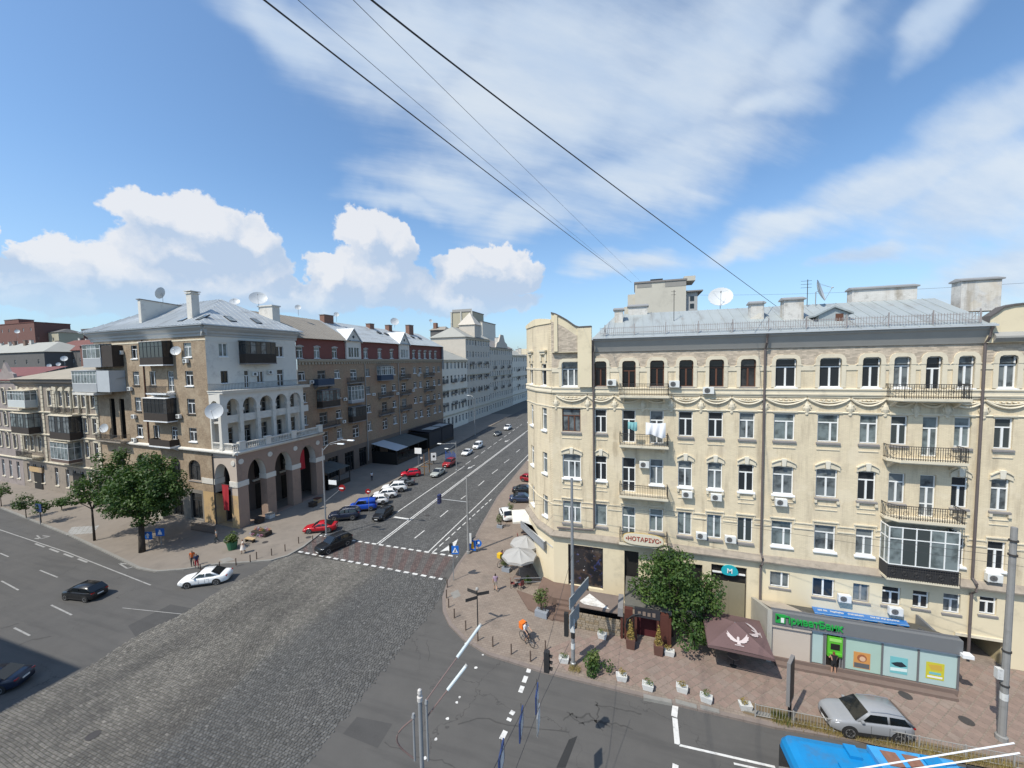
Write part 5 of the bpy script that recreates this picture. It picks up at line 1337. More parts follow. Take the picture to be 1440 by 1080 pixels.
# ================================================================ long brick house behind, with the maroon mansard
B_ = thing('mansard_apartment_block', 'long brown brick apartment block with maroon mansard and white gables', 'building', (-55.4, 51.75, 0))
FB = T(0, -51.75, 0) @ RZ(PI / 2)
U0, U1 = 51.75, 103.5
def rows(n): return {5: (19.25, 20.9), 4: (15.4, 17.1), 3: (11.4, 13.1), 2: (7.4, 9.4)}
RW4 = rows(0)
ucols = [(52.55, 'w'), (57.0, 'b'), (60.9, 'w'), (65.5, 'L'), (69.75, 'w'), (75.3, 'B'), (79.2, 'w'), (83.3, 'L2'), (88.5, 'w'), (91.2, 'w'), (95.0, 'B2'), (98.6, 'w'), (101.4, 'w')]
hb = []; wb = []
for u, k in ucols:
    for fl, (z0, z1) in RW4.items():
        hw_ = .72 if k == 'w' else .95
        zz0 = z0 if k == 'w' else z0 - .6
        hb.append((u - hw_, u + hw_, zz0, z1)); wb.append((u, zz0, hw_ * 2, z1 - zz0, k))
gs = [(53.0, 56.0), (57.5, 60.2), (62, 64.6), (66.2, 68.6), (70.2, 73.2), (76.0, 81.0), (84, 89), (91, 96), (98, 102)]
hb += [(a, c, .3, 4.2) for a, c in gs]
b = MB(); wall(b, U0, U1, 5.2, 22.4, hb, .2); b.obj('brick_wall', M_BRK2, B_, M=FB)
b = MB(); wall(b, U0, U1, 0, 5.2, hb, .3); b.obj('ground_floor_wall', mat('dark_stone', (.15, .12, .10), .85, .15, 1), B_, M=FB)
for u, z0, wd, ht, k in wb: window(B_, FB, u, z0, wd, ht, 'a2t' if k == 'w' else 'w2tm', M_FRW if wrand.random() < .8 else M_FRG, M_GLASS, (M_SILLW, .12, .12) if k == 'w' else None)
for a, c in gs:
    o = MB().quad((a, .28, .3), (c, .28, .3), (c, .28, 4.2), (a, .28, 4.2)).obj('shop_window', M_GLASSD, B_, M=FB)
    f = MB()
    for k in range(4): x = a + (c - a) * k / 3; f.box(x - .05, x + .05, .2, .275, .3, 4.2)
    f.box(a, c, .2, .275, 3.2, 3.3); f.obj('shop_frame', M_FRD, o)
M_BLUEP = mat('navy_panel', (.035, .055, .09), .7, .1)
balcony(B_, FB, 54.9, 58.9, 18.2, 1.2, M_SILLG, panel=M_BLUEP, h=1.15)
glazed(B_, FB, 55.6, 60.0, 14.1, 1.3, 3.1, 1.1, 5, M_FRB, M_WOOD, M_GLASSC)
balcony(B_, FB, 55.2, 60.0, 10.4, 1.2, M_SILLG)
for z in (18.2,): balcony(B_, FB, 63.4, 67.6, z, .9, M_SILLG)
glazed(B_, FB, 63.6, 67.4, 14.1, .9, 3.4, .5, 4, M_FRW, M_GREYP, M_GLASSC)
glazed(B_, FB, 63.4, 67.6, 10.2, 1.1, 3.0, 1.1, 4, M_FRD, M_WOOD, M_GLASS)
glazed(B_, FB, 73.0, 77.6, 18.2, 1.1, 3.1, 1.2, 6, M_FRW, M_BLUEP, M_GLASSC)
balcony(B_, FB, 73.0, 77.6, 14.4, 1.1, M_SILLG); balcony(B_, FB, 73.0, 77.6, 10.4, 1.1, M_SILLG)
for z in (18.2, 14.3, 10.4): balcony(B_, FB, 81.4, 85.3, z, 1.0, M_SILLG)
for z in (18.3, 14.4, 10.5): balcony(B_, FB, 92.8, 97.2, z, 1.1, M_SILLG)
for u, z in ((54.4, 18.9), (59.0, 15.2), (62.5, 15.0), (61.9, 10.6), (71.3, 15.2), (78.0, 18.8), (80.2, 14.6), (87.2, 14.8), (90, 18.7)): aircon(B_, FB, u, z)
# scalloped cornice and mansard
b = MB(); profile(b, [(0, 22.4), (-.25, 22.42), (-.32, 22.6), (-.45, 22.66), (-.45, 22.95), (0, 22.98)], U0, U1)
u = U0 + .3
b.obj('cornice', mat('dun_trim', (.32, .28, .22), .85, .12, 1.5), B_, M=FB)
sc_m = MB().slab([(-.2, 22.4), (-.2, 22.1), (-.1, 21.98), (.1, 21.98), (.2, 22.1), (.2, 22.4)], -.2, 0).mesh('corbel', MATS['dun_trim'])
while u < U1: put('corbel', sc_m, B_, FB @ T(u, 0, 0)); u += .72
M_MAR = mat('maroon_tin', (.165, .055, .046), .7, .12, .6)
mw = [52.5, 56.3, 60.65, 69.65, 74.4, 78.9, 88.5, 91.3, 94.2, 97.0, 100.0]
hm = [(u - .68, u + .68, 23.15, 25.1) for u in mw]
FBM = FB @ T(0, .15, 0)
b = MB(); wall(b, U0, U1, 22.95, 26.6, hm, .15); b.obj('mansard_wall', M_MAR, B_, M=FBM)
for u in mw: window(B_, FBM, u, 23.15, 1.36, 1.95, 'w2t', M_FRW, M_GLASS, (M_SILLW, .1, .1))
for u in mw:
    MB().slab([(u - .82, 25.1), (u + .82, 25.1), (u + .78, 25.28), (u, 25.48), (u - .78, 25.28)], -.1, 0).obj('window_hood', M_FRG, B_, M=FBM)
RX0, RX1, RZ0, RZ1 = -54.8, -63.0, 26.6, 31.2
def gable_dormer(u0, u1, zp, nwin):
    uc = (u0 + u1) / 2; ze = 26.6; zw = 23.0
    b_ = MB(); wall(b_, u0, u1, zw, ze, [(u0 + .55, u1 - .55, 23.4, 25.3)], .2, 0, -.18); b_.slab([(u0, ze), (u1, ze), (uc, zp)], -.18, -.02)
    b_.quad((u0, -.18, zw), (u0, .6, zw), (u0, .6, ze), (u0, -.18, ze)); b_.quad((u1, .6, zw), (u1, -.18, zw), (u1, -.18, ze), (u1, .6, ze))
    o_ = b_.obj('gable', M_WALLW, B_, M=FB)
    for k in range(nwin):
        wd = (u1 - u0 - 1.1) / nwin; 
        put('sash', MB().box(-wd / 2 + .06, wd / 2 - .06, -.08, -.02, 23.42, 25.28).mesh('sash', M_GLASS), o_, T(u0 + .55 + wd * (k + .5), 0, 0))
        put('mullion', MB().box(-.05, .05, -.12, -.081, 23.42, 25.28).box(-wd / 2, -wd / 2 + .1, -.12, -.081, 23.4, 25.3).box(wd / 2 - .1, wd / 2, -.12, -.081, 23.4, 25.3).mesh('mullion', M_FRW), o_, T(u0 + .55 + wd * (k + .5), 0, 0))
    MB().disc((uc, -.18, ze + (zp - ze) * .38), (0, -1, 0), .3, 12, 0, .03).obj('oculus', M_FRD, o_)
    yb = 6.0; r_ = MB(); e = .35
    r_.add([(u0 - e, -.45, ze - .3), (uc, -.45, zp + .12), (uc, yb, zp + .12), (u0 - e, yb, ze - .3), (u0 - e, -.45, ze - .12), (uc, -.45, zp + .32), (uc, yb, zp + .32), (u0 - e, yb, ze - .12)], [(0, 3, 2, 1), (4, 5, 6, 7), (0, 1, 5, 4), (3, 0, 4, 7)])
    r_.add([(u1 + e, -.45, ze - .3), (uc, -.45, zp + .12), (uc, yb, zp + .12), (u1 + e, yb, ze - .3), (u1 + e, -.45, ze - .12), (uc, -.45, zp + .32), (uc, yb, zp + .32), (u1 + e, yb, ze - .12)], [(0, 1, 2, 3), (4, 7, 6, 5), (0, 4, 5, 1), (3, 7, 4, 0)])
    r_.obj('gable_roof', mat('pale_tin', (.50, .515, .52), .5, .1, 1, metal=.2), o_)
gable_dormer(63.5, 67.8, 29.0, 2); gable_dormer(81.7, 86.0, 29.4, 3)
M_OLDR = mat('old_tin_roof', (.275, .245, .205), .75, .14, .6, extra=rust_extra)
def lB(X, Y, Z): return (X + 55.4, Y - 51.75, Z)
b = MB(); b.add([lB(RX0, U0, RZ0), lB(RX0, 64.5, RZ0), lB(RX1, 64.5, RZ1), lB(RX1, U0 - 4, RZ1 + .2), lB(-72, 64.5, 27), lB(-72, U0 - 4, 27)], [(0, 1, 2, 3), (3, 2, 4, 5)]); rfa = b.obj('roof', M_OLDR, B_)
roof_sheets(rfa, I4, lambda s: (lB(RX0, U0 + 12.7 * s, RZ0 + .01), lB(RX1, U0 - 4 + 16.7 * s, RZ1 + .21 - .2 * s)), 17, M_OLDR, seam=.06)
b = MB(); b.add([lB(RX0, 64.5, RZ0), lB(RX0, U1, RZ0), lB(RX1, U1, RZ1 - .5), lB(RX1, 64.5, RZ1), lB(-72, U1, 27), lB(-72, 64.5, 27), lB(RX0, U1, 20), lB(-72, U1, 20)], [(0, 1, 2, 3), (3, 2, 4, 5), (1, 6, 7, 4, 2)]); rfb = b.obj('roof', M_TINR, B_)
roof_sheets(rfb, I4, lambda s: (lB(RX0, 64.5 + 39 * s, RZ0 + .01), lB(RX1, 64.5 + 39 * s, RZ1 + .01 - .5 * s)), 40, M_TINR, seam=.06)
for Y, x_, z_, wd, ht in ((66.5, -62.6, 31, 2.6, 1.3), (97, -62.0, 30.5, 2.2, 2.2), (88, -62.6, 31, 1.4, 1.0), (80.5, -62.6, 30.9, 1.6, .8)):
    o = put('chimney', MB().box(-.6, .6, -wd / 2, wd / 2, -.8, ht).mesh('chimney', mat('red_chimney', (.21, .115, .085), .9, .2, 2)), B_, T(*lB(x_, Y, z_)))
    put('cap', MB().box(-.7, .7, -wd / 2 - .1, wd / 2 + .1, ht + .001, ht + .14).mesh('cap', M_SILLG), o)
for px, py, X, r in ((419, 432, -62, .55), (473, 442, -62, .55), (555, 452, -61, 1.1), (606, 451, -66, .6)):
    p = PX(px, py, X); dish(B_, lB(p.x, p.y, p.z), (.6, -.65, .4), r, 1.6)
for px, py in ((533, 468), (543, 470), (580, 474), (590, 476)):
    p = plane_pt(px, py, (RX0, 70, RZ0), (RX0, 90, RZ0), (RX1, 90, RZ1)); MB().box(-.45, .45, -.5, .5, 0, .25).obj('skylight', M_GLASSD, B_, M=T(*lB(p.x, p.y, p.z)) @ RY(math.atan2(RZ1 - RZ0, 8.2)))
for u in (68.9, 81.0): downpipe(B_, [tuple(FB @ V3((u, -.12, 22))), tuple(FB @ V3((u, -.12, 1)))], .09, M_FRG)
b = MB(); b.add([lB(-55.4, U1, 0), lB(-70, U1, 0), lB(-70, U1, 27), lB(-55.4, U1, 27)], [(0, 1, 2, 3)]); b.obj('end_wall', M_BRK2, B_)
# ================================================================ ornate house to the left, far rooftops, the street's far side
M_ORN = mat('stained_stucco', (.27, .225, .18), .9, .2, 1.2, dirt=.6, dscale=.7)
M_ORNT = mat('ornament_cream', (.52, .465, .36), .88, .12, 2, dirt=.35, dscale=1.2)
M_MAUV = mat('pale_mauve_stucco', (.29, .245, .225), .9, .18, 1, dirt=.6, dscale=.7)
O_ = thing('stucco_town_house', 'ornate stained stucco town house with enclosed wooden balconies beside the brick corner house', 'building', tuple(V3((-50.6, 36.77, 0)) + (FC.to_3x3() @ V3((-31.8, 0, 0))) * 0 + V3((-40, 2, 0))))
O_.location = (-90, 38.5, 0)
FO = T(-50.6 + 90, 36.77 - 38.5, 0) @ FC
def grid_win(par, F, us, zs, wd, fr=None, gl=None, st='w2t', sill=None, p=1.0):
    for u in us:
        for z0, z1 in zs: window(par, F, u, z0, wd, z1 - z0, st, fr or M_FRW, gl or M_GLASS, sill)
ou = [-25.0, -22.6, -19.8, -15.0, -11.4, -9.0, -6.6, -4.2, -1.4]
oz = [(15.6, 18.0), (11.4, 13.6), (7.2, 9.6), (1.4, 4.6)]
hs = [(u - .55, u + .55, z0, z1) for u in ou for z0, z1 in oz]
b = MB(); wall(b, -26.9, .0, -1, 20.2, hs, .25); b.obj('wall', M_ORN, O_, M=FO)
grid_win(O_, FO, ou, oz, 1.1, M_FRW, M_GLASSD, 'w2t', (M_ORNT, .12, .16))
for u in ou:
    for z0, z1 in oz[:3]:
        MB().box(u - .8, u + .8, -.16, 0, z1 + .25, z1 + .42).slab([(u - .75, z1 + .42), (u + .75, z1 + .42), (u, z1 + .75)], -.14, 0).obj('window_hood', M_ORNT, O_, M=FO)
        MB().box(u - .8, u - .6, -.1, 0, z0 - .2, z1 + .25).obj('pilaster', M_ORNT, O_, M=FO); MB().box(u + .6, u + .8, -.1, 0, z0 - .2, z1 + .25).obj('pilaster', M_ORNT, O_, M=FO)
for u in (-17.6, -13.6, -.4, -26.4):
    for z in np.arange(5.6, 19.4, .75):
        put('quoin', MB().box(-.34, .34, -.13, 0, 0, .62).mesh('quoin', M_ORNT) if 'qm' not in globals() else qm, O_, FO @ T(u, 0, z))
        if 'qm' not in globals(): qm = [o for o in O_.children if o.name.startswith('quoin')][0].data
for u in (-12.4, -10.2, -7.8, -5.4, -3.0):
    MB().lathe([(.26, 14.3), (.22, 15.0), (.20, 17.6), (.32, 18.0), (.32, 18.3)], u, -.12, 8).obj('half_column', M_ORNT, O_, M=FO)
    MB().box(u - .42, u + .42, -.35, 0, 18.302, 18.9).obj('capital', M_ORNT, O_, M=FO)
for z in (5.2, 10.2, 14.2):
    b = MB(); profile(b, [(0, z), (-.2, z + .05), (-.3, z + .25), (0, z + .35)], -26.9, 0); b.obj('string_course', M_ORNT, O_, M=FO)
b = MB(); profile(b, [(0, 19.0), (-.15, 19.05), (-.25, 19.4), (-.6, 19.7), (-.7, 20.1), (0, 20.2)], -27.0, .2); b.obj('cornice', mat('dark_cornice', (.17, .15, .13), .85, .12, 1), O_, M=FO)
b = MB(); b.add([(-27.3, -.9, 20.25), (.5, -.9, 20.25), (.5, 8, 23.0), (-17.0, 8, 23.0), (-27.3, 8, 20.0), (.5, 14, 20), (-17, 14, 20)], [(0, 1, 2, 3), (0, 3, 4), (3, 2, 5, 6)]); orf = b.obj('roof', mat('felt_roof', (.315, .275, .215), .9, .14, .5, dirt=.3), O_, M=FO)
roof_sheets(orf, FO, lambda s: ((-27.3 + 27.8 * s, -.9, 20.26), (max(-17.0, -27.3 + 27.8 * s), 8 if -27.3 + 27.8 * s > -17 else -.9 + 8.9 * (s * 27.8 / 10.3), 23.01 if -27.3 + 27.8 * s > -17 else 20.26 + 2.75 * (s * 27.8 / 10.3))), 26, MATS['felt_roof'], seam=.03)
glazed(O_, FO, -25.8, -19.5, 15.3, 1.5, 2.9, 1.2, 6, M_FRW, mat('pale_panel', (.50, .52, .50), .7, .06), M_GLASSC, M_ORNT)
glazed(O_, FO, -25.4, -19.0, 10.6, 1.5, 3.6, 1.1, 7, M_FRD, M_WOOD, M_GLASSC, M_ORNT)
glazed(O_, FO, -11.6, -5.2, 10.3, 1.6, 3.9, 1.15, 7, M_FRD, M_WOOD, M_GLASS, M_ORNT)
glazed(O_, FO, -11.8, -6.2, 6.4, 1.6, 3.4, .5, 5, M_FRW, mat('brown_panel', (.13, .09, .075), .8, .1), M_GLASSC, M_ORNT)
balcony(O_, FO, -12.0, -5.0, 14.45, 1.2, M_ORNT); balcony(O_, FO, -25.0, -19.0, 6.3, 1.4, M_ORNT)
for u in (-21.5, -8): MB().box(u - 1.4, u + 1.4, -.1, 0, -.5, 4.2).obj('shop_door', M_DGR, O_, M=FO)
MB().box(-24.0, -19.5, -.25, 0, 3.3, 4.2).obj('fascia', M_OCH, O_, M=FO)
# steep little gable and the pale house at the edge of the picture
O2 = thing('gabled_stucco_house', 'pale mauve stucco house with a stepped ornamental gable at the left edge', 'building', (-125, 40, 0))
FO2 = T(-50.6 + 125, 36.77 - 40, 0) @ FC
us2 = [-44, -41.2, -38.4, -35, -32, -29]; 
hs = [(u - .55, u + .55, z0, z1) for u in us2 for z0, z1 in oz]
b = MB(); wall(b, -52, -27.0, -1.5, 20.0, hs, .25); b.slab([(-34.5, 20.0), (-27.2, 20.0), (-27.6, 21.2), (-29.2, 21.6), (-30.8, 23.4), (-32.4, 21.6), (-34.0, 21.2)], 0, .4); b.obj('wall', M_MAUV, O2, M=FO2)
grid_win(O2, FO2, us2, oz, 1.1, M_FRW, M_GLASSD, 'w2t', (M_ORNT, .12, .16))
for u in us2:
    for z0, z1 in oz[:3]:
        n = 8; m_ = MB()
        for k in range(n): 
            a0, a1 = PI * k / n, PI * (k + 1) / n
            m_.tube([(u - .72 * math.cos(a0), -.08, z1 + .1 + .5 * math.sin(a0)), (u - .72 * math.cos(a1), -.08, z1 + .1 + .5 * math.sin(a1))], .12, 5)
        m_.box(u - .85, u - .6, -.12, 0, z0, z1 + .1).box(u + .6, u + .85, -.12, 0, z0, z1 + .1).obj('window_surround', M_ORNT, O2, M=FO2)
for z in (5.2, 10.2, 14.2, 19.6):
    b = MB(); profile(b, [(0, z), (-.2, z + .05), (-.3, z + .25), (0, z + .35)], -52, -27.0); b.obj('string_course', M_ORNT, O2, M=FO2)
b = MB(); b.add([(-52, -.4, 20.0), (-27, -.4, 20.0), (-27, 7, 22.5), (-52, 7, 22.5)], [(0, 1, 2, 3)]); b.obj('roof', M_MAR, O2, M=FO2)

def block(name, label, x0, x1, y0, y1, z, m, roofm=None, rooft='flat', nw=0, nf=0, side='front', zb=0.0, wsize=(1.2, 1.7), gl=None, extra=None, wz0=None):
    """plain house: walls with real windows on the named side, roof, chimneys"""
    r = thing(name, label, 'building', ((x0 + x1) / 2, y0, zb)); cx_ = (x0 + x1) / 2
    hw_, dp = (x1 - x0) / 2, y1 - y0; zt = z - zb
    hs = []
    wu, wh_ = wsize
    L = 2 * hw_ if side == 'front' else dp
    if nw:
        for i in range(nw):
            for j in range(nf):
                u = L * (i + .5) / nw; zz = (zt * (j + .35) / nf) if wz0 is None else wz0 + j * (zt - wz0) / nf
                hs.append((u - wu / 2, u + wu / 2, zz, min(zz + wh_, zt - .3)))
    F_ = T(-hw_, 0, 0) if side == 'front' else T(hw_, 0, 0) @ RZ(PI / 2)
    b = MB(); wall(b, 0, L, 0, zt, hs, .2); b.obj('wall', m, r, M=F_)
    b = MB()
    if side != 'front': b.quad((-hw_, 0, 0), (hw_, 0, 0), (hw_, 0, zt), (-hw_, 0, zt))
    else: b.quad((hw_, 0, 0), (hw_, dp, 0), (hw_, dp, zt), (hw_, 0, zt))
    b.quad((-hw_, dp, 0), (-hw_, 0, 0), (-hw_, 0, zt), (-hw_, dp, zt)); b.quad((hw_, dp, 0), (-hw_, dp, 0), (-hw_, dp, zt), (hw_, dp, zt)); b.quad((-hw_, 0, zt - .2), (hw_, 0, zt - .2), (hw_, dp, zt - .2), (-hw_, dp, zt - .2))
    b.obj('side_wall', m, r)
    for a, c, z0, z1 in hs: window(r, F_, (a + c) / 2, z0, c - a, z1 - z0, 'w2t', M_FRW if wrand.random() < .7 else M_FRG, gl or M_GLASS)
    rm = roofm or M_SILLG
    if rooft == 'flat':
        b = MB().box(-hw_ - .2, hw_ + .2, -.2, dp + .2, zt + .002, zt + .35); b.obj('parapet', rm, r)
    else:
        h = float(rooft); e = .5
        ax = 'x' if 2 * hw_ >= dp else 'y'
        b = MB()
        if ax == 'x': b.add([(-hw_ - e, -e, zt), (hw_ + e, -e, zt), (hw_ + e, dp + e, zt), (-hw_ - e, dp + e, zt), (-hw_ * .75, dp / 2, zt + h), (hw_ * .75, dp / 2, zt + h)], [(0, 1, 5, 4), (1, 2, 5), (2, 3, 4, 5), (3, 0, 4), (3, 2, 1, 0)])
        else: b.add([(-hw_ - e, -e, zt), (hw_ + e, -e, zt), (hw_ + e, dp + e, zt), (-hw_ - e, dp + e, zt), (0, dp * .15, zt + h), (0, dp * .85, zt + h)], [(0, 1, 4), (1, 2, 5, 4), (2, 3, 5), (3, 0, 4, 5), (3, 2, 1, 0)])
        b.obj('roof', rm, r)
    return r
def pxblock(name, label, pl, pr_, pt, Y, dep, m, **k):
    a, c = PY(pl, pt, Y), PY(pr_, pt, Y)
    return block(name, label, a.x, c.x, Y, Y + dep, (a.z + c.z) / 2, m, **k)
M_RBR = mat('far_red_brick', (.165, .085, .07), .9, .12, .8); M_DKG = mat('far_dark_grey', (.12, .115, .11), .9, .12, .5)
M_RUST = mat('rust_roof', (.155, .062, .05), .85, .14, .3, dirt=.4, dscale=.3); M_GRF = mat('far_grey_roof', (.33, .325, .29), .85, .1, .4)
M_PALE = mat('far_pale', (.47, .45, .40), .9, .08, .5); M_FYEL = mat('far_yellowish', (.42, .38, .28), .9, .1, .5)
pxblock('red_brick_block', 'dark red brick block with flat roof on the left skyline', -40, 48, 457, 120, 14, M_RBR, nw=9, nf=7, roofm=M_RUST)
pxblock('roof_tower', 'small square red brick tower on top of the skyline block at far left', 6, 26, 450, 126, 6, M_RBR)
p = pxblock('grey_roofed_house', 'house with a broad pale grey roof behind the stucco houses', -60, 62, 497, 88, 16, M_DKG, roofm=M_GRF, rooft=4.5, nw=8, nf=4)
pxblock('rust_roofed_house', 'long house with a rust red roof and dark wall behind the stucco town house', 58, 150, 493, 96, 16, M_DKG, roofm=M_RUST, rooft=5.0, nw=9, nf=4)
pxblock('greenish_house', 'little greenish house with a gabled attic above the rust red roof', 52, 82, 468, 125, 10, M_FYEL, roofm=M_DKG, rooft=2.2, nw=2, nf=6)
pxblock('pale_roofed_house', 'low house with a pale flat roof left of the brick corner house', 82, 118, 472, 140, 12, M_RBR, roofm=M_PALE, rooft=1.2)
pxblock('grey_slab_block', 'distant grey slab block showing just left of the tin roof', 114, 160, 462, 150, 12, M_DKG, roofm=M_SILLG, nw=6, nf=8)
pxblock('brick_end_house', 'dark red brick gable house close behind the brick corner house', 112, 150, 486, 84, 12, M_RBR, roofm=M_RUST, rooft=1.5, nw=3, nf=4)
for px, py, Y, r_, lb in ((24, 466, 100, .9, 'large white dish on the far left skyline'), (90, 504, 60, .7, 'upright white dish above the felt roof'), (69, 514, 56, .45, 'small white dish at the dark eaves, left of two'), (82, 512, 57, .45, 'small white dish at the dark eaves, right of two')):
    p = PY(px, py, Y); t_ = thing('satellite_dish', lb, 'dish', tuple(p)); dish(t_, (0, 0, 0), (.75, -.6, .35), r_, 3.0, name='bowl')
# tower block beyond the cream house
p0, p1 = PY(893, 399, 92), PY(965, 399, 92)
tw = block('tower_block', 'pale concrete tower block rising behind the zinc roof', p0.x, p1.x, 92, 104, p0.z, mat('pale_concrete', (.50, .47, .40), .9, .05, .4, dirt=.2, dscale=.3), roofm=M_SILLG)
hw_ = (p1.x - p0.x) / 2; zt = p0.z
MB().box(-hw_ - 1.6, -hw_ - .01, .8, 10, 0, zt - 2.2).obj('side_bay', MATS['pale_concrete'], tw); MB().box(-hw_ - 2.4, -hw_ - 1.61, 1.6, 9, 0, zt - 4.8).obj('side_bay', MATS['pale_concrete'], tw)
MB().box(hw_ + .01, hw_ + 2.4, 1.0, 11, 0, zt - 2.5).obj('stair_bay', mat('grey_concrete', (.36, .36, .35), .9, .06), tw)
for k in range(9): MB().box(hw_ + .9, hw_ + 1.7, .93, .99, zt - 4.4 - k * 1.6, zt - 3.4 - k * 1.6).obj('window', M_GLASSD, tw)
MB().box(hw_ - .2, hw_ + 3.4, .4, 11, zt - 2.48, zt - 2.2).obj('roof_slab', M_SILLG, tw); MB().box(hw_ - .1, hw_ + 2.2, 3, 9, zt + .36, zt + 1.4).obj('lift_house', MATS['pale_concrete'], tw)
MB().box(-hw_ + .4, -hw_ + 3.5, -.05, .2, zt - 1.0, zt + .2).obj('vent_strip', mat('mid_grey_concrete', (.27, .26, .24), .9, .1), tw); MB().box(1.0, hw_, -.05, .2, zt - 1.2, zt - .1).obj('vent_strip', MATS['mid_grey_concrete'], tw)
MB().box(-2.0, .6, 1, 2.5, zt + .36, zt + .9).obj('roof_vent', M_FRD, tw)
# left side of the street beyond the long brick house
def street_block(name, label, X, y0, y1, z, m, nw, nf, wsize, roofm, rooft, dep=14, gl=None, top=None):
    r = block(name, label, X - dep, X, y0, y1, z, m, roofm=roofm, rooft=rooft, nw=nw, nf=nf, side='street', wsize=wsize, gl=gl)
    F_ = T(dep / 2, 0, 0) @ RZ(PI / 2); L = y1 - y0
    for z_ in (4.6, z * .55, z - .9):
        b = MB(); profile(b, [(0, z_), (-.25, z_ + .1), (-.35, z_ + .4), (0, z_ + .5)], -.02, L + .02); b.obj('string_course', M_ORNT if top is None else top, r, M=F_)
    for k in range(3): 
        for z_ in (z * .36, z * .52, z * .68): u_ = L * (.2 + .3 * k); balcony(r, F_, u_ - 1.3, u_ + 1.3, z_, .9, M_SILLG, brackets=False)
    return r
M_SBW = mat('street_white', (.68, .63, .54), .88, .08, .8); M_SBG = mat('street_grey_stone', (.52, .47, .40), .88, .1, .8)
sb1 = street_block('white_street_house', 'white four-storey house with tall windows next along the street', -57.5, 104.2, 126, 22.8, M_SBW, 8, 5, (1.35, 2.4), M_GRF, 3.5)
sb2 = street_block('tall_grey_house', 'tall grey stone house with an attic tower further up the street', -58, 126.3, 150, 31, M_SBG, 9, 7, (1.2, 2.2), M_GRF, 4.0)
b = MB(); b.box(-3.2, 3.2, 8, 14, 31.36, 36.0); b.add([(-3.6, 7.6, 36.0), (3.6, 7.6, 36.0), (3.6, 14.4, 36.0), (-3.6, 14.4, 36.0), (0, 11, 41.0)], [(0, 1, 4), (1, 2, 4), (2, 3, 4), (3, 0, 4)]); b.m = Matrix(); o = b.obj('attic_tower', M_SBG, sb2, M=T(4, 0, 0))
sb3 = street_block('gabled_grey_house', 'grey house with a curved gable up the street', -58.5, 150.3, 182, 28, M_SBG, 11, 6, (1.2, 2.2), M_SILLG, 4.0)
b = MB(); b.m = T(7, 0, 0) @ RZ(PI / 2); b.slab([(8, 28.2), (24, 28.2), (23, 30), (20, 31), (18, 34), (14, 34), (12, 31), (9, 30)], -.3, .3); b.obj('gable', M_SBG, sb3)
sb4 = street_block('pale_far_house', 'pale long house at the far end of the street', -59, 182.3, 235, 25, M_SBW, 16, 5, (1.3, 2.2), M_GRF, 3.0)
block('white_rear_block', 'white block rising behind the gabled grey house', -84, -70, 172, 190, 41, M_SBW, nw=3, nf=9, wsize=(1.6, 1.8))
block('street_end_house', 'pale house closing the far end of the street', -62, -20, 330, 345, 30, M_PALE, nw=14, nf=7)
p0, p1 = PY(634, 440, 168), PY(660, 440, 168)
rb = block('rooftop_block', 'beige concrete attic block with buttress corners above the street roofs', p0.x, p1.x + 1.5, 168, 182, p0.z, M_FYEL, roofm=M_SILLG, nw=0, nf=0)
hw_ = (p1.x + 1.5 - p0.x) / 2
for u in (-hw_, -hw_ * .1, hw_ - .5): MB().box(u, u + .7, -.4, -.01, 18, p0.z + .3).obj('buttress', M_PALE, rb)
MB().box(-hw_ + .5, hw_ - .5, .5, .6, p0.z + .36, p0.z + 1.5).obj('roof_railing', M_FRG, rb)
p0 = PY(614, 459, 142); rc = block('attic_house', 'small old attic house with a red chimney between the roofs', p0.x - 3, p0.x + 3.5, 142, 148, p0.z - 1.5, M_DKG, roofm=M_OLDR, rooft=1.6)
MB().box(-2.4, -1.0, 1, 2.5, p0.z - 1.4, p0.z + 1.6).obj('chimney', MATS['red_chimney'], rc)

M_RCH = mat('sooty_chimney', (.19, .13, .10), .9, .2, 2, dirt=.4)
for r_ in list(D.objects):
    if r_.get('category') == 'building' and r_.name.split('.')[0] in ('rust_roofed_house', 'grey_roofed_house', 'red_brick_block', 'pale_roofed_house', 'brick_end_house', 'white_street_house', 'tall_grey_house', 'gabled_grey_house', 'pale_far_house', 'stucco_town_house'):
        ws_ = [c for c in r_.children if c.name.split('.')[0] in ('roof', 'parapet')]
        if not ws_: continue
        bb = [ws_[0].matrix_basis @ Vector(v) for v in ws_[0].bound_box]; x0, x1 = min(v.x for v in bb), max(v.x for v in bb); y0, y1 = min(v.y for v in bb), max(v.y for v in bb); z0, z1 = min(v.z for v in bb), max(v.z for v in bb)
        for k in range(6):
            px_, py_ = x0 + (x1 - x0) * rnd.uniform(.12, .88), y0 + (y1 - y0) * rnd.uniform(.35, .75); wd_ = rnd.uniform(.35, .9); hh_ = z1 + rnd.uniform(.3, 1.1)
            o = MB().box(px_ - wd_, px_ + wd_, py_ - .4, py_ + .4, z0 + .3, hh_).obj('chimney', M_RCH if k % 2 else M_CHIM, r_); MB().box(px_ - wd_ - .1, px_ + wd_ + .1, py_ - .5, py_ + .5, hh_ + .002, hh_ + .12).obj('cap', M_SILLG, o)
        for k in range(2):
            px_, py_ = x0 + (x1 - x0) * rnd.uniform(.2, .8), y0 + (y1 - y0) * .5; b = MB().tube([(px_, py_, z1 - .5), (px_, py_, z1 + 2.4)], .03, 5)
            for q_ in range(3): b.tube([(px_ - .6, py_, z1 + 2.2 - .3 * q_), (px_ + .6, py_, z1 + 2.2 - .3 * q_)], .018, 4)
            b.obj('antenna', M_RAIL, r_)
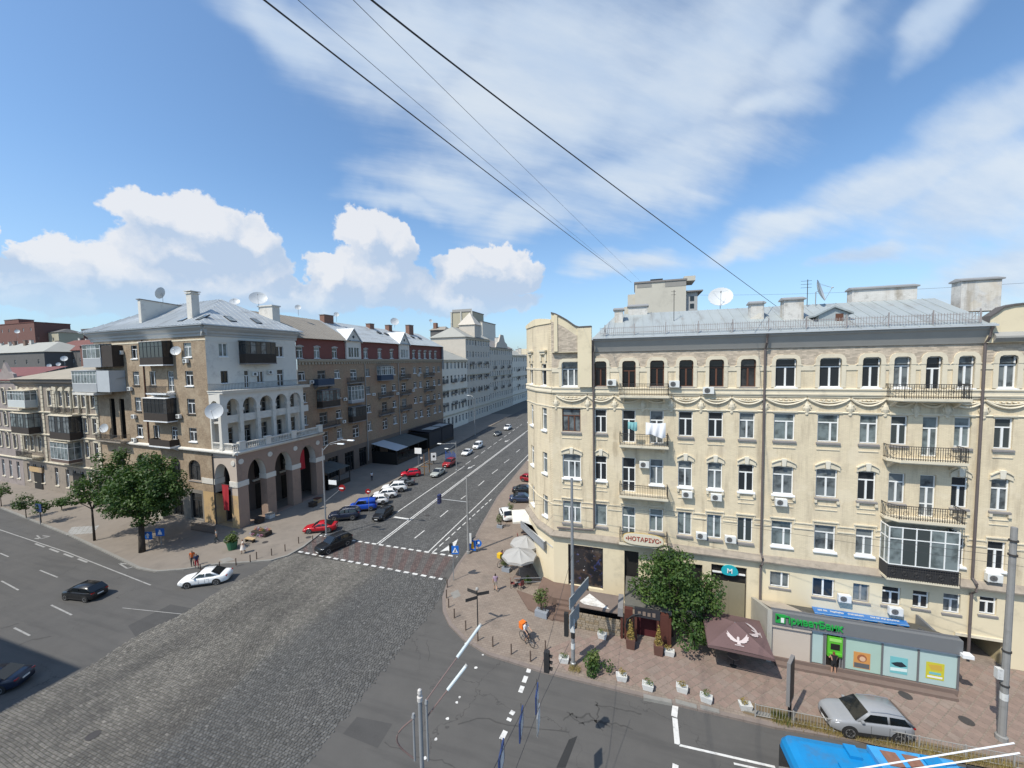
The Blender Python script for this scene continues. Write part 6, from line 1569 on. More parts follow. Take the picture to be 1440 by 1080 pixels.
# ================================================================ vehicles
M_PAINT = mat('car_paint', (.5, .5, .5), .38, 0, 1, coat=.55, spec=.2, objcol=True)
M_CGLASS = mat('car_glass', (.010, .012, .013), .05, 0, 1, spec=.8)
M_TYRE = mat('tyre_rubber', (.022, .022, .022), .85, .1, 5)
M_RIM = mat('alloy_rim', (.42, .42, .43), .35, 0, 1, metal=.7)
M_BLK = mat('black_plastic', (.025, .025, .026), .6, .05)
M_LAMP = mat('lamp_glass', (.62, .63, .64), .12, 0, 1, spec=.8)
M_TAIL = mat('tail_lamp', (.28, .012, .012), .2, 0, 1, spec=.7)
M_PLATE = mat('plate_white', (.68, .68, .66), .5, .04)
CARS = {
 # length, width, wheelbase, wheel r, deck profile [(x, z)], greenhouse A B C D (x, z), ground clearance
 'sedan': (4.60, 1.80, 2.66, .325, [(2.30, .52), (2.26, .66), (2.05, .78), (1.0, .93), (.2, .94), (-1.2, .96), (-1.45, 1.00), (-2.1, .98), (-2.27, .84), (-2.30, .55)], ((1.02, .93), (.30, 1.42), (-.78, 1.42), (-1.62, 1.0)), .20),
 'hatch': (4.20, 1.78, 2.58, .32, [(2.10, .54), (2.05, .70), (1.85, .82), (1.0, .97), (.2, .98), (-1.2, 1.0), (-1.9, 1.02), (-2.06, .9), (-2.10, .55)], ((1.08, .97), (.40, 1.47), (-1.35, 1.47), (-2.00, 1.0)), .20),
 'suv': (4.65, 1.88, 2.70, .385, [(2.32, .60), (2.29, .84), (2.16, .98), (1.75, 1.08), (1.0, 1.15), (.2, 1.17), (-1.4, 1.20), (-2.05, 1.20), (-2.26, 1.05), (-2.32, .62)], ((1.02, 1.13), (.22, 1.72), (-1.72, 1.68), (-2.24, 1.22)), .26),
 'van': (4.40, 1.80, 2.70, .32, [(2.20, .56), (2.15, .80), (1.95, .94), (1.30, 1.08), (.2, 1.10), (-1.4, 1.12), (-2.1, 1.12), (-2.18, .98), (-2.20, .5)], ((1.42, 1.08), (.72, 1.78), (-2.0, 1.80), (-2.17, 1.1)), .20),
 'sport': (4.50, 1.84, 2.66, .34, [(2.25, .48), (2.2, .62), (2.0, .74), (1.0, .88), (.2, .90), (-1.1, .94), (-1.45, 1.0), (-2.05, .98), (-2.22, .84), (-2.25, .5)], ((.95, .88), (.15, 1.34), (-.65, 1.34), (-1.75, 1.0)), .17),
}
CARP = {}
def car_proto(kind):
    if kind in CARP: return CARP[kind]
    L, Wd, wb, wr, deck, gh, gc = CARS[kind]
    hw = Wd / 2
    xs = sorted(set([p[0] for p in deck] + list(np.linspace(-L / 2 + .1, L / 2 - .1, 22))))
    dx_, dz_ = [p[0] for p in deck][::-1], [p[1] for p in deck][::-1]
    body = MB(); ring = []; vs = []
    for x in xs:
        zt = float(np.interp(x, dx_, dz_)); e = abs(x) / (L / 2); nar = 1 - .26 * max(0, (e - .62) / .38) ** 2.2
        w_ = hw * nar; zb_ = gc + .10 * max(0, (e - .8) / .2)
        sec = [(0, zt + .025), (.55 * w_, zt + .02), (.82 * w_, zt - .005), (.94 * w_, zt - .05), (.995 * w_, zt - .16), (1.0 * w_, min(.62, zt - .2)), (.985 * w_, .42), (.95 * w_, zb_ + .04), (.80 * w_, zb_)]
        vs += [(x, -y, z) for y, z in sec[::-1]] + [(x, y, z) for y, z in sec[1:]]
    n = 17; fs = []
    for i in range(len(xs) - 1):
        for k in range(n - 1): fs.append((i * n + k, i * n + k + 1, (i + 1) * n + k + 1, (i + 1) * n + k))
        fs.append((i * n + n - 1, i * n, (i + 1) * n, (i + 1) * n + n - 1))
    fs += [tuple(range(n))[::-1], tuple(range((len(xs) - 1) * n, len(xs) * n))]
    body.add(vs, fs)
    bm_ = body.mesh('body', M_PAINT, smooth=True)
    A_, B_, C_, D_ = gh; wl_, wu_ = hw * .93, hw * .76
    cab = MB()
    X = [(A_[0], A_[1] - .03, wl_), (B_[0], B_[1] - .02, wu_), ((B_[0] + C_[0]) / 2, max(B_[1], C_[1]) + .01, wu_ * 1.0), (C_[0], C_[1] - .02, wu_ * .98), (D_[0], D_[1] - .03, wl_ * .95)]
    cab.add([(x, -w_, z) for x, z, w_ in X] + [(x, w_, z) for x, z, w_ in X] + [(x, 0, z + (.025 if 0 < i < 4 else .02)) for i, (x, z, w_) in enumerate(X)],
            [(0, 1, 2, 3, 4)[::-1], (5, 6, 7, 8, 9)] + [(i, i + 1, 10 + i + 1, 10 + i)[::-1] for i in range(4)] + [(10 + i, 10 + i + 1, 5 + i + 1, 5 + i)[::-1] for i in range(4)] + [(0, 4, 9, 5)])
    cm = cab.mesh('roof', M_PAINT)
    bmm = bmesh.new(); bmm.from_mesh(cm); bmesh.ops.recalc_face_normals(bmm, faces=bmm.faces); bmesh.ops.bevel(bmm, geom=[e for e in bmm.edges if len(e.link_faces) == 2 and e.calc_face_angle(0) > .35], offset=.035, segments=2, affect='EDGES'); bmm.to_mesh(cm); bmm.free()
    cm.polygons.foreach_set('use_smooth', [True] * len(cm.polygons))
    parts = [('body', bm_), ('roof', cm)]
    def off(pts, d=.012):
        a, b_, c = (V3(p) for p in pts[:3]); nn = (b_ - a).cross(c - a).normalized()
        cen = sum((V3(p) for p in pts), V3((0, 0, 0))) / len(pts)
        if nn.dot(cen - V3((0, 0, .9))) < 0: nn = -nn
        return [tuple(V3(p) + nn * d) for p in pts]
    def ins(pts, k=.035, kz=.08):
        cen = sum((V3(p) for p in pts), V3((0, 0, 0))) / len(pts); return [tuple(V3(p).lerp(cen, k)) for p in pts]
    def gl(name, pts, d=.014):
        q = off(ins(pts), d); parts.append((name, MB().add(q, [tuple(range(len(q)))]).mesh(name, M_CGLASS)))
    f = lambda p, w_, y: (p[0], y * w_, p[1])
    gl('windscreen', [f(A_, wl_ * .98, -1), f(A_, wl_ * .98, 1), f(B_, wu_, 1), f(B_, wu_, -1)], .03)
    gl('rear_window', [f(D_, wl_ * .93, -1), f(D_, wl_ * .93, 1), f(C_, wu_ * .98, 1), f(C_, wu_ * .98, -1)], .03)
    xm = (B_[0] + C_[0]) / 2 - .05
    for s in (-1, 1):
        t_ = lambda x, hi: (x, s * (wu_ if hi else wl_), (B_[1] - .10) if hi else A_[1] + .07)
        a0 = A_[0] - .30 * (A_[0] - B_[0]) - .1
        gl('side_window', [(a0, s * (wl_ * .965), A_[1] + .07), (xm + .05, s * wl_ * .965, A_[1] + .07), (xm + .05, s * (wu_ + .03), B_[1] - .09), (B_[0] - .04, s * (wu_ + .03), B_[1] - .09)], .03)
        d0 = D_[0] + .34 * (C_[0] - D_[0]) + .08
        if kind != 'van': gl('side_window', [(xm - .04, s * wl_ * .965, A_[1] + .07), (d0, s * (wl_ * .95), A_[1] + .08), (C_[0] + .02, s * (wu_ + .03), C_[1] - .10), (xm - .04, s * (wu_ + .03), B_[1] - .09)], .03)
        parts.append(('wing_mirror', MB().box(A_[0] - .42, A_[0] - .26, s * hw * .93 if s > 0 else -hw * 1.10, s * hw * 1.10 if s > 0 else -hw * .93, A_[1] + .02, A_[1] + .16).mesh('wing_mirror', M_PAINT, bevel=.03)))
        e = L / 2
        z_h = deck[2][1] - .10
        parts.append(('headlight', MB().add([(e - .05, s * hw * .45, z_h - .09), (e - .20, s * hw * .86, z_h - .06), (e - .42, s * hw * .96, z_h + .03), (e - .30, s * hw * .80, z_h + .085), (e - .13, s * hw * .46, z_h + .02)], [(0, 1, 2, 3, 4)]).mesh('headlight', M_LAMP)))
        zt_ = deck[-3][1] - .10
        parts.append(('tail_lamp', MB().box(-e + .03, -e + .14, -hw * .84 if s < 0 else hw * .52, -hw * .52 if s < 0 else hw * .84, zt_ - .09, zt_ + .02).mesh('tail_lamp', M_TAIL, bevel=.02)))
        parts.append(('door_handle', MB().box(xm - .28, xm - .12, min(s * hw * 1.0, s * hw * 1.02), max(s * hw * 1.0, s * hw * 1.02), A_[1] - .12, A_[1] - .085).mesh('door_handle', M_PAINT)))
        for x in (wb / 2, -wb / 2):
            arch = MB(); arch.disc((x, s * hw * .90, wr + .02), (0, s, 0), wr + .07, 18, 0, hw * .105); parts.append(('wheel_arch', arch.mesh('wheel_arch', M_BLK)))
            w_ = MB(); y0 = s * (hw - .17)
            w_.m = T(x, 0, wr) @ RX(-s * PI / 2) @ T(0, 0, hw - .19)
            w_.lathe([(wr * .6, 0), (wr * .95, 0), (wr, .04), (wr, .17), (wr * .94, .205), (wr * .68, .21)], 0, 0, 18)
            rim = MB(); rim.m = w_.m; rim.lathe([(.04, .20), (.06, .215), (.05, .2)], 0, 0, 8); rim.lathe([(wr * .62, .212), (wr * .70, .216), (wr * .70, .19), (wr * .62, .19)], 0, 0, 16, cap=False)
            for k in range(5):
                a = 2 * PI * k / 5; ca, sa = math.cos(a), math.sin(a); p_ = .05
                rim.add([(-sa * p_, ca * p_, .208), (sa * p_, -ca * p_, .208), (ca * wr * .66 + sa * .03, sa * wr * .66 - ca * .03, .211), (ca * wr * .66 - sa * .03, sa * wr * .66 + ca * .03, .211)], [(0, 1, 2, 3)])
            parts.append(('wheel', w_.mesh('wheel', M_TYRE), ('rim', rim.mesh('rim', M_RIM))))
    e = L / 2
    parts.append(('number_plate', MB().box(e - .035, e + .012, -.26, .26, .36, .47).mesh('number_plate', M_PLATE))); parts.append(('number_plate', MB().box(-e - .012, -e + .035, -.26, .26, .62, .73).mesh('number_plate', M_PLATE)))
    parts.append(('grille', MB().box(e - .06, e + .006, -hw * .42, hw * .42, .50, deck[1][1] - .06).mesh('grille', M_BLK))); parts.append(('sill_trim', MB().box(-wb / 2 + wr + .05, wb / 2 - wr - .05, -hw * 1.008, hw * 1.008, gc + .02, gc + (.24 if kind == 'suv' else .12)).mesh('sill_trim', M_BLK)))
    for s in (-1, 1):
        for x in (B_[0] - .02, xm, C_[0] + .1): parts.append(('door_seam', MB().box(x - .008, x + .008, min(s * hw * .97, s * hw * 1.004), max(s * hw * .97, s * hw * 1.004), .42, A_[1] - .12).mesh('door_seam', M_BLK)))
    if kind == 'suv':
        for s in (-1, 1): parts.append(('roof_rail', MB().tube([(B_[0] - .1, s * (wu_ - .04), B_[1] + .02), ((B_[0] + C_[0]) / 2, s * (wu_ - .04), B_[1] + .07), (C_[0], s * (wu_ - .04), C_[1] + .02)], .02, 5).mesh('roof_rail', M_RIM)))
    CARP[kind] = parts
    return parts
def car(kind, label, p, ang, col, group=None, z=0.0, name='parked_car', cat='car', scale=.90):
    r = thing(name, label, cat, (p[0], p[1], z), ang, group)
    if scale != 1.0: r.scale = (scale,) * 3
    for q in car_proto(kind):
        o = put(q[0], q[1], r); o.color = col + (1,)
        if len(q) > 2: put(q[2][0], q[2][1], o)
    return r
def ang_px(rear, front):
    a, b_ = G(*rear), G(*front); return math.atan2(b_.y - a.y, b_.x - a.x)
WHT, BLK_, NAVY, RED, RED2, SILV, GREY, BLU = (.80, .80, .79), (.012, .013, .015), (.014, .02, .04), (.42, .012, .02), (.30, .015, .02), (.40, .41, .43), (.10, .11, .12), (.015, .07, .42)
car('hatch', 'black hatchback driving away to the left on the wide asphalt street', G(120, 839), ang_px((152, 845), (88, 838)), BLK_, None, .0, 'car')
car('sedan', 'white saloon with a dark sunroof turning beside the kerb at the left corner', G(290, 819), ang_px((312, 819), (266, 825)), WHT, None, .0, 'car', scale=.95)
car('suv', 'black car standing half over the red crossing near the left kerb', G(470, 771), ang_px((495, 760), (447, 781)), BLK_, None, .01, 'car')
car('hatch', 'black car waiting at the white stop line of the side street', G(539, 727), ang_px((553, 716), (527, 735)), BLK_, None, .01, 'car')
aP = math.atan2(-.47, -.88)
gp_ = 'cars parked slantwise on the left pavement'
for kind, px, py, col, lb, da in (('sport', 451, 746, RED, 'dark red low saloon at the near end of the slanted row by the lamp post', 0), ('suv', 485, 729, NAVY, 'navy blue SUV between the dark red saloon and the blue van', 0), ('van', 511, 716, BLU, 'bright blue van in the slanted row of parked cars', 0),
                                  ('hatch', 529, 707.5, WHT, 'white car next to the blue van, first of three white ones', 0), ('hatch', 542, 698.5, WHT, 'middle white car of the three parked beyond the blue van', 0), ('suv', 555, 690, WHT, 'large white car, last of three white ones beside the dark grey saloon', 0),
                                  ('sedan', 567, 681.5, GREY, 'dark grey saloon between the white cars and the bright red hatchback', 0), ('hatch', 578, 669, (.50, .01, .03), 'bright red hatchback at the far end of the slanted row', .1)):
    car(kind, lb, G(px, py, .14), aP + da, col, gp_, .14)
gk = 'cars parked along the kerb of the side street'
aS = -PI / 2 + .03
for kind, px, py, col, lb in (('sedan', 616, 668, (.36, .38, .36), 'pale silver saloon parked at the kerb facing the junction'), ('suv', 632, 655, RED2, 'dark red car parked at the kerb in front of the blue barred frame'), ('sedan', 657, 639, WHT, 'white saloon parked at the kerb beyond the dark red car'), ('van', 672, 630, WHT, 'white van parked at the kerb furthest up the line'), ('sedan', 700, 612, GREY, 'dark grey saloon parked far up the side street')):
    car(kind, lb, G(px, py), aS, col, gk)
car('suv', 'small white car driving down the middle of the side street in the distance', G(714, 604), aS, WHT, None, 0, 'car')
gr_ = 'cars parked by the cream corner house'
for kind, px, py, col, lb, a in (('hatch', 712, 727, WHT, 'white car parked behind the white parasol', aS + PI + .5), ('sedan', 735, 705, (.03, .045, .085), 'dark blue saloon parked beside the cream corner house', .25), ('sedan', 738, 693, BLK_, 'black saloon parked just beyond the dark blue one', .2), ('hatch', 746, 677, (.25, .012, .02), 'red hatchback half hidden by the cream corner house', -.2)):
    car(kind, lb, G(px, py, .14), a, col, gr_, .14)
car('suv', 'silver SUV parked on the red tiles in front of the bank pavilion', G(1215, 1024, .15), ang_px((1255, 1037), (1184, 1027)), (.27, .28, .295), None, .15)
car('sedan', 'dark car cut by the left edge of the picture in the building shadow', G(-13, 968), PI + .5, NAVY, None, 0, 'car')
# ---------------------------------------------------------------- trolleybus
M_TBLUE = mat('trolley_blue', (.008, .21, .48), .45, .10, 1.2, dirt=.35, dscale=1.0); M_TBLUE2 = mat('faded_blue', (.05, .30, .60), .55, .15, 1.5, dirt=.4, dscale=1.2)
tb = thing('trolleybus', 'bright blue trolleybus with two white poles on its roof at the lower right', 'trolleybus', (6.95, 20.25, 0), math.radians(4.5))
Lb, hb2 = 11.8, 1.25
def rrect(l0, l1, h, r, n=4):
    out = []
    for cx_, cy_, a0 in ((l1 - r, h - r, 0), (l0 + r, h - r, PI / 2), (l0 + r, -h + r, PI), (l1 - r, -h + r, 1.5 * PI)):
        out += [(cx_ + r * math.cos(a0 + k * PI / 2 / n), cy_ + r * math.sin(a0 + k * PI / 2 / n)) for k in range(n + 1)]
    return out
b = MB()
rings = [(rrect(0, Lb, hb2, .25), .35), (rrect(0, Lb, hb2, .25), 2.6), (rrect(.03, Lb - .03, hb2 - .03, .28), 2.95), (rrect(.15, Lb - .15, hb2 - .14, .3), 3.18), (rrect(.45, Lb - .45, hb2 - .45, .3), 3.27)]
nn = len(rings[0][0]); vs = [(x, y, z) for rg, z in rings for x, y in rg]
b.add(vs, [(i * nn + k, i * nn + (k + 1) % nn, (i + 1) * nn + (k + 1) % nn, (i + 1) * nn + k) for i in range(len(rings) - 1) for k in range(nn)] + [tuple(range((len(rings) - 1) * nn, len(rings) * nn)), tuple(range(nn))[::-1]])
b.obj('body', M_TBLUE, tb, smooth=False)
for s in (-1, 1):
    MB().box(.5, Lb - .5, s * hb2 - .01 if s > 0 else -hb2 - .01, hb2 + .01 if s > 0 else -hb2 + .01, 1.35, 2.5).obj('side_glazing', M_CGLASS, tb)
MB().box(-.012, .1, -1.1, 1.1, 1.2, 2.62).obj('windscreen', M_CGLASS, tb); MB().box(-.02, .1, -1.12, 1.12, .4, 1.15).obj('front_panel', mat('trolley_maroon', (.10, .05, .05), .5, .1), tb)
MB().box(1.9, 3.3, -.85, -.05, 3.275, 3.38).obj('roof_hatch', M_TBLUE, tb); MB().box(2.6, 3.1, .35, .95, 3.275, 3.42).obj('roof_hatch', M_TBLUE, tb)
eq = MB().box(3.6, 6.9, -1.0, 1.0, 3.275, 3.52).obj('equipment_box', M_TBLUE2, tb)
for x in (4.0, 4.85): MB().box(x, x + .6, .1, .8, 3.522, 3.56).obj('vent', mat('rusty_vent', (.22, .11, .075), .8, .3, 6), eq)
MB().box(3.9, 5.4, -.85, -.1, 3.522, 3.6).obj('grille', M_FRD, eq)
MB().box(5.6, 6.3, .1, .9, 3.522, 3.62).obj('hatch', M_TBLUE, eq)
MB().box(7.1, 8.1, -.6, .6, 3.275, 3.75).obj('pole_base', M_FRD, tb)
wv_ = []
for s, pa, pb in ((-.32, G(1228, 1079, 3.75), G(1425, 1045, 5.6)), (.32, None, None)):
    pass
inv = tb.matrix_basis
for p0, p1 in ((G(1226, 1078, 3.9), G(1426, 1045, 5.3)), (G(1300, 1079, 4.0), G(1434, 1059, 5.3))):
    M_ = (T(6.95, 20.25, 0) @ RZ(math.radians(4.5))).inverted()
    d = p1 - p0
    MB().tube([tuple(M_ @ (p0 - d * .25)), tuple(M_ @ p1)], .032, 6).obj('trolley_pole', mat('pole_white', (.70, .70, .70), .5, .05), tb)
for x in (2.4, 8.6):
    for s in (-1, 1):
        w_ = MB(); w_.m = T(x, s * (hb2 - .12), .5) @ RX(-s * PI / 2); w_.lathe([(.3, -.15), (.48, -.15), (.5, -.1), (.5, .1), (.48, .13), (.3, .14)], 0, 0, 16); w_.obj('wheel', M_TYRE, tb)
# ================================================================ people
M_SKIN = mat('skin', (.42, .25, .17), .6, .05); M_HAIRD = mat('dark_hair', (.03, .02, .015), .6, .1); M_HAIRR = mat('auburn_hair', (.14, .045, .02), .6, .1)
def cmat(name, c): return mat('cloth_' + name, c, .9, .08, 6)
def person(label, loc, rot, top, bottom, skin_from=None, hair=None, pose='walk', h=1.74, sleeves=True, shoe=None, cat='person'):
    s = h / 1.74; r = thing('person', label, cat, tuple(loc), rot)
    J = {'pel': (0, 0, .95, .135), 'bel': (0, 0, 1.10, .13), 'chest': (.01, 0, 1.32, .145), 'neck': (.02, 0, 1.49, .06), 'head': (.045, 0, 1.60, .085), 'crown': (.035, 0, 1.69, .08)}
    def leg(sd, hipx, kx, kz, ax, az, fx): return {'hip' + sd: (0, .09 * (1 if sd == 'l' else -1), .90, .10), 'knee' + sd: (kx, .10 * (1 if sd == 'l' else -1), kz, .065), 'ank' + sd: (ax, .10 * (1 if sd == 'l' else -1), az, .042), 'toe' + sd: (fx, .115 * (1 if sd == 'l' else -1), az - .055, .035)}
    def arm(sd, ex, ez, hx, hz, hy=.24): 
        k = 1 if sd == 'l' else -1
        return {'sho' + sd: (.0, .18 * k, 1.42, .062), 'elb' + sd: (ex, .235 * k, ez, .045), 'wri' + sd: (hx, hy * k, hz, .033), 'han' + sd: (hx + .05, hy * k, hz - .075, .034)}
    if pose == 'walk':
        J.update(leg('l', 0, .16, .50, .12, .09, .26)); J.update(leg('r', 0, .02, .48, -.25, .14, -.14)); J.update(arm('l', -.10, 1.14, -.08, .90)); J.update(arm('r', .06, 1.14, .20, .93))
    elif pose == 'stand':
        J.update(leg('l', 0, .02, .50, .0, .08, .15)); J.update(leg('r', 0, .01, .50, -.02, .08, .12)); J.update(arm('l', -.02, 1.14, .10, .92)); J.update(arm('r', -.02, 1.14, .04, .88))
    elif pose == 'use':
        J.update(leg('l', 0, .02, .50, .0, .08, .15)); J.update(leg('r', 0, .03, .50, -.02, .08, .12)); J.update(arm('l', .08, 1.16, .34, 1.20, .16)); J.update(arm('r', .10, 1.15, .36, 1.16, .14))
    else:
        J = {k: (v[0] + (.16 * (v[2] - .95) if v[2] > .95 else 0), v[1], v[2] + .02, v[3]) for k, v in J.items()}
        J.update(leg('l', 0, .34, .72, .22, .32, .36)); J.update(leg('r', 0, .28, .58, .10, .14, .24)); 
        J.update({k: (v[0] + .08, v[1], v[2], v[3]) for k, v in arm('l', .16, 1.18, .44, 1.06, .22).items()}); J.update({k: (v[0] + .08, v[1], v[2], v[3]) for k, v in arm('r', .16, 1.18, .44, 1.06, .22).items()})
    E_ = [('pel', 'bel'), ('bel', 'chest'), ('chest', 'neck'), ('neck', 'head'), ('head', 'crown')]
    for sd in 'lr': E_ += [('pel', 'hip' + sd), ('hip' + sd, 'knee' + sd), ('knee' + sd, 'ank' + sd), ('ank' + sd, 'toe' + sd), ('chest', 'sho' + sd), ('sho' + sd, 'elb' + sd), ('elb' + sd, 'wri' + sd), ('wri' + sd, 'han' + sd)]
    ks = list(J); me = D.meshes.new('body'); me.from_pydata([tuple(c * s for c in J[k][:3]) for k in ks], [(ks.index(a), ks.index(c)) for a, c in E_], [])
    o = D.objects.new('body_tmp', me); COL.objects.link(o)
    md = o.modifiers.new('s', 'SKIN'); md.use_smooth_shade = True
    for i, k in enumerate(ks):
        sv = me.skin_vertices[0].data[i]; rr = J[k][3] * s; sv.radius = (rr, rr * (1.25 if k in ('chest', 'bel', 'pel') else 1)); sv.use_root = (k == 'pel')
    sub = o.modifiers.new('d', 'SUBSURF'); sub.levels = 1; sub.render_levels = 1
    dg = bpy.context.evaluated_depsgraph_get(); m2 = D.meshes.new_from_object(o.evaluated_get(dg)); D.objects.remove(o)
    m2.name = 'body'
    hm_ = hair or M_HAIRD; ms_ = [top, bottom, M_SKIN, hm_, shoe or M_BLK]
    m2.materials.clear()
    for m_ in ms_: m2.materials.append(m_)
    P_ = {k: V3(J[k][:3]) * s for k in ks}
    for f in m2.polygons:
        c = f.center; best = min(E_, key=lambda e: ((c - (P_[e[0]] + P_[e[1]]) / 2).length))
        q = best[1][:3]; mi = 0
        if best in (('neck', 'head'), ('head', 'crown')): mi = 3 if (c.z > P_['head'].z + .035 * s or c.x < P_['head'].x - .02 * s) else 2
        elif best == ('chest', 'neck') and c.z > 1.46 * s: mi = 2
        elif q in ('elb', 'wri', 'han'): mi = 2 if (q != 'elb' or not sleeves or c.z < P_['sho' + best[1][3]].z - .16) else 0
        elif q in ('kne', 'ank', 'hip'):
            mi = 1
            if skin_from is not None and c.z < skin_from * s and pose != 'ride': mi = 2
            if skin_from is not None and pose == 'ride' and q == 'ank': mi = 2
        elif q == 'toe': mi = 4
        elif q == 'bel' and c.z < 1.0 * s: mi = 1
        f.material_index = mi
    put('body', m2, r)
    hd = P_['head']
    MB().add([(hd.x + .075 * s, -.012, hd.z - .0), (hd.x + .075 * s, .012, hd.z), (hd.x + .105 * s, 0, hd.z - .025 * s), (hd.x + .08 * s, 0, hd.z + .03 * s)], [(0, 2, 3), (2, 1, 3), (0, 1, 2)]).obj('nose', M_SKIN, r)
    return r
def skirt(r, m, z0, z1, r0, r1, x=0.0):
    MB().lathe([(r1, z0), (r0, z1)], x, 0, 14, cap=False).obj('skirt', m, r, smooth=True)
def pz(px, py): return G(px, py, .14)
C_ = cmat
person('man in a lilac shirt and pale shorts walking away near the blue sign', pz(697, 831), 2.0, C_('lilac', (.33, .24, .31)), C_('beige', (.45, .38, .30)), .55)
person('young woman in black at the green cash machine', pz(1172, 949) , PI / 2, C_('black', (.015, .015, .017)), C_('black2', (.02, .02, .022)), .62, M_HAIRR, 'use', 1.68, sleeves=False)
person('man in an orange shirt standing at the kerb under the big tree', pz(271, 796), -.6, C_('orange', (.62, .13, .03)), C_('dark', (.03, .03, .04)), None, None, 'stand', 1.8)
w1 = person('woman in navy and red beside the man in orange', pz(277, 799), -.4, C_('navy', (.03, .04, .09)), C_('crimson', (.42, .03, .04)), .3, None, 'walk', 1.66)
w2 = person('woman in a white dress walking past the green flower tub', pz(342, 778), -2.2, C_('white', (.70, .64, .58)), C_('white2', (.68, .62, .56)), .5, M_HAIRR, 'walk', 1.7, sleeves=False)
skirt(w2, C_('white2', (.68, .62, .56)), .48, 1.0, .17, .30)
person('person in grey walking in the shade by the sunlit arch', pz(305, 763), -2.4, C_('grey', (.28, .29, .28)), C_('dkgreen', (.06, .07, .06)), None, None, 'walk', 1.7)
person('person in a pale top standing on the shaded pavement behind the cars', pz(523, 676), 2.5, C_('pale', (.5, .52, .54)), C_('dark', (.03, .03, .04)), None, None, 'stand', 1.72)
person('person in white beside the brown post near the silver saloon', pz(593, 652), 2.5, C_('white', (.70, .64, .58)), C_('dark', (.03, .03, .04)), None, None, 'stand', 1.72)
def bicycle(label, loc, rot):
    r = thing('bicycle', label, 'bicycle', tuple(loc), rot); wr = .34
    for x in (-.52, .54):
        w_ = MB(); n = 20; pts = [(x + wr * math.cos(2 * PI * k / n), 0, wr + .02 + wr * math.sin(2 * PI * k / n)) for k in range(n + 1)]
        w_.tube(pts, .024, 5, caps=False); o = w_.obj('wheel', M_TYRE, r)
        sp_ = MB()
        for k in range(6): a = PI * k / 6; sp_.tube([(x - wr * math.cos(a), 0, wr + .02 - wr * math.sin(a)), (x + wr * math.cos(a), 0, wr + .02 + wr * math.sin(a))], .004, 3)
        sp_.tube([(x, -.05, wr + .02), (x, .05, wr + .02)], .03, 6).obj('spokes', M_STEEL, o)
    f = MB(); bb, st, hd, ra, fa = (-.05, 0, .32), (-.2, 0, .84), (.38, 0, .82), (-.52, 0, .36), (.54, 0, .36)
    for a, c in ((bb, st), (bb, hd), (st, hd), (bb, ra), (st, ra), (hd, fa)): f.tube([a, c], .02, 6)
    f.obj('frame', M_BLK, r); MB().tube([(.38, 0, .82), (.35, 0, 1.02)], .016, 5).tube([(.38, -.28, 1.06), (.35, 0, 1.02), (.38, .28, 1.06)], .014, 5).obj('handlebar', M_BLK, r)
    MB().lathe([(.03, .9), (.1, .93), (.09, .96), (.02, .97)], -.22, 0, 8).obj('saddle', M_BLK, r); MB().tube([(-.05, -.14, .22), (-.05, .14, .44)], .015, 5).obj('crank', M_STEEL, r)
    return r
def courier(px, py, rot, bl, pl, bagl, bagcol, top, bagz=1.30):
    L0 = pz(px, py); bicycle(bl, L0, rot)
    d = V3((math.cos(rot), math.sin(rot), 0))
    person(pl, L0 + d * -.2, rot, top, C_('dark', (.03, .03, .04)), .5, None, 'ride', 1.76)
    bg_ = thing('delivery_bag', bagl, 'bag', tuple(L0 - d * .46 + V3((0, 0, 1.02))), rot)
    MB().box(-.22, .2, -.23, .23, 0, .52).obj('box', mat('bag_' + bagl.split()[0], bagcol, .75, .06), bg_, bevel=.03) if False else put('box', MB().box(-.22, .2, -.23, .23, 0, .52).mesh('box', mat('bag_' + bagl.split()[0], bagcol, .75, .06), bevel=.04), bg_)
    MB().box(.2, .23, -.15, -.1, .05, .45).box(.2, .23, .1, .15, .05, .45).obj('strap', M_BLK, bg_)
    return bg_
courier(741, 905, -.55, 'black bicycle of the courier with the orange bag', 'courier in a white shirt riding across the corner with an orange bag', 'orange square delivery bag on the courier at the corner', (.70, .16, .02), C_('courier_white', (.66, .64, .64)))
cb_ = courier(707, 795, 1.2, 'black bicycle standing left of the grey parasols', 'rider in dark red on a bicycle left of the grey parasols', 'yellow topped delivery bag of the rider by the grey parasols', (.65, .40, .02), C_('maroon', (.16, .03, .06)))
# ================================================================ bank pavilion against the cream house
K_ = thing('bank_pavilion', 'low grey bank pavilion with green ПриватБанк letters and frosted glass panes', 'pavilion', (14.4, 30.95, .14))
FK = T(-14.4, -30.95, -.14)
KX0, KX1, KY, KZ = 9.25, 19.55, 30.95, 3.95
M_FASC = mat('fascia_grey', (.155, .16, .165), .5, .06, 1); M_MULL = mat('mullion_grey', (.14, .14, .145), .5, .05); M_FROST = mat('frosted_pane', (.40, .52, .50), .18, .06, .8, spec=.5)
M_PLN = mat('plinth_brown', (.17, .125, .105), .8, .1, 2)
ks_ = [PY(px, 950, KY).x for px in (1087, 1139, 1157, 1186, 1239, 1290, 1343)]
ks_[0], ks_[-1] = KX0, KX1
b = MB().box(KX0, KX1, KY - .12, 34.75, .1, .55); b.obj('plinth', M_PLN, K_, M=FK)
MB().box(KX0 + .2, KX1 - .2, KY - .55, KY - .13, .1, .32).obj('step', M_PLN, K_, M=FK)
MB().box(KX0, KX1 + .05, KY - .25, KY + .15, 3.05, 3.95).obj('fascia', M_FASC, K_, M=FK); MB().box(KX1 - .10, KX1 + .05, KY + .151, 34.75, 2.0, 3.05).obj('side_fascia', M_FASC, K_, M=FK)
ZB = 2.35
RP = ((KX0, KY + .15, 3.87), (KX1, KY + .15, 3.87), (KX1, 34.7, ZB))
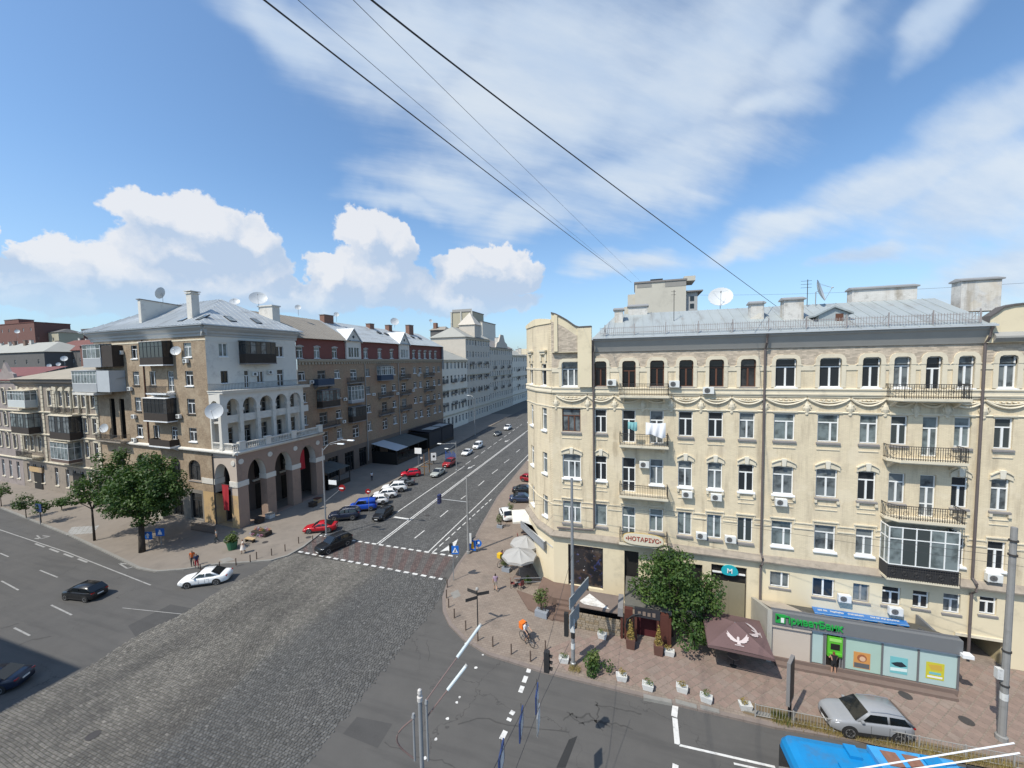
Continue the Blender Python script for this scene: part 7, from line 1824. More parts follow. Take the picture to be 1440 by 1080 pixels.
b = MB(); b.add([(x, y, z) for x in (KX0 - .3, KX0) for y, z in ((KY - .2, .1), (34.75, .1), (34.75, ZB + .15), (KY - .2, 4.0))], [(0, 3, 2, 1), (4, 5, 6, 7), (0, 4, 7, 3), (3, 7, 6, 2)]); b.obj('side_wall', mat('pavilion_side', (.40, .38, .33), .85, .1), K_, M=FK)
rf_ = MB(); rf_.add([(KX0, KY + .15, 3.85), (KX1 - .1, KY + .15, 3.85), (KX1 - .1, 34.75, ZB), (KX0, 34.75, ZB)], [(0, 1, 2, 3)]); rf_.obj('roof', mat('gravel_roof', (.10, .095, .08), .95, .35, 1.2, dirt=.5, dscale=1.0), K_, M=FK)
MB().box(KX0, KX1, KY + .02, KY + .12, 3.952, 4.04).obj('roof_edge', M_MULL, K_, M=FK)
for x in np.arange(KX0 + 2.2, KX1 - 1, 1.12): MB().add([(x + sx, y, z) for sx in (-.03, .03) for y, z in ((KY + .13, 3.9), (KY + 1.2, 3.46), (KY + 1.2, 3.56), (KY + .13, 4.0))], [(0, 3, 2, 1), (4, 5, 6, 7), (3, 7, 6, 2)]).obj('roof_rib', M_MULL, K_, M=FK)
MB().quad((KX0 + .1, KY + .6, 3.73), (KX0 + 2.3, KY + .6, 3.73), (KX0 + 2.0, 34.7, ZB + .05), (KX0 + .1, 34.7, ZB + .05)).obj('roof_deck', mat('deck_beige', (.46, .40, .33), .9, .1, 2), K_, M=FK)
MB().box(ks_[0] + .02, ks_[1] - .05, KY - .02, KY + .05, .551, 2.75).obj('roller_shutter', mat('shutter_beige', (.50, .435, .37), .6, .05), K_, M=FK)
MB().box(ks_[0] + .02, ks_[1] - .03, KY - .16, KY + .06, 2.76, 3.04).obj('shutter_box', mat('shutter_beige2', (.46, .40, .34), .6, .05), K_, M=FK)
for i in (1, 3, 4, 5):
    o = MB().box(ks_[i] + .04, ks_[i + 1] - .04, KY, KY + .03, .60, 2.86).obj('glass_pane', M_FROST if i != 3 else mat('frosted_pane_green', (.36, .50, .43), .18, .06, .8, spec=.5), K_, M=FK)
for x in ks_[1:]: MB().box(x - .045, x + .045, KY - .06, KY + .08, .552, 3.048).obj('mullion', M_MULL, K_, M=FK)
MB().box(ks_[1], ks_[-1], KY - .14, KY - .061, 2.88, 3.045).obj('canopy_strip', mat('pale_metal', (.50, .54, .56), .5, .05), K_, M=FK)
dr = MB().box(ks_[2] + .05, ks_[3] - .05, KY + .05, KY + .09, .56, 2.9).obj('entrance', M_DGR, K_, M=FK)
for x in (ks_[2] + .1, (ks_[2] + ks_[3]) / 2 + .35, ks_[3] - .1): MB().box(x - .03, x + .03, KY - .04, KY + .045, .56, 2.9).obj('door_frame', M_STEEL, dr, M=None)
for c in dr.children: c.matrix_basis = Matrix()
atm = thing('cash_machine', 'green cash machine set in the dark doorway of the bank pavilion', 'cash machine', ((ks_[2] + ks_[3]) / 2 + .02, KY - .02, .56))
M_GRN = mat('bank_green', (.10, .42, .035), .45, .06)
MB().box(-.42, .42, -.10, .06, .75, 2.15).obj('body', M_GRN, atm); MB().box(-.34, .34, -.125, -.101, 1.86, 2.06).obj('sign_strip', mat('light_green', (.30, .62, .15), .4, .05), atm); MB().box(-.26, .26, -.122, -.101, 1.28, 1.70).obj('screen', M_DGR, atm)
MB().box(-.36, .36, -.22, -.1, .92, 1.06).obj('shelf', M_GRN, atm)
M_LGRN = mat('letter_green', (.02, .30, .06), .45, .06)
lg = MB().box(9.42, 10.02, KY - .32, KY - .252, 3.22, 3.84).obj('logo_plate', M_LGRN, K_, M=FK)
MB().slab([(9.48, 3.78), (9.70, 3.60), (9.48, 3.42)][::-1], KY - .335, KY - .322).obj('logo_arrow', M_DGR, lg); MB().box(9.74, 9.96, KY - .335, KY - .322, 3.28, 3.62).obj('logo_bar', M_SILLW, lg)
text('lettering', 'ПриватБанк', .66, M_LGRN, K_, FK @ T(11.62, KY - .30, 3.50) @ UP, .045, bold=.012, sx=.90)
def poster(px, py, lab, cols, kind):
    c = PY(px, py, KY - .02); t_ = thing('poster', lab, 'poster', (c.x, KY - .006, c.z))
    MB().box(-.46, .46, -.01, 0, -.56, .56).obj('sheet', mat('poster_' + kind, cols[0], .5, .06), t_)
    if kind == 'orange':
        MB().box(-.42, .42, -.016, -.011, -.52, -.20).obj('strip', mat('poster_slate', cols[1], .5, .05), t_); MB().disc((0, -.011, .16), (0, -1, 0), .27, 14, 0, .006).obj('hair_shape', mat('poster_hair', (.30, .11, .05), .6, .1), t_); MB().disc((.03, -.018, .12), (0, -1, 0), .17, 14, 0, .004).obj('face_shape', mat('poster_face', (.62, .40, .26), .6, .05), t_)
    elif kind == 'teal':
        MB().slab([(-.42, .10), (-.1, .22), (.15, .26), (.42, .02), (.1, -.10), (-.2, -.06)][::-1], -.016, -.011).obj('dark_shape', mat('poster_dark', cols[1], .5, .05), t_); MB().slab([(-.44, -.2), (.44, -.14), (.44, -.36), (-.44, -.42)][::-1], -.016, -.011).obj('wave', mat('poster_wave', (.60, .72, .70), .5, .05), t_)
    else:
        MB().slab([(-.36, .40), (.3, .46), (.36, .1), (-.2, .05)][::-1], -.016, -.011).obj('patch', mat('poster_patch', cols[1], .5, .1), t_); MB().box(-.3, .3, -.016, -.011, -.24, -.08).obj('text_bar', mat('poster_teal', (.12, .40, .38), .5, .05), t_); MB().box(-.38, .38, -.016, -.011, -.46, -.34).obj('text_bar', M_SILLW, t_)
poster(1212, 929, 'orange poster with a round portrait on the greenish pane', ((.55, .26, .08), (.10, .11, .12)), 'orange'); poster(1264, 936, 'pale teal poster with a dark shape on the middle pane', ((.16, .44, .46), (.02, .03, .04)), 'teal'); poster(1315, 944, 'yellow green poster on the right pane of the pavilion', ((.52, .48, .04), (.55, .36, .06)), 'yellow')
bpt = lambda px, py: plane_pt(px, py, *[(a_, b_, c_ + .14) for a_, b_, c_ in RP])
bz = thing('banner_board', 'long bright blue banner with small white writing lying on the pavilion roof', 'banner', tuple(bpt(1205, 868)))
q = [bpt(1146, 862), bpt(1279, 880.5), bpt(1273, 870.5), bpt(1141, 851.5)]; o0 = V3(bz.location)
b = MB(); b.add([tuple(p - o0) for p in q] + [tuple(p - o0 - V3((0, 0, .06))) for p in q], [(0, 1, 2, 3), (7, 6, 5, 4), (0, 4, 5, 1), (1, 5, 6, 2), (2, 6, 7, 3), (3, 7, 4, 0)]); b.obj('sheet', mat('banner_blue', (.012, .19, .58), .45, .05), bz)
def bl(s, t_): return (q[0].lerp(q[1], s)).lerp(q[3].lerp(q[2], s), t_) - o0 + V3((0, -.006, .012))
b = MB()
for a, c in ((.05, .10), (.115, .16), (.19, .33), (.38, .42), (.43, .49), (.50, .55), (.62, .67), (.68, .72), (.73, .78), (.79, .92)):
    x = a
    while x < c - .004:
        l = rnd.uniform(.006, .012); e = rnd.uniform(-.03, .03)
        b.add([tuple(bl(x, .40 + e)), tuple(bl(x + l, .40 + e)), tuple(bl(x + l, .60 + e)), tuple(bl(x, .60 + e))], [(0, 1, 2, 3)]); x += l + .004
stuff(b.obj('small_print', M_SILLW, bz))
b = MB(); b.add([tuple(bl(0, 0)), tuple(bl(1, 0)), tuple(bl(1, .07)), tuple(bl(0, .07))], [(0, 1, 2, 3)]); b.obj('edge_stripe', mat('banner_edge', (.35, .55, .75), .5, .05), bz)
MB().box(0, .55, -.5, -.1, 0, .22).obj('flood_lamp', M_SILLW, K_, M=FK @ T(KX1 - .1, KY, 3.0))
# ================================================================ pub front under the tree
PB = thing('pub_front', 'brown pub terrace with a slate roof, stone wall and carved dark red porch', 'pub', (-1, 30.4, .14)); FP = T(1, -30.4, -.14)
M_PUBR = mat('pub_roof', (.16, .125, .105), .9, .15, 1.5, dirt=.4, dscale=1.2); M_PUBW = mat('pub_wood', (.085, .03, .022), .6, .15, 2)
b = MB(); b.add([(-4.9, 30.05, 2.12), (-1.0, 30.05, 2.12), (-1.0, 31.9, 2.42), (-4.9, 31.9, 2.42), (-4.9, 30.05, 2.2), (-1.0, 30.05, 2.2), (-1.0, 31.9, 2.5), (-4.9, 31.9, 2.5)], [(0, 3, 2, 1), (4, 5, 6, 7), (0, 1, 5, 4), (1, 2, 6, 5), (2, 3, 7, 6), (3, 0, 4, 7)]); b.obj('roof', M_PUBR, PB, M=FP)
MB().add([(-4.4, 30.6, 2.30), (-3.7, 31.6, 2.46), (-2.2, 30.5, 2.285), (-2.0, 30.3, 2.252), (-4.0, 30.35, 2.262)], [(0, 4, 3, 2, 1)][::-1]).obj('torn_sheet', M_CHIM, PB, M=FP)
MB().box(-1.35, -.95, 30.0, 31.95, 2.0, 2.65).obj('roof_end', mat('pub_end', (.21, .20, .195), .8, .1), PB, M=FP)
for x in (-4.8, -1.05, .0, 1.6, 2.45): MB().box(x - .09, x + .09, 30.12, 30.3, .14, 2.4).obj('post', M_PUBW, PB, M=FP)
stone = MB().box(-4.7, -1.15, 30.35, 30.6, .14, 1.35).obj('terrace_wall', mat('mortar', (.16, .14, .11), .95, .2), PB, M=FP)
z = .16
sc__ = {}
while z < 1.3:
    x = -4.68 + rnd.uniform(0, .2)
    while x < -1.4:
        l = round(rnd.uniform(.25, .6) * 10) / 10; l = min(l, -1.16 - x)
        if l > .12:
            key = round(l, 1); m_ = mat('stone_%d' % rnd.randrange(3), [(.24, .185, .12), (.19, .16, .125), (.28, .23, .17)][rnd.randrange(3)], .9, .2, 3)
            put('stone', MB().box(.015, l - .015, 30.31, 30.40, z, z + .165).mesh('stone', m_, bevel=.015), stone, T(x, 0, 0))
        x += l
    z += .19
MB().box(-4.7, -1.1, 31.2, 31.3, .14, 2.1).obj('back_wall', M_DGR, PB, M=FP)
por = MB().box(-.85, 2.6, 30.5, 34.7, 2.45, 2.75).obj('porch_roof', mat('porch_roof', (.12, .115, .10), .9, .2, 2), PB, M=FP)
b = MB().box(-.1, 1.75, 30.1, 30.3, 2.15, 2.85).obj('porch_sign', mat('sign_black', (.03, .03, .035), .5, .1), PB, M=FP)
for k, x in enumerate((.25, .6, .95, 1.3)): MB().box(x - .10, x + .12, 30.07, 30.095, 2.35, 2.62 + .04 * (k % 2)).obj('carved_letter', mat('letter_brown', (.20, .15, .12), .6, .1), PB, M=FP)
for x in (-.85, 1.75): MB().box(x, x + .62, 30.12, 30.5, .14, 2.62).obj('pillar', M_PUBW, PB, M=FP)
MB().box(-.1, 1.75, 31.0, 31.1, .14, 2.4).obj('door_curtain', mat('curtain_red', (.07, .012, .015), .8, .15), PB, M=FP); MB().box(-.8, .0, 30.12, 30.25, .14, .3).obj('door_step', M_PLN, PB, M=FP); MB().box(-.72, -.3, 30.09, 30.118, .9, 1.9).obj('menu_board', M_DGR, PB, M=FP)
n = 12; b = MB().tube([(-.75 + 1.2 * (1 - math.cos(PI * k / n / 2)), 30.05, 1.2 + 1.25 * math.sin(PI * k / n / 2)) for k in range(n + 1)], .04, 6); b.obj('arch_beam', M_FRD, PB, M=FP)
# corner shop deck, steps and canopy
CS = thing('corner_canopy', 'grey metal canopy with narrow shop door at the chamfered corner', 'canopy', (-10.2, 36, .1)); FS = T(10.2, -36, -.1)
M_CAN = mat('canopy_grey', (.26, .27, .28), .6, .08)
e1 = [G(732, 733, 4.4), G(765, 764, 4.4), G(784, 752, 4.4)]
pc = [(p.x, p.y) for p in e1] + [(-7.5, 34.85), (-9.35, 36.85), (-11.15, 40.0)]
MB().prism(pc, 4.3, 4.42).obj('roof_sheet', mat('canopy_top', (.52, .52, .50), .7, .15, 1.5, dirt=.5), CS, M=FS)
for p, q_ in ((e1[0], e1[1]), (e1[1], e1[2])):
    d = (q_ - p).normalized(); b = MB(); b.quad((p.x, p.y, 3.7), (q_.x, q_.y, 3.7), (q_.x, q_.y, 4.5), (p.x, p.y, 4.5)); n_ = V3((-d.y, d.x, 0)) * .06; b.quad((q_.x + n_.x, q_.y + n_.y, 3.7), (p.x + n_.x, p.y + n_.y, 3.7), (p.x + n_.x, p.y + n_.y, 4.5), (q_.x + n_.x, q_.y + n_.y, 4.5)); b.quad((p.x, p.y, 4.5), (q_.x, q_.y, 4.5), (q_.x + n_.x, q_.y + n_.y, 4.5), (p.x + n_.x, p.y + n_.y, 4.5)); b.obj('fascia', M_CAN, CS, M=FS)
pp = G(770, 815, .14); MB().box(pp.x - .12, pp.x + .12, pp.y - .12, pp.y + .12, .14, 3.75).obj('white_post', M_FRW, CS, M=FS)
MB().box(pp.x + .15, pp.x + 1.0, pp.y + .1, pp.y + .2, .14, 3.2).obj('blue_door', mat('door_blue', (.09, .13, .20), .5, .1), CS, M=FS)
pp = G(763, 812, .14); MB().box(pp.x - .15, pp.x + .05, pp.y - .1, pp.y + .3, .14, 3.75).obj('cream_post', M_TRIM, CS, M=FS)
M_DECK = mat('deck_brown', (.155, .105, .082), .85, .15, 1.5)
DK = thing('step_deck', 'brown corner deck with broad steps below the shop window', 'steps', (-5.8, 33, .14)); FD = T(5.8, -33, -.14)
MB().prism([(-8.6, 35.4), (-8.6, 33.4), (-7.0, 32.4), (-4.6, 32.4), (-4.2, 34.78), (-7.4, 34.78)], .14, 1.05).obj('deck', M_DECK, DK, M=FD)
for k in range(4): MB().box(-6.6, -4.7, 32.39 - .42 * (k + 1), 32.39 - .42 * k, .14, .9 - .2 * k).obj('step', M_DECK, DK, M=FD)
MB().prism([(-10.8, 33.8), (-9.0, 31.4), (-6.65, 30.6), (-6.65, 32.38), (-8.7, 33.3)], .14, .26).obj('plinth', M_DECK, DK, M=FD)
# ================================================================ trees and plants
def leaf_mat(name, c, c2):
    m = D.materials.new(name); m.use_nodes = True; t = NT(m.node_tree); b = t.n['Principled BSDF']
    an = t.new('ShaderNodeAttribute', attribute_name='tint'); pos = t.new('ShaderNodeNewGeometry').outputs['Position']
    col = t.mix(an.outputs['Fac'], c, c2); f = t.noise(pos, 1.3, 3)['Fac']; col = t.v('SCALE', col, t.m('MULTIPLY_ADD', f, .8, .6))
    t.put(b.inputs['Base Color'], col); b.inputs['Roughness'].default_value = .55; b.inputs['Specular IOR Level'].default_value = .3
    tr = t.new('ShaderNodeBsdfTranslucent'); t.put(tr.inputs[0], t.v('MULTIPLY', col, (1.2, 1.5, .5)))
    mx = t.new('ShaderNodeMixShader'); mx.inputs[0].default_value = .22; out = [n for n in t.n if n.type == 'OUTPUT_MATERIAL'][0]
    t.l.new(b.outputs[0], mx.inputs[1]); t.l.new(tr.outputs[0], mx.inputs[2]); t.l.new(mx.outputs[0], out.inputs[0])
    MATS[name] = m; return m
M_LEAF = leaf_mat('linden_leaf', (.024, .060, .015), (.080, .130, .028)); M_LEAF2 = leaf_mat('light_leaf', (.05, .085, .02), (.14, .17, .05)); M_LEAFY = leaf_mat('golden_leaf', (.20, .15, .04), (.36, .27, .08))
M_BARK = mat('bark', (.055, .045, .036), .95, .25, 5, bump=.6, bscale=12)
def leaves(clumps, per, size, seed, m, parent, name='crown', flat=.5):
    rng = np.random.default_rng(seed); N = sum(max(4, int(per * c[3] ** 2)) for c in clumps)
    P = np.zeros((N, 3)); NR = np.zeros((N, 3)); TI = np.zeros(N); i = 0
    for cx_, cy_, cz_, r_ in clumps:
        k = max(4, int(per * r_ ** 2)); u = rng.normal(size=(k, 3)); u /= np.linalg.norm(u, axis=1)[:, None]; rad = r_ * (.55 + .5 * rng.random(k) ** .6)
        u[:, 2] = np.where(u[:, 2] < -.3, u[:, 2] * .6, u[:, 2])
        P[i:i + k] = np.array([cx_, cy_, cz_]) + u * rad[:, None]; nn_ = u * .8 + rng.normal(size=(k, 3)) * .55 + np.array([0, 0, .45]); NR[i:i + k] = nn_ / np.linalg.norm(nn_, axis=1)[:, None]
        TI[i:i + k] = np.clip(rng.normal(.45, .22, k) + rng.normal(0, .15), 0, 1); i += k
    a = np.cross(NR, rng.normal(size=(N, 3))); a /= np.linalg.norm(a, axis=1)[:, None]; b_ = np.cross(NR, a); s = size * (.65 + .7 * rng.random(N))[:, None]
    V = np.empty((N, 4, 3)); V[:, 0] = P - a * s; V[:, 1] = P - b_ * s * .55 + NR * s * .12; V[:, 2] = P + a * s; V[:, 3] = P + b_ * s * .55 + NR * s * .12
    me = D.meshes.new(name); me.vertices.add(N * 4); me.vertices.foreach_set('co', V.ravel()); me.loops.add(N * 4); me.loops.foreach_set('vertex_index', np.arange(N * 4)); me.polygons.add(N); me.polygons.foreach_set('loop_start', np.arange(0, N * 4, 4)); me.polygons.foreach_set('loop_total', np.full(N, 4))
    at = me.attributes.new('tint', 'FLOAT', 'FACE'); at.data.foreach_set('value', TI); me.materials.append(m); me.update(); me.validate()
    return put(name, me, parent)
def tree(label, base, h, blobs_, clr=.75, nc=60, per=110, leaf=.16, seed=1, trunk=.2, m=None, group=None, lean=(0, 0), th=None):
    r = thing('street_tree', label, 'tree', tuple(base), 0, group); rng = random.Random(seed); cl = []
    vol = sum(b_[3] * b_[4] for b_ in blobs_)
    for bx, by, bz_, br, bh in blobs_:
        for _ in range(max(3, int(nc * br * bh / vol))):
            while True:
                x, y, z = (rng.uniform(-1, 1) for _ in range(3)); q = x * x + y * y + z * z
                if .18 < q < 1: break
            cl.append((bx + x * br, by + y * br, bz_ + z * bh, clr * rng.uniform(.6, 1.25)))
    th = th or min(c[2] for c in cl) + .5
    b_ = MB(); top = V3((lean[0], lean[1], th)); b_.tube([(0, 0, -.1), (lean[0] * .2, lean[1] * .2, th * .3), (lean[0] * .6, lean[1] * .6, th * .65), tuple(top)], trunk, 9, 0, trunk * .7)
    tr = b_.obj('trunk', M_BARK, r, smooth=True); lm = MB()
    for c in rng.sample(cl, min(len(cl), 16)):
        e = V3(c[:3]); mid = top.lerp(e, .5) + V3((rng.uniform(-.3, .3), rng.uniform(-.3, .3), rng.uniform(0, .5))); lm.tube([tuple(top * .97), tuple(mid), tuple(e)], trunk * .38, 5, 0, .02)
    stuff(lm.obj('limbs', M_BARK, tr))
    leaves(cl, per, leaf, seed, m or M_LEAF, r)
    return r
b0_ = G(200, 776, .14)
def bo(px, py, Y): p = PY(px, py, Y); return p - b0_
c1_ = bo(200, 690, b0_.y + .3)
tree('tall street tree with a thick dark trunk beside the blue signs', b0_, 9, [(-1.0, 1.2, 6.6, 4.0, 2.6), (1.8, 1.6, 7.0, 1.9, 1.7), (-3.6, 1.4, 6.4, 2.6, 2.2), (-.2, 1.0, 4.8, 2.8, 1.4), (-1.4, 1.6, 9.2, 2.2, 1.3), (1.4, 1.2, 8.6, 1.6, 1.1)], 1.0, 130, 165, .155, 5, .34, lean=(-.7, .5), th=3.9)
b1_ = G(133, 760, .14)
tree('slimmer street tree left of the thick trunked one', b1_, 7, [(1.3, 1.4, 7.2, 3.2, 2.5), (1.4, 1.6, 9.6, 1.9, 1.3), (-.6, 1.0, 6.0, 2.3, 1.5), (3.4, 1.2, 5.8, 2.2, 1.9)], .9, 62, 165, .15, 8, .14, th=4.2)
gt = 'young trees along the left pavement'
for px, py, hh, rr, lb, sd in ((58, 735, 3.5, 1.15, 'small dark street tree left of the blue board', 21), (37, 728, 3.4, 1.1, 'small dark street tree, second from the left edge', 22), (2, 712, 3.6, 1.3, 'small dark street tree cut by the left edge', 23), (87, 717, 1.6, .55, 'low sapling in front of the stucco town house', 24)):
    p = G(px, py, .14); tree(lb, p, hh, [(0, 0, hh * .70, rr, hh * .28)], .55, 16, 120, .14, sd, .06, group=gt, th=hh * .45)
p = V3((2.7, 31.6, .14))
tree('dense green tree beside the pub porch in front of the M shop', p, 7.5, [(-.2, 0, 4.4, 2.2, 1.7), (-1.5, -.2, 3.9, 1.3, 1.2), (1.5, -.1, 3.4, 1.6, 1.7), (1.2, -.8, 1.6, 1.5, 1.0), (.2, .2, 5.9, 1.2, .7), (2.4, -.3, 4.2, 1.0, 1.1)], .68, 110, 240, .115, 31, .16, th=2.2)
M_PLANT = mat('planter_white', (.56, .56, .54), .8, .1, 3, dirt=.4, dscale=3); M_POT = mat('pot_brown', (.11, .055, .042), .8, .15, 3); M_PGREY = mat('planter_grey', (.24, .26, .29), .7, .1)
def plant(label, loc, kind, seed, group=None, s=1.0):
    r = thing('planter', label, 'planter', tuple(loc), rnd.uniform(-.2, .2), group)
    if kind == 'box':
        MB().add([(-.32, -.2, 0), (.32, -.2, 0), (.32, .2, 0), (-.32, .2, 0), (-.40, -.25, .42), (.40, -.25, .42), (.40, .25, .42), (-.40, .25, .42), (-.34, -.19, .42), (.34, -.19, .42), (.34, .19, .42), (-.34, .19, .42), (-.34, -.19, .36), (.34, -.19, .36), (.34, .19, .36), (-.34, .19, .36)],
                 [(0, 3, 2, 1), (0, 1, 5, 4), (1, 2, 6, 5), (2, 3, 7, 6), (3, 0, 4, 7), (4, 5, 9, 8), (5, 6, 10, 9), (6, 7, 11, 10), (7, 4, 8, 11), (8, 9, 13, 12), (9, 10, 14, 13), (10, 11, 15, 14), (11, 8, 12, 15), (12, 13, 14, 15)]).obj('box', M_PLANT, r)
        leaves([(rnd.uniform(-.2, .2), rnd.uniform(-.08, .08), .55 + rnd.uniform(0, .15), .2) for _ in range(4)], 700, .05, seed, M_LEAFY if seed % 2 else M_LEAF2, r, 'flowers')
    elif kind == 'cone':
        MB().add([(-.28, -.28, 0), (.28, -.28, 0), (.28, .28, 0), (-.28, .28, 0), (-.34, -.34, .75), (.34, -.34, .75), (.34, .34, .75), (-.34, .34, .75)], [(0, 3, 2, 1), (4, 5, 6, 7), (0, 1, 5, 4), (1, 2, 6, 5), (2, 3, 7, 6), (3, 0, 4, 7)]).obj('pot', M_POT, r)
        leaves([(0, 0, .85 + .16 * k, .30 - .028 * k) for k in range(9)], 900, .06, seed, M_LEAFY, r, 'conifer')
    elif kind == 'palm':
        MB().box(-.55, .55, -.3, .3, 0, .5).obj('box', M_PGREY, r); sb = MB()
        rg = random.Random(seed)
        for k in range(26):
            a = rg.uniform(0, 6.28); t_ = rg.uniform(.2, .7); h_ = rg.uniform(1.0, 2.1); x0 = rg.uniform(-.35, .35); pts = [(x0, 0, .45), (x0 + math.cos(a) * t_ * .4, math.sin(a) * t_ * .4, .45 + h_ * .6), (x0 + math.cos(a) * t_, math.sin(a) * t_, .45 + h_)]
            sb.tube(pts, .012, 4, 0, .004)
        sb.obj('stems', M_BARK, r); leaves([(rg.uniform(-.45, .45), rg.uniform(-.3, .3), rg.uniform(1.0, 2.4), .34) for _ in range(11)], 260, .10, seed, M_LEAF2, r, 'foliage')
    elif kind == 'bush':
        leaves([(rnd.uniform(-.7, .7), rnd.uniform(-.5, .5), rnd.uniform(.2, .75), .42) for _ in range(9)], 420, .09, seed, M_LEAF, r, 'leaves'); leaves([(rnd.uniform(-.6, .0), rnd.uniform(-.2, .5), rnd.uniform(.85, 1.15), .34) for _ in range(5)], 420, .08, seed + 1, M_LEAF2, r, 'flowers')
    elif kind == 'tub':
        MB().lathe([(.34, 0), (.46, .7), (.42, .7), (.40, .62)], 0, 0, 12).obj('tub', mat('tub_green', (.03, .12, .06), .6, .1), r); leaves([(rnd.uniform(-.35, .35), rnd.uniform(-.35, .35), .95 + rnd.uniform(-.1, .3), .38) for _ in range(8)], 380, .09, seed, M_LEAF2, r, 'leaves')
    if s != 1: r.scale = (s,) * 3
    return r
gpl = 'white box planters near the kerb'
for k, (px, py, lb) in enumerate(((793, 931, 'white box planter just left of the sign-bearing pole'), (874, 956, 'white box planter right of the yellow green bush'), (911, 969, 'white box planter second from the bush'), (959, 972, 'white box planter set back third from the bush'), (993, 986, 'white box planter fourth from the bush towards the bus'), (1048, 997, 'white box planter by the low concrete kerb blocks'), (847, 897, 'white box planter against the terrace stone wall'), (941, 921, 'white box planter by the right pillar of the porch'))):
    plant(lb, pz(px, py), 'box', 40 + k, gpl, .9)
plant('golden conifer in a brown pot left of the pub door', pz(887, 910), 'cone', 61, 'golden conifers at the pub door'); plant('golden conifer in a brown pot right of the pub door', pz(926, 919), 'cone', 62, 'golden conifers at the pub door')
plant('grey trough with tall feathery plants at the corner steps', pz(762, 866), 'palm', 63); plant('yellow green bush growing at the kerb by the sign-bearing pole', pz(842, 946), 'bush', 65)
plant('tall green plants in a trough by the grey parasols', pz(712, 803), 'palm', 66, None, .8); plant('green tub with leafy plants at the arcade corner', G(327, 772, .14), 'tub', 67, None, 1.3)
plant('plant trough under the white parasol', pz(703, 742), 'palm', 68, None, .7); plant('second plant trough behind the white parasol', pz(718, 728), 'palm', 69, None, .8)
plant('small bush beside the grey parasol tables', pz(742, 820), 'bush', 70, None, .5)
# flower stall
FLS = thing('flower_stall', 'flower stall with pink and orange bouquets in the shade of the arcade', 'stall', tuple(G(368, 752, .14)))
MB().box(-1.2, 1.2, -.5, .5, 0, .55).obj('table', M_WOOD, FLS)
M_PINK = leaf_mat('pink_petal', (.30, .06, .16), (.55, .25, .38)); M_ORAN = leaf_mat('orange_petal', (.60, .16, .04), (.75, .45, .1)); M_LILA = leaf_mat('lilac_petal', (.22, .18, .40), (.55, .52, .62))
for k in range(10): leaves([(-1.1 + .24 * k, rnd.uniform(-.4, .4), .75, .22)], 700, .06, 80 + k, (M_PINK, M_ORAN, M_LILA, M_LEAF2)[k % 4], FLS, 'bouquet')
for k in range(5): leaves([(-1.0 + .45 * k, -.75, .3, .22)], 600, .06, 95 + k, (M_LILA, M_PINK, M_LEAF2)[k % 3], FLS, 'bouquet')
b = thing('bench', 'orange brown bench at the arcade by the flower stall', 'bench', tuple(G(352, 762, .14))); MB().box(-.7, .7, -.25, .25, .40, .48).obj('seat', M_OCH, b)
for x in (-.55, .55): MB().box(x - .05, x + .05, -.2, .2, 0, .399).obj('leg', M_WOOD, b)
# ================================================================ parasols
def parasol(label, loc, m, half=1.7, h=2.5, rise=.7, n=4, emblem=False, rot=0.0, val=.18):
    r = thing('parasol', label, 'parasol', tuple(loc), rot); rim = []
    for k in range(n): a = 2 * PI * (k + .5) / n; rim.append((half * (1.414 if n == 4 else 1) * math.cos(a), half * (1.414 if n == 4 else 1) * math.sin(a)))
    b = MB()
    for k in range(n):
        p, q = rim[k], rim[(k + 1) % n]; top = (0, 0, h + rise); N = 6
        pts = [[tuple(V3(top).lerp(V3((p[0] + (q[0] - p[0]) * j / N, p[1] + (q[1] - p[1]) * j / N, h + .05 * math.sin(PI * j / N))), i / 5) + V3((0, 0, -.10 * math.sin(PI * j / N) * math.sin(PI * i / 5)))) for j in range(N + 1)] for i in range(6)]
        fl = [v for row in pts for v in row]; b.add(fl, [(i * (N + 1) + j, (i + 1) * (N + 1) + j, (i + 1) * (N + 1) + j + 1, i * (N + 1) + j + 1) for i in range(5) for j in range(N)])
        b.quad((p[0], p[1], h), (q[0], q[1], h), (q[0], q[1], h - val), (p[0], p[1], h - val))
    cv = b.obj('canopy', m, r); sd = cv.modifiers.new('t', 'SOLIDIFY'); sd.thickness = .012
    MB().lathe([(.03, 0), (.03, h + rise)], 0, 0, 8).obj('pole', M_STEEL, r); MB().box(-.35, .35, -.35, .35, 0, .08).obj('base', M_PLN, r)
    rb = MB()
    for p in rim: rb.tube([(0, 0, h + rise - .05), (p[0], p[1], h - .02)], .014, 4)
    stuff(rb.obj('ribs', M_STEEL, r)); return r
M_BRP = mat('parasol_brown', (.135, .085, .083), .9, .06, 1); M_WHP = mat('parasol_cream', (.66, .63, .56), .9, .04); M_GRP = mat('parasol_grey', (.36, .35, .33), .9, .05)
um = parasol('large square brown parasol printed with a pale winged emblem', V3((6.75, 30.05, .14)), M_BRP, 1.95, 2.2, .75, rot=-.04)
M_EMB = mat('emblem_pale', (.50, .43, .42), .9, .05)
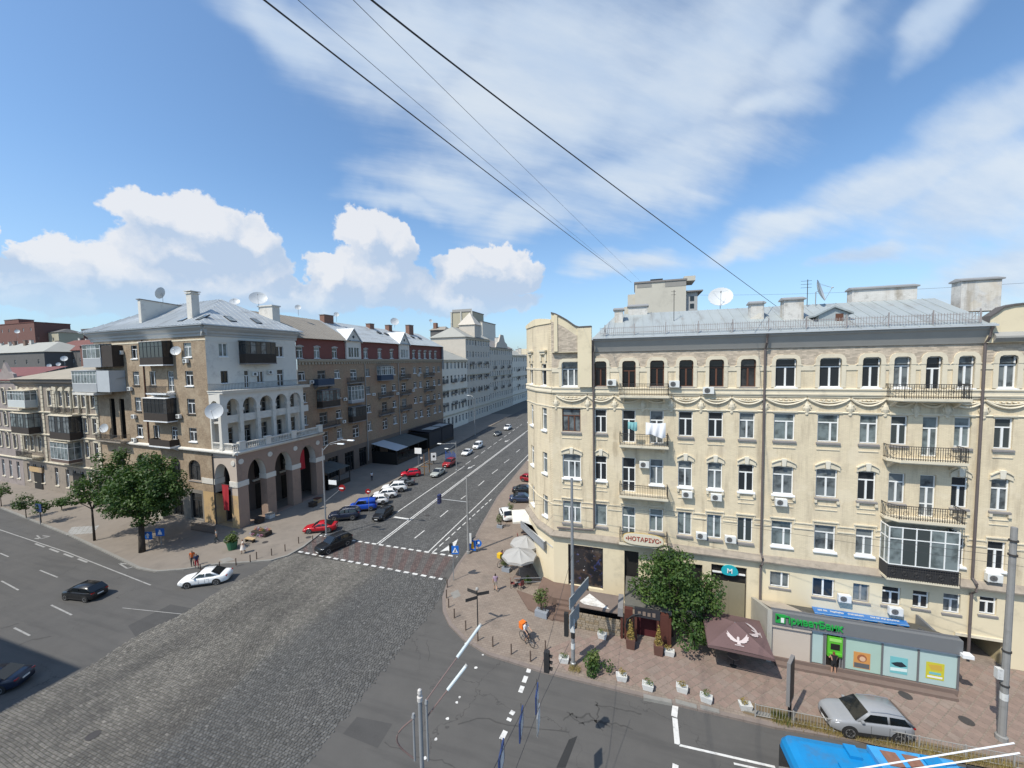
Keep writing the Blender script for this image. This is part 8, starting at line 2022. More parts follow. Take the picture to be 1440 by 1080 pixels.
def emblem(rot):
    wing = [(.05, 0), (.22, .1), (.45, .36), (.62, .60), (.60, .38), (.70, .42), (.62, .22), (.66, .20), (.50, .04), (.52, .0), (.30, -.12), (.08, -.14)]
    b = MB(); F_ = RZ(rot) @ T(0, -1.28, 2.47) @ RX(math.atan2(.75, 1.95)); b.m = F_
    for s in (1, -1): b.add([(s * x, y, .02) for x, y in wing], [tuple(range(len(wing)))[::s]])
    b.add([(-.08, .18, .021), (.0, .30, .021), (.09, .24, .021), (.06, .0, .021), (.12, -.28, .021), (-.12, -.28, .021), (-.07, .0, .021)], [tuple(range(7))[::-1]]); b.add([(-.3, -.36, .02), (.3, -.36, .02), (.24, -.31, .02), (-.24, -.31, .02)], [(0, 1, 2, 3)])
    return b.obj('emblem', M_EMB, um)
emblem(0); emblem(PI / 2)
parasol('square white parasol beyond the corner canopy', G(742, 752, .14), M_WHP, 1.9, 2.5, .6, rot=.35); parasol('grey octagonal parasol nearest the corner, in front', G(731, 815, .14), M_GRP, 1.75, 2.5, .7, 8); parasol('grey octagonal parasol behind the front grey one', G(741, 795, .14), M_GRP, 1.75, 2.5, .7, 8)
def table(label, loc):
    r = thing('cafe_table', label, 'table', tuple(loc)); MB().lathe([(.38, .70), (.40, .71), (.40, .74), (.38, .75)], 0, 0, 14).obj('tabletop', M_PLN, r); MB().lathe([(.22, 0), (.22, .03), (.03, .05), (.03, .7)], 0, 0, 8).obj('pedestal', M_BLK, r)
def chair(label, loc, rot, m=None):
    r = thing('cafe_chair', label, 'chair', tuple(loc), rot, 'cafe chairs by the corner'); MB().box(-.21, .21, -.21, .21, .42, .46).obj('seat', m or M_WOOD, r); MB().box(-.21, -.17, -.21, .21, .461, .88).obj('backrest', m or M_WOOD, r)
    for x in (-.18, .18):
        for y in (-.18, .18): MB().box(x - .018, x + .018, y - .018, y + .018, 0, .419).obj('leg', M_BLK, r)
table('round cafe table under the front grey parasol', G(727, 822, .14)); table('round cafe table under the white parasol', G(737, 757, .14)); table('round cafe table under the brown parasol', V3((6.6, 29.6, .14)))
M_CHR = mat('chair_red', (.18, .05, .045), .7, .1)
for px, py, a, lb in ((721, 826, .3, 'dark red cafe chair at the corner terrace edge'), (733, 828, 2.5, 'dark red cafe chair by the terrace rail'), (730, 760, .5, 'dark red cafe chair under the white parasol')): chair(lb, G(px, py, .14), a, M_CHR)
rl_ = thing('terrace_rail', 'low steel rail round the corner cafe tables', 'railing', tuple(G(740, 826, .14))); MB().tube([(-1.1, -.3, 0), (-1.1, -.3, .9), (1.3, .5, .9), (1.3, .5, 0)], .025, 6).tube([(-1.1, -.3, .5), (1.3, .5, .5)], .02, 5).obj('bar', M_STEEL, rl_)
# ================================================================ poles, lamps, signs
def pole(name, label, cat, base, h, r0=.10, r1=None, m=None, n=10):
    t_ = thing(name, label, cat, tuple(base)); MB().lathe([(r0 * 1.5, 0), (r0 * 1.5, .25), (r0, .3), (r1 or r0 * .7, h)], 0, 0, n).obj('post', m or M_STEEL, t_, smooth=False); return t_
def zat(px, py, X, Y):
    lo, hi = -5, 60
    for _ in range(50):
        m_ = (lo + hi) / 2; v = RW.T @ np.array([X, Y, m_ - CAMH])
        if CY + FPX * v[1] / v[2] > py: lo = m_
        else: hi = m_
    return lo
M_CONC = mat('concrete_pole', (.24, .235, .225), .85, .12, 2, dirt=.4, dscale=1.5)
# pole with direction boards in front of the corner shop
p = pz(806, 936); h_ = zat(808, 675, p.x, p.y); P1_ = pole('street_pole', 'tall grey pole carrying slanted direction boards before the corner shop', 'pole', p, h_, .14, .09)
MB().box(-.16, .16, -.2, -.12, 2.6, 3.6).obj('control_box', M_PLANT, P1_)
ad = V3((.45, -1, 0)).normalized()
for zc, ln, hh, off in ((5.0, 3.2, .40, .9), (3.7, 1.5, .52, .7)):
    b = MB(); b.m = T(-.05, -.1, zc) @ RZ(1.28) ; b.box(-.6, ln - .6, -.16, -.10, -hh, hh); b.obj('direction_board', mat('board_back', (.27, .30, .31), .6, .08), P1_)
    b2 = MB(); b2.m = b.m; b2.box(-.6, ln - .6, -.099, -.06, -hh * .55, -hh * .45).box(-.6, ln - .6, -.099, -.06, hh * .45, hh * .55).box(-.6, ln - .6, -.175, -.161, hh * .9, hh * 1.02); stuff(b2.obj('stiffeners', M_STEEL, P1_))
MB().box(-.6, -.3, -.2, .05, 2.2, 3.9).obj('signal_back', M_BLK, P1_)
for z in (1.3, 2.1): MB().lathe([(.15, z), (.15, z + .4)], 0, 0, 10).obj('paper_notice', M_PLANT if z < 2 else M_BLK, P1_)
# signal mast at the crossing
p = pz(659, 778); h_ = zat(654, 672, p.x, p.y); P2_ = pole('signal_mast', 'concrete pole with a thin arm holding traffic lights over the side street', 'pole', p, h_, .16, .10, M_CONC)
ze = zat(656, 706, p.x, p.y) - .14; tip = PY(618, 706, p.y).x - p.x
MB().tube([(0, 0, ze), (tip, 0, ze + .05)], .03, 6).obj('arm', M_STEEL, P2_)
for y in (-.14, .14):
    s_ = MB().box(tip - .14, tip + .14, y - .12, y + .12, ze - .5, ze + .55).obj('signal_head', mat('signal_blue', (.03, .04, .12), .6, .1), P2_)
    for k in range(3): MB().disc((tip, y + (.12 if y > 0 else -.12), ze - .3 + .33 * k), (0, 1 if y > 0 else -1, 0), .09, 10, 0, .01).obj('signal_lens', M_DGR, s_)
MB().box(.0, .4, -.03, .0, 1.2, 2.4).obj('notice', M_PLANT, P2_)
# lamp posts of the side street
def lamp_post(label, base, top, arms):
    p = pz(*base); h_ = zat(*top, p.x, p.y); r = pole('street_lamp', label, 'street lamp', p, h_, .11, .06)
    for px, py in arms:
        e = PY(px, py, p.y + .3) - p; MB().tube([(0, 0, h_ - .2 - p.z), (e.x * .3, e.y * .3, h_ + (e.z - h_) * .6), (e.x * .75, e.y * .75, e.z + .02), tuple(e)], .035, 6).obj('arm', M_STEEL, r)
        d = V3((e.x, e.y, 0)).normalized(); b = MB(); b.m = T(*e) @ RZ(math.atan2(d.y, d.x)); b.add([(-.1, -.14, -.05), (.8, -.16, -.05), (.8, .16, -.05), (-.1, .14, -.05), (-.1, -.08, .08), (.75, -.1, .06), (.75, .1, .06), (-.1, .08, .08)], [(0, 3, 2, 1), (4, 5, 6, 7), (0, 1, 5, 4), (1, 2, 6, 5), (2, 3, 7, 6), (3, 0, 4, 7)]); b.obj('lamp_head', mat('lamp_white', (.72, .74, .74), .35, .03), r)
    return r
L3_ = lamp_post('street lamp with two white heads rising behind the dark red saloon', (459, 754), (460, 632), ((476, 624), (490, 619)))
sg = thing('road_sign', 'bracket with a white plate and a red round sign on the lamp post', 'sign', tuple(pz(459, 754) + V3((.1, 0, 4.0))))
e = PY(481, 686, pz(459, 754).y) - (pz(459, 754) + V3((.1, 0, 4.0)))
MB().tube([(0, 0, e.z * .2), tuple(e)], .03, 5).obj('bracket', M_STEEL, sg); MB().disc((e.x + .05, -.06, e.z), (.3, -1, 0), .42, 16, 0, .03).obj('red_disc', M_TAIL, sg); MB().box(e.x - .25, e.x + .33, -.18, -.12, e.z - .07, e.z + .07).obj('white_bar', M_SILLW, sg); MB().box(e.x - 2.0, e.x - .8, -.05, 0, e.z + .3, e.z + .85).obj('white_plate', M_SILLW, sg)
def round_sign(label, px, py, basepx, name='road_sign'):
    p = pz(*basepx); z = zat(px, py, p.x, p.y) - .14; r = thing(name, label, 'sign', tuple(p)); MB().lathe([(.035, 0), (.035, z + .3)], 0, 0, 6).obj('post', M_STEEL, r); MB().disc((0, -.04, z), (.25, -1, 0), .40, 16, 0, .03).obj('disc', M_TAIL, r); MB().box(-.25, .28, -.10, -.075, z - .07, z + .07).obj('bar', M_SILLW, r); return r
round_sign('red round no-entry sign among the white parked cars', 519, 691, (519, 722))
lamp_post('street lamp with twin white heads beside the blue barred frame', (642, 662), (640, 622), ((620, 624), (630, 631)))
lamp_post('thin street lamp far up the pavement', (668, 612), (668, 560), ((660, 556),))
# blue pedestrian sign at the crossing
def sign_post(label, basepx, z, faces, h=None, cat='sign', name='road_sign'):
    p = pz(*basepx); r = thing(name, label, cat, tuple(p)); MB().lathe([(.04, 0), (.04, h or z + .4)], 0, 0, 8).obj('post', M_STEEL, r); return r, p
M_SBLUE = mat('sign_blue', (.015, .13, .48), .4, .04)
r, p = sign_post('blue square pedestrian crossing sign on a thin post at the corner', (638, 816), 3.2, None, 3.7)
b = MB(); b.m = T(.28, -.06, 3.2) @ RZ(.25); b.box(-.36, .36, -.03, 0, -.42, .42).obj('plate', M_SBLUE, r); b2 = MB(); b2.m = b.m; b2.slab([(-.28, -.26), (.28, -.26), (0, .28)], -.045, -.031).obj('white_triangle', M_SILLW, r)
b3 = MB(); b3.m = b.m; b3.slab([(-.02, .1), (.05, .1), (.06, -.05), (.12, -.22), (.06, -.22), (.01, -.1), (-.06, -.22), (-.12, -.22), (-.04, -.05)][::-1], -.058, -.046).obj('walking_figure', M_BLK, r); MB().box(-.34, -.05, -.14, .14, 2.85, 3.75).obj('signal_head', M_BLK, r)
gs_ = 'blue signs standing by the concrete mast'
for px, py, dx_, lb in ((665, 776, -.1, 'blue and yellow sign leaning at the foot of the concrete pole'), (673, 775, .2, 'blue round arrow sign right of the concrete pole')):
    r, p = sign_post(lb, (px, py), 1.0, None, 1.5)
    if dx_ < 0: MB().box(-.4, .4, -.06, -.03, .2, 1.4).obj('plate', M_SBLUE, r); MB().slab([(-.2, .4), (.2, .4), (.12, 1.25), (-.1, 1.2)], -.075, -.061).obj('yellow_mark', mat('sign_yellow', (.62, .33, .03), .5, .05), r)
    else: MB().disc((0, -.05, .95), (.2, -1, 0), .42, 16, 0, .03).obj('disc', M_SBLUE, r); b = MB(); b.m = T(0, -.09, .95) @ RZ(.2) @ RY(.7); b.slab([(-.06, -.3), (.06, -.3), (.06, .05), (.2, .05), (0, .3), (-.2, .05), (-.06, .05)], -.02, -.004).obj('arrow', M_SILLW, r)
for px, py, wd, kind, lb in ((210, 753, .62, 0, 'blue square sign with a white arrow, left one under the tree'), (227, 748, .62, 1, 'blue square sign with a white figure, right one by the tree')):
    base = G(px, py + 18, .14); r = thing('road_sign', lb, 'sign', tuple(base)); z = zat(px, py, base.x, base.y) - .14; MB().lathe([(.035, 0), (.035, z + .4)], 0, 0, 6).obj('post', M_STEEL, r); b = MB(); b.m = T(0, -.05, z) @ RZ(.35); b.box(-.52, .52, -.03, 0, -.48, .48).obj('plate', M_SBLUE, r)
    c = MB(); c.m = b.m
    if kind == 0: c.slab([(-.1, -.3), (.1, -.3), (.1, .05), (.25, .05), (0, .34), (-.25, .05), (-.1, .05)], -.045, -.031).obj('arrow', M_SILLW, r)
    else: c.slab([(-.25, -.3), (.25, -.3), (.18, .05), (.08, .1), (.08, .3), (-.08, .3), (-.08, .1), (-.18, .05)], -.045, -.031).obj('figure', M_SILLW, r)
bb_ = thing('notice_board', 'dark blue board on a post behind the small left street trees', 'board', tuple(G(57, 738, .14))); z = 2.6; MB().lathe([(.04, 0), (.04, 3.0)], 0, 0, 6).obj('post', M_STEEL, bb_); MB().box(-.7, .7, -.08, -.02, 1.9, 3.0).obj('panel', mat('board_navy', (.03, .06, .17), .5, .1), bb_)
# finger signpost and bollards on the corner
fp = thing('finger_post', 'dark finger signpost with a pale cap in the corner pavement', 'signpost', tuple(pz(672, 883))); zt = zat(673, 830, *pz(672, 883)[:2]) - .14
MB().lathe([(.055, 0), (.045, zt)], 0, 0, 8).obj('post', M_BLK, fp); MB().lathe([(.08, zt), (.14, zt + .08), (.1, zt + .2), (.02, zt + .26)], 0, 0, 10).obj('cap', M_FRG, fp)
for a, z in ((2.9, .25), (3.9, .6), (.6, .35)):
    b = MB(); b.m = T(0, 0, zt - z) @ RZ(a); b.box(.05, 1.0, -.02, .02, -.13, .13).obj('finger', M_RAIL, fp)
M_BOLL = mat('bollard_brown', (.10, .07, .055), .6, .15)
bol = None
for k, (px, py) in enumerate(((629, 826), (628, 841), (631, 854), (639, 869), (655, 886), (672, 901), (693, 909), (719, 920), (746, 930), (767, 915))):
    lb = ('bollard on the corner kerb, %s from the crossing' % ['first', 'second', 'third', 'fourth', 'fifth', 'sixth', 'seventh', 'eighth', 'ninth', 'tenth'][k]) if k < 9 else 'bollard set back beside the courier'
    if bol is None:
        bol = thing('bollard', lb, 'bollard', tuple(pz(px, py)), 0, 'bollards round the corner kerb'); MB().lathe([(.07, 0), (.055, .06), (.05, .7), (.07, .74), (.05, .8), (.01, .83)], 0, 0, 8).obj('post', M_BOLL, bol)
    else: copy_thing(bol, pz(px, py), 0, lb)
for k, (px, py) in enumerate(((282, 804), (309, 800), (332, 795), (352, 790), (361, 786), (382, 781), (401, 775), (420, 764), (440, 762))):
    copy_thing(bol, G(px, py, .14), 0, 'bollard on the left corner kerb, %s from the white saloon' % ['first', 'second', 'third', 'fourth', 'fifth', 'sixth', 'seventh', 'eighth', 'ninth'][k])['group'] = 'bollards round the left corner kerb'
# near lamp post with two fluorescent arms
Zp = 11.8; bp = G(590, 970, Zp); NP = thing('street_lamp', 'near grey lamp post with two long white tube lamps reaching over the asphalt', 'street lamp', (bp.x, bp.y, 0))
MB().lathe([(.15, 0), (.11, 6), (.068, 6.1), (.064, Zp - .35)], 0, 0, 12).obj('post', mat('post_grey', (.24, .245, .25), .6, .12, 3), NP); MB().lathe([(.085, Zp - .36), (.088, Zp - .22), (.05, Zp - .2), (.072, Zp - .10), (.06, Zp - .0), (.02, Zp + .03)], 0, 0, 12).obj('cap', mat('cap_pale', (.50, .47, .44), .7, .15, 8), NP)
side = V3((.95, .3, 0)).normalized()
MB().lathe([(.036, -1.6), (.036, .25), (.06, .30), (.04, .42)], 0, 0, 10).obj('side_tube', MATS['post_grey'], NP, M=T(side.x * .20, side.y * .20, Zp - .75)); MB().lathe([(.036, -1.1), (.036, .3), (.065, .35), (.04, .47)], 0, 0, 10).obj('side_tube', MATS['post_grey'], NP, M=T(-side.x * .22, -side.y * .22, Zp - 1.25))
b = MB(); n = 12
b.tube([tuple(-side * (.22 + .55 * math.sin(PI * k / n) ) + V3((0, 0, Zp - .95 - 1.35 * k / n))) for k in range(n + 1)], .025, 6).obj('hoop', mat('rusty_steel', (.16, .11, .10), .6, .15), NP)
for (sx, sy, sz), (tx, ty, tz), s0 in (((599, 997, 11.45), (675, 880, 12.6), .56), ((600, 1036, 10.9), (655, 937, 12.0), .54)):
    a = V3((side.x * .2, side.y * .2, sz)); e = G(tx, ty, tz) - V3((bp.x, bp.y, 0)); m_ = a.lerp(e, s0)
    MB().tube([tuple(a), tuple(m_)], .024, 6).obj('arm', MATS['rusty_steel'], NP); MB().tube([tuple(a.lerp(e, s0 - .02)), tuple(e)], .052, 8).obj('tube_lamp', mat('tube_white', (.50, .55, .56), .35, .08), NP); MB().tube([tuple(e), tuple(e + (e - a).normalized() * .06)], .056, 8).obj('end_cap', M_FRG, NP)
# trolley pole at the right
p = pz(1408, 1040); h_ = zat(1437, 745, p.x, p.y); P5_ = pole('traction_pole', 'thick grey traction pole at the right edge of the pavement', 'pole', p, h_, .17, .13, M_CONC)
for z in (3.2, 5.2, h_ - .8, h_ - 1.6): MB().lathe([(.19, z), (.19, z + .10)], 0, 0, 10).obj('clamp', M_RAIL, P5_)
MB().box(-.42, -.16, -.15, .1, 3.6, 4.2).obj('meter_box', M_PLANT, P5_); MB().lathe([(.17, 2.4), (.17, 2.8)], 0, 0, 10).obj('paper_notice', M_PLANT, P5_)
# totem by the low hedge
tt = thing('advert_totem', 'tall thin dark advertising totem seen edge-on beside the low fence', 'totem', tuple(pz(1110, 1013)), math.radians(60)); zt = zat(1116, 930, *pz(1110, 1013)[:2]); MB().box(-.5, .5, -.09, .09, 1.2, zt).obj('panel', mat('totem_grey', (.20, .19, .185), .6, .08), tt); MB().box(-.46, .46, -.10, -.091, 1.4, zt - .1).obj('dark_face', M_DGR, tt); MB().box(-.12, .12, -.07, .07, 0, 1.199).obj('leg', M_BLK, tt)
# low fence with dry grass and old kerb blocks before the bus
fn = thing('low_fence', 'low iron fence along the pavement edge behind the trolleybus', 'fence', tuple(pz(1200, 1045)))
f0, f1 = pz(1062, 1008), pz(1440, 1085); L_f = (f1 - f0).length; fa = math.atan2((f1 - f0).y, (f1 - f0).x); loc = V3(fn.location)
pm_ = MB().box(-.03, .03, -.03, .03, 0, .85).mesh('post', M_FRG); pk_ = MB().box(-.008, .008, -.008, .008, .12, .8).mesh('picket', M_FRG)
for k in range(int(L_f / 2.0) + 1): put('post', pm_, fn, T(*(f0 + (f1 - f0) * min(1, k * 2.0 / L_f) - loc)))
for z in (.12, .78): b = MB(); b.m = T(*(f0 - loc)) @ RZ(fa); b.box(0, L_f, -.015, .015, z, z + .03).obj('rail', M_FRG, fn)
for k in range(int(L_f / .16)): put('picket', pk_, fn, T(*(f0 + (f1 - f0) * (k * .16 / L_f) - loc)))
M_DRY = leaf_mat('dry_grass', (.26, .19, .07), (.40, .33, .15))
def grass_strip(name, a, c, wd, n, h, m, seed):
    rng = np.random.default_rng(seed); V = []; F = []
    d = c - a
    for i in range(n):
        s, q_ = rng.random(), rng.normal(0, wd); pth = a + d * s; nx, ny = -d.y / d.length, d.x / d.length; x, y = pth.x + nx * q_, pth.y + ny * q_; hh = h * rng.uniform(.4, 1.2); t_ = rng.uniform(-.12, .12, 2); a_ = rng.uniform(0, PI); w_ = .012; o = len(V)
        V += [(x - w_ * math.cos(a_), y - w_ * math.sin(a_), .14), (x + w_ * math.cos(a_), y + w_ * math.sin(a_), .14), (x + t_[0], y + t_[1], .14 + hh)]; F.append((o, o + 1, o + 2))
    me = D.meshes.new(name); me.from_pydata(V, [], F); at = me.attributes.new('tint', 'FLOAT', 'FACE'); at.data.foreach_set('value', rng.random(n)); me.materials.append(m); return stuff(put(name, me))
grass_strip('dry_grass', pz(1085, 1013), pz(1430, 1083), .12, 2600, .42, M_DRY, 4); grass_strip('green_grass', pz(1085, 1008), pz(1112, 1016), .18, 500, .45, M_LEAF2, 5); grass_strip('weeds', pz(800, 940), pz(816, 944), .15, 260, .4, M_DRY, 6)
earth = MB().add([tuple(pz(*q_) + V3((0, 0, .006))) for q_ in ((1040, 985), (1130, 1003), (1240, 1030), (1440, 1072), (1440, 1090), (1240, 1050), (1110, 1020), (1045, 1003))], [tuple(range(8))[::-1]]); struct('earth_strip', earth, M_EARTH)
for k, (a, c) in enumerate((((905, 985), (945, 993)), ((950, 992), (980, 1000)), ((985, 1000), (1012, 1007)), ((1045, 1003), (1095, 1016)))):
    A_, C__ = G(*a), G(*c); d = C__ - A_; t_ = thing('kerb_block', 'loose stone kerb block at the road edge, %s from the yellow green bush' % ['first', 'second', 'third', 'last'][k], 'kerb block', tuple(A_), math.atan2(d.y, d.x)); MB().box(0, d.length, -.0, .28, -.02, .20).obj('block', M_KERB, t_)
# hanging lane signs on a cross wire, and a hanging signal
M_SB2 = mat('sign_navy', (.03, .05, .14), .5, .05)
M_WIRE = mat('wire_black', (.03, .03, .035), .5, 0)
def wire(label, pts, r=.012, sag=0.0, name='overhead_wire'):
    pts = [V3(p_) for p_ in pts]; out = []
    for a, c in zip(pts[:-1], pts[1:]):
        for k in range(12): s = k / 12; out.append(a.lerp(c, s) - V3((0, 0, sag * 4 * s * (1 - s))))
    out.append(pts[-1]); o0 = out[0]; b = MB(); b.tube([tuple(p_ - o0) for p_ in out], r, 5); o = b.obj(name, M_WIRE); o.location = o0; return tag(o, label, 'wire')
Zw = 6.6
hang = [((755, 982), .78), ((757, 1012), .74), ((733, 1018), .82), ((705, 1068), .82)]
lab_h = ['blue lane sign hanging edge-on from the wire, farthest of three', 'grey back of a lane sign hanging below the farthest blue one', 'blue lane sign hanging edge-on, middle of three', 'blue lane sign hanging edge-on at the bottom border']
for (pc_, s), lb in zip(hang, lab_h):
    c = G(*pc_, Zw - .4); t_ = thing('lane_sign', lb, 'sign', tuple(c), math.radians(97)); MB().box(-.55 * s, .55 * s, -.03, .03, -.55 * s, .55 * s).obj('plate', M_SB2 if 'grey' not in lb else M_STEEL, t_); MB().box(-.3, .3, -.045, -.031, -.3, .3).obj('white_field', M_SILLW, t_); MB().tube([(0, 0, .55 * s), (0, 0, .95)], .01, 4).obj('hanger', M_WIRE, t_)
c = G(769, 930, 6.3); t_ = thing('traffic_light', 'dark traffic light hanging from the cross wire above the kerb', 'traffic light', tuple(c)); MB().box(-.14, .14, -.12, .12, -.55, .55).obj('housing', M_BLK, t_)
for k in range(3): MB().box(.14, .3, -.1, .1, -.38 + .34 * k, -.34 + .34 * k).obj('visor', M_BLK, t_)
wire('thin cross wire carrying the hanging lane signs', [G(690, 1090, 7.3), G(733, 1003, 7.3), G(757, 955, 7.3), pz(806, 936) + V3((0, 0, 8.2))], .011)
wire('second thin cross wire parallel to the lane signs', [G(722, 1090, 7.0), G(762, 985, 7.0), G(800, 905, 7.5)], .010)
# thick cables across the sky, on to the roofs
def skypt(px, py, dist):
    d = ray(px, py); d = d / np.linalg.norm(d); return V3((d[0] * dist, d[1] * dist, CAMH + d[2] * dist))
def skywire(label, a, mid, c, d0, d1, r):
    A_, C__ = skypt(*a, d0), skypt(*c, d1); out = []
    # quadratic through the middle pixel
    dm = 2 * d0 * d1 / (d0 + d1); M_ = skypt(*mid, dm); ctrl = M_ * 2 - (A_ + C__) * .5
    for k in range(25): s = k / 24; out.append(A_ * (1 - s) ** 2 + ctrl * 2 * s * (1 - s) + C__ * s * s)
    o0 = out[0]; b = MB(); b.tube([tuple(p_ - o0) for p_ in out], r, 5); o = b.obj('overhead_wire', M_WIRE); o.location = o0; return tag(o, label, 'wire')
skywire('thick black cable crossing the sky to the zinc roof, right one', (515, -22), (800, 214), (1095, 433), 9, 44, .020); skywire('black cable crossing the sky, left one of the thick pair', (372, -22), (610, 185), (888, 397), 10, 70, .022)
skywire('thin cable in the sky, left of the two between the thick ones', (430, -22), (640, 190), (880, 390), 14, 90, .010); skywire('thin cable in the sky, right of the two between the thick ones', (482, -22), (690, 190), (900, 395), 14, 90, .010)
wire('thin wire strung low over the zinc roof to the tower block', [PY(985, 415, 60), PY(1440, 398, 50)], .012, .3)
wire('thin wire from the first pole along the cream wall', [PY(740, 703, 34.0), PY(905, 712, 33.0), PY(1072, 737, 32.5), PY(1440, 785, 30)], .012, .05); wire('lower thin wire along the cream wall', [PY(740, 708, 33.8), PY(905, 718, 32.8), PY(1072, 744, 32.2), PY(1440, 797, 29.8)], .010, .05)
# ================================================================ things on the left pavement
def cafe_awning(label, y0, y1, dep, h0, h1, m, cut=False, npan=3):
    r = thing('cafe_pavilion', label, 'pavilion', (-55.35, (y0 + y1) / 2, .14)); w_ = (y1 - y0) / 2
    for k in range(npan):
        a, c = -w_ + 2 * w_ * k / npan, -w_ + 2 * w_ * (k + 1) / npan; b = MB(); z0, z1 = h0, h1
        b.add([(.05, a + .03, z0), (.05, c - .03, z0), (dep, c - .03, z1), (dep, a + .03, z1), (.05, a + .03, z0 - .06), (.05, c - .03, z0 - .06), (dep, c - .03, z1 - .06), (dep, a + .03, z1 - .06)], [(0, 3, 2, 1), (4, 5, 6, 7), (0, 1, 5, 4), (1, 2, 6, 5), (2, 3, 7, 6), (3, 0, 4, 7)]); b.obj('roof_panel', m if k else (mat('pale_awning', (.42, .44, .46), .7, .05) if npan > 2 else m), r)
    for y in np.linspace(-w_ + .1, w_ - .1, npan + 1): MB().box(dep - .12, dep, y - .06, y + .06, 0, h1 - .07).obj('post', M_BLK, r)
    MB().box(dep - .1, dep - .02, -w_ + .1, w_ - .1, 0, .85).obj('parapet', M_WOOD, r); MB().box(.1, dep - .15, -w_ + .05, -w_ + .1, 0, h1 - .4).obj('side_screen', M_DGR, r)
    return r
M_AWN = mat('dark_awning', (.10, .105, .10), .85, .08); M_AWN2 = mat('black_cabin', (.018, .02, .028), .6, .1)
def yx(px, py, X): return PX(px, py, X).y
cafe_awning('grey flat awning of the cafe right beside the arcade', 52.6, 58.0, 4.6, 3.6, 3.0, M_AWN, npan=2)
cafe_awning('big cafe pavilion with three roof panels along the brick block', 70.0, 83.0, 6.5, 4.3, 3.1, M_AWN)
cb2 = cafe_awning('black cafe cabin with two pale skylights further along', 84.5, 98.0, 6.0, 4.8, 4.4, M_AWN2, npan=2)
MB().box(.2, 5.9, -6.6, 6.6, .1, 4.2).obj('cabin', M_AWN2, cb2)
for y in (-4.6, .6): MB().box(2.6, 5.6, y, y + 4.2, 4.62, 4.72).obj('skylight', mat('skylight_pale', (.38, .40, .40), .4, .05), cb2)
for k, (px, py) in enumerate(((548, 650), (556, 646), (566, 641), (575, 637))):
    c = G(px, py, .14); t_ = thing('cafe_table', 'red clothed cafe table outside the big pavilion, %s from the left' % ['first', 'second', 'third', 'fourth'][k], 'table', tuple(c), 0, 'cafe tables at the big pavilion'); MB().box(-.4, .4, -.4, .4, .68, .74).obj('tabletop', mat('table_red', (.14, .05, .045), .8, .1), t_); MB().lathe([(.25, 0), (.04, .06), (.04, .68)], 0, 0, 8).obj('pedestal', M_BLK, t_)
bf = thing('barred_frame', 'blue barred frame standing behind the dark red car at the kerb', 'frame', tuple(G(634, 651, .14)))
for k in range(9): MB().box(-1.2 + .3 * k - .06, -1.2 + .3 * k + .06, -.05, .05, .3, 2.6 - .25 * (k % 3)).obj('bar', mat('bar_blue', (.04, .10, .34), .5, .1), bf)
MB().box(-1.3, 1.3, -.04, .04, .2, .3).obj('rail', M_STEEL, bf)
ct = thing('citylight_stand', 'backlit style poster stand with a white sheet on the left pavement', 'poster stand', tuple(G(610, 652, .14)), .5); MB().box(-.65, .65, -.1, .1, .6, 2.5).obj('frame', M_BLK, ct); MB().box(-.56, .56, -.12, -.101, .7, 2.4).obj('sheet', M_SILLW, ct); MB().box(-.1, .1, -.08, .08, 0, .6).obj('leg', M_BLK, ct); MB().disc((.05, -.121, 1.6), (0, -1, 0), .28, 10, 0, .004).obj('dark_print', M_FRD, ct)
for px, py, top, lb in ((597, 668, 640, 'rusty brown post by the white sign on the left pavement'), (604, 664, 632, 'second rusty brown post right of the first')):
    p = G(px, py, .14); t_ = thing('post', lb, 'post', tuple(p)); MB().lathe([(.09, 0), (.07, zat(px, top, p.x, p.y))], 0, 0, 8).obj('shaft', mat('rust_post', (.22, .12, .05), .8, .2), t_); MB().box(-.7, .7, -.04, .04, 1.6, 1.75).obj('crossbar', MATS['rust_post'], t_)
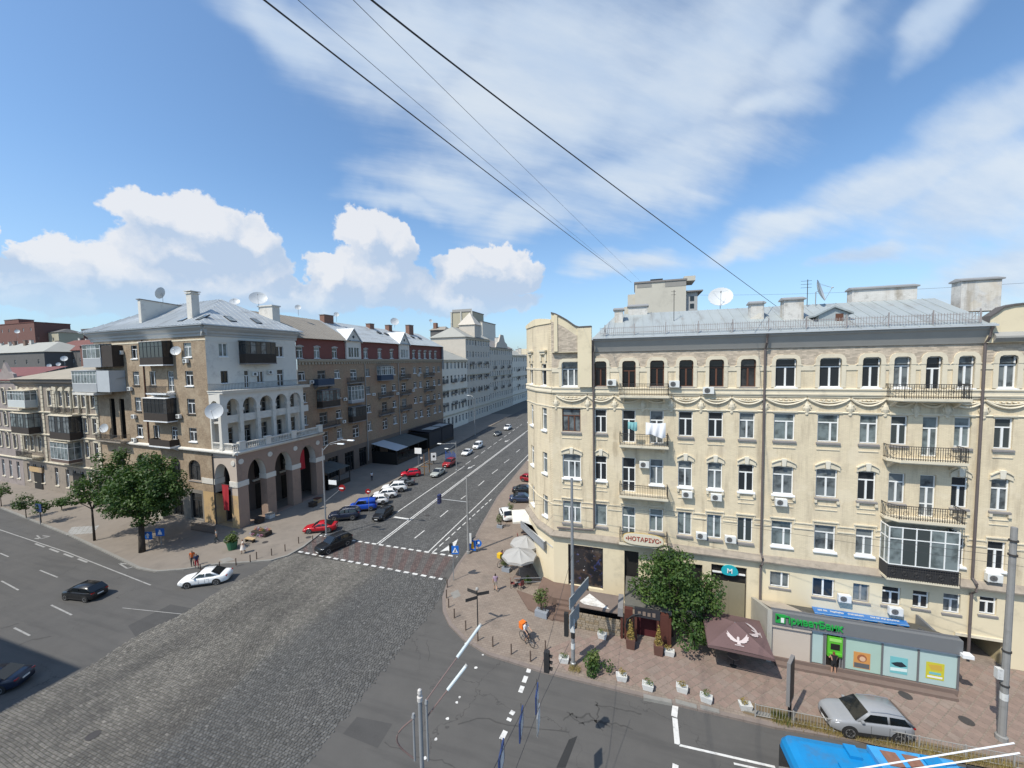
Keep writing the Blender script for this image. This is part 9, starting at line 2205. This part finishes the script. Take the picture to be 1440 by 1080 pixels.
ws_ = thing('signboard', 'white square sign on a thin post over the left pavement', 'sign', tuple(G(589, 668, .14))); zz = zat(589, 634, ws_.location.x, ws_.location.y); MB().box(-.75, .75, -.04, .04, zz - .7, zz + .4).obj('plate', M_SILLW, ws_); MB().lathe([(.04, 0), (.04, zz - .7)], 0, 0, 6).obj('post', M_STEEL, ws_)
nb = thing('low_wall', 'low pale wall under the big tree by the corner house', 'wall', tuple(G(223, 728, .14)), -.05); MB().box(-1.4, 1.4, -.15, .15, 0, 1.5).obj('panel', mat('pale_wall', (.36, .335, .28), .9, .1), nb); MB().box(-1.4, 1.4, -.2, .2, 1.501, 1.6).obj('cap', M_PLANT, nb)
MB_ = thing('stair_railing', 'black basement stair railing along the brick corner house', 'railing', tuple(G(285, 748, .14)))
b = MB(); railing_bars(b, -2.2, 2.4, 0, 0, 1.0, .14); b.obj('bars', M_RAIL, MB_)
gv = MB()
for k in range(26): a_ = rnd.random(); 
for k, (px, py) in enumerate(((365, 735), (380, 728), (440, 712), (447, 706))):
    c = G(px, py, .14); t_ = thing('crate', ['dark crate in the arcade shade behind the flowers', 'white topped crate beside the flower stall', 'dark low box between the arcade piers', 'orange tub at the foot of the last arcade pier'][k], 'crate', tuple(c)); MB().box(-.45, .45, -.4, .4, 0, .6).obj('box', (M_WOOD, M_PLANT, M_WOOD, M_OCH)[k], t_); MB().box(-.5, .5, -.45, .45, .601, .68).obj('lid', (M_WOOD, M_LEDGE, M_WOOD, M_PUBW)[k], t_)
# the block behind on the left whose shadow falls across the lower left corner
block('corner_block', 'dark house beyond the left border casting its shadow on the asphalt', -80, -48.6, -32, .9, 24, M_BRK, nw=8, nf=6, roofm=M_SILLG)
# hatched paving by the left kerb and light patches
hp = MB()
for k in range(6):
    a, c = G(96 + 6.5 * k, 752 - .4 * k, .137), G(104 + 6.5 * k, 741 - .4 * k, .137); d = (c - a).normalized(); n_ = V3((-d.y, d.x, 0)) * .22; hp = MB(); hp.quad(tuple(a - n_), tuple(a + n_), tuple(c + n_), tuple(c - n_)); struct('paving_band', hp, M_WORN)
for pts in (((633, 834), (644, 829), (648, 838), (638, 842)), ((308, 787), (322, 783), (330, 787), (314, 791))):
    pp_ = MB().add([tuple(G(*q_, .137)) for q_ in pts], [(0, 1, 2, 3)]); struct('paving_patch', pp_, M_KERB)
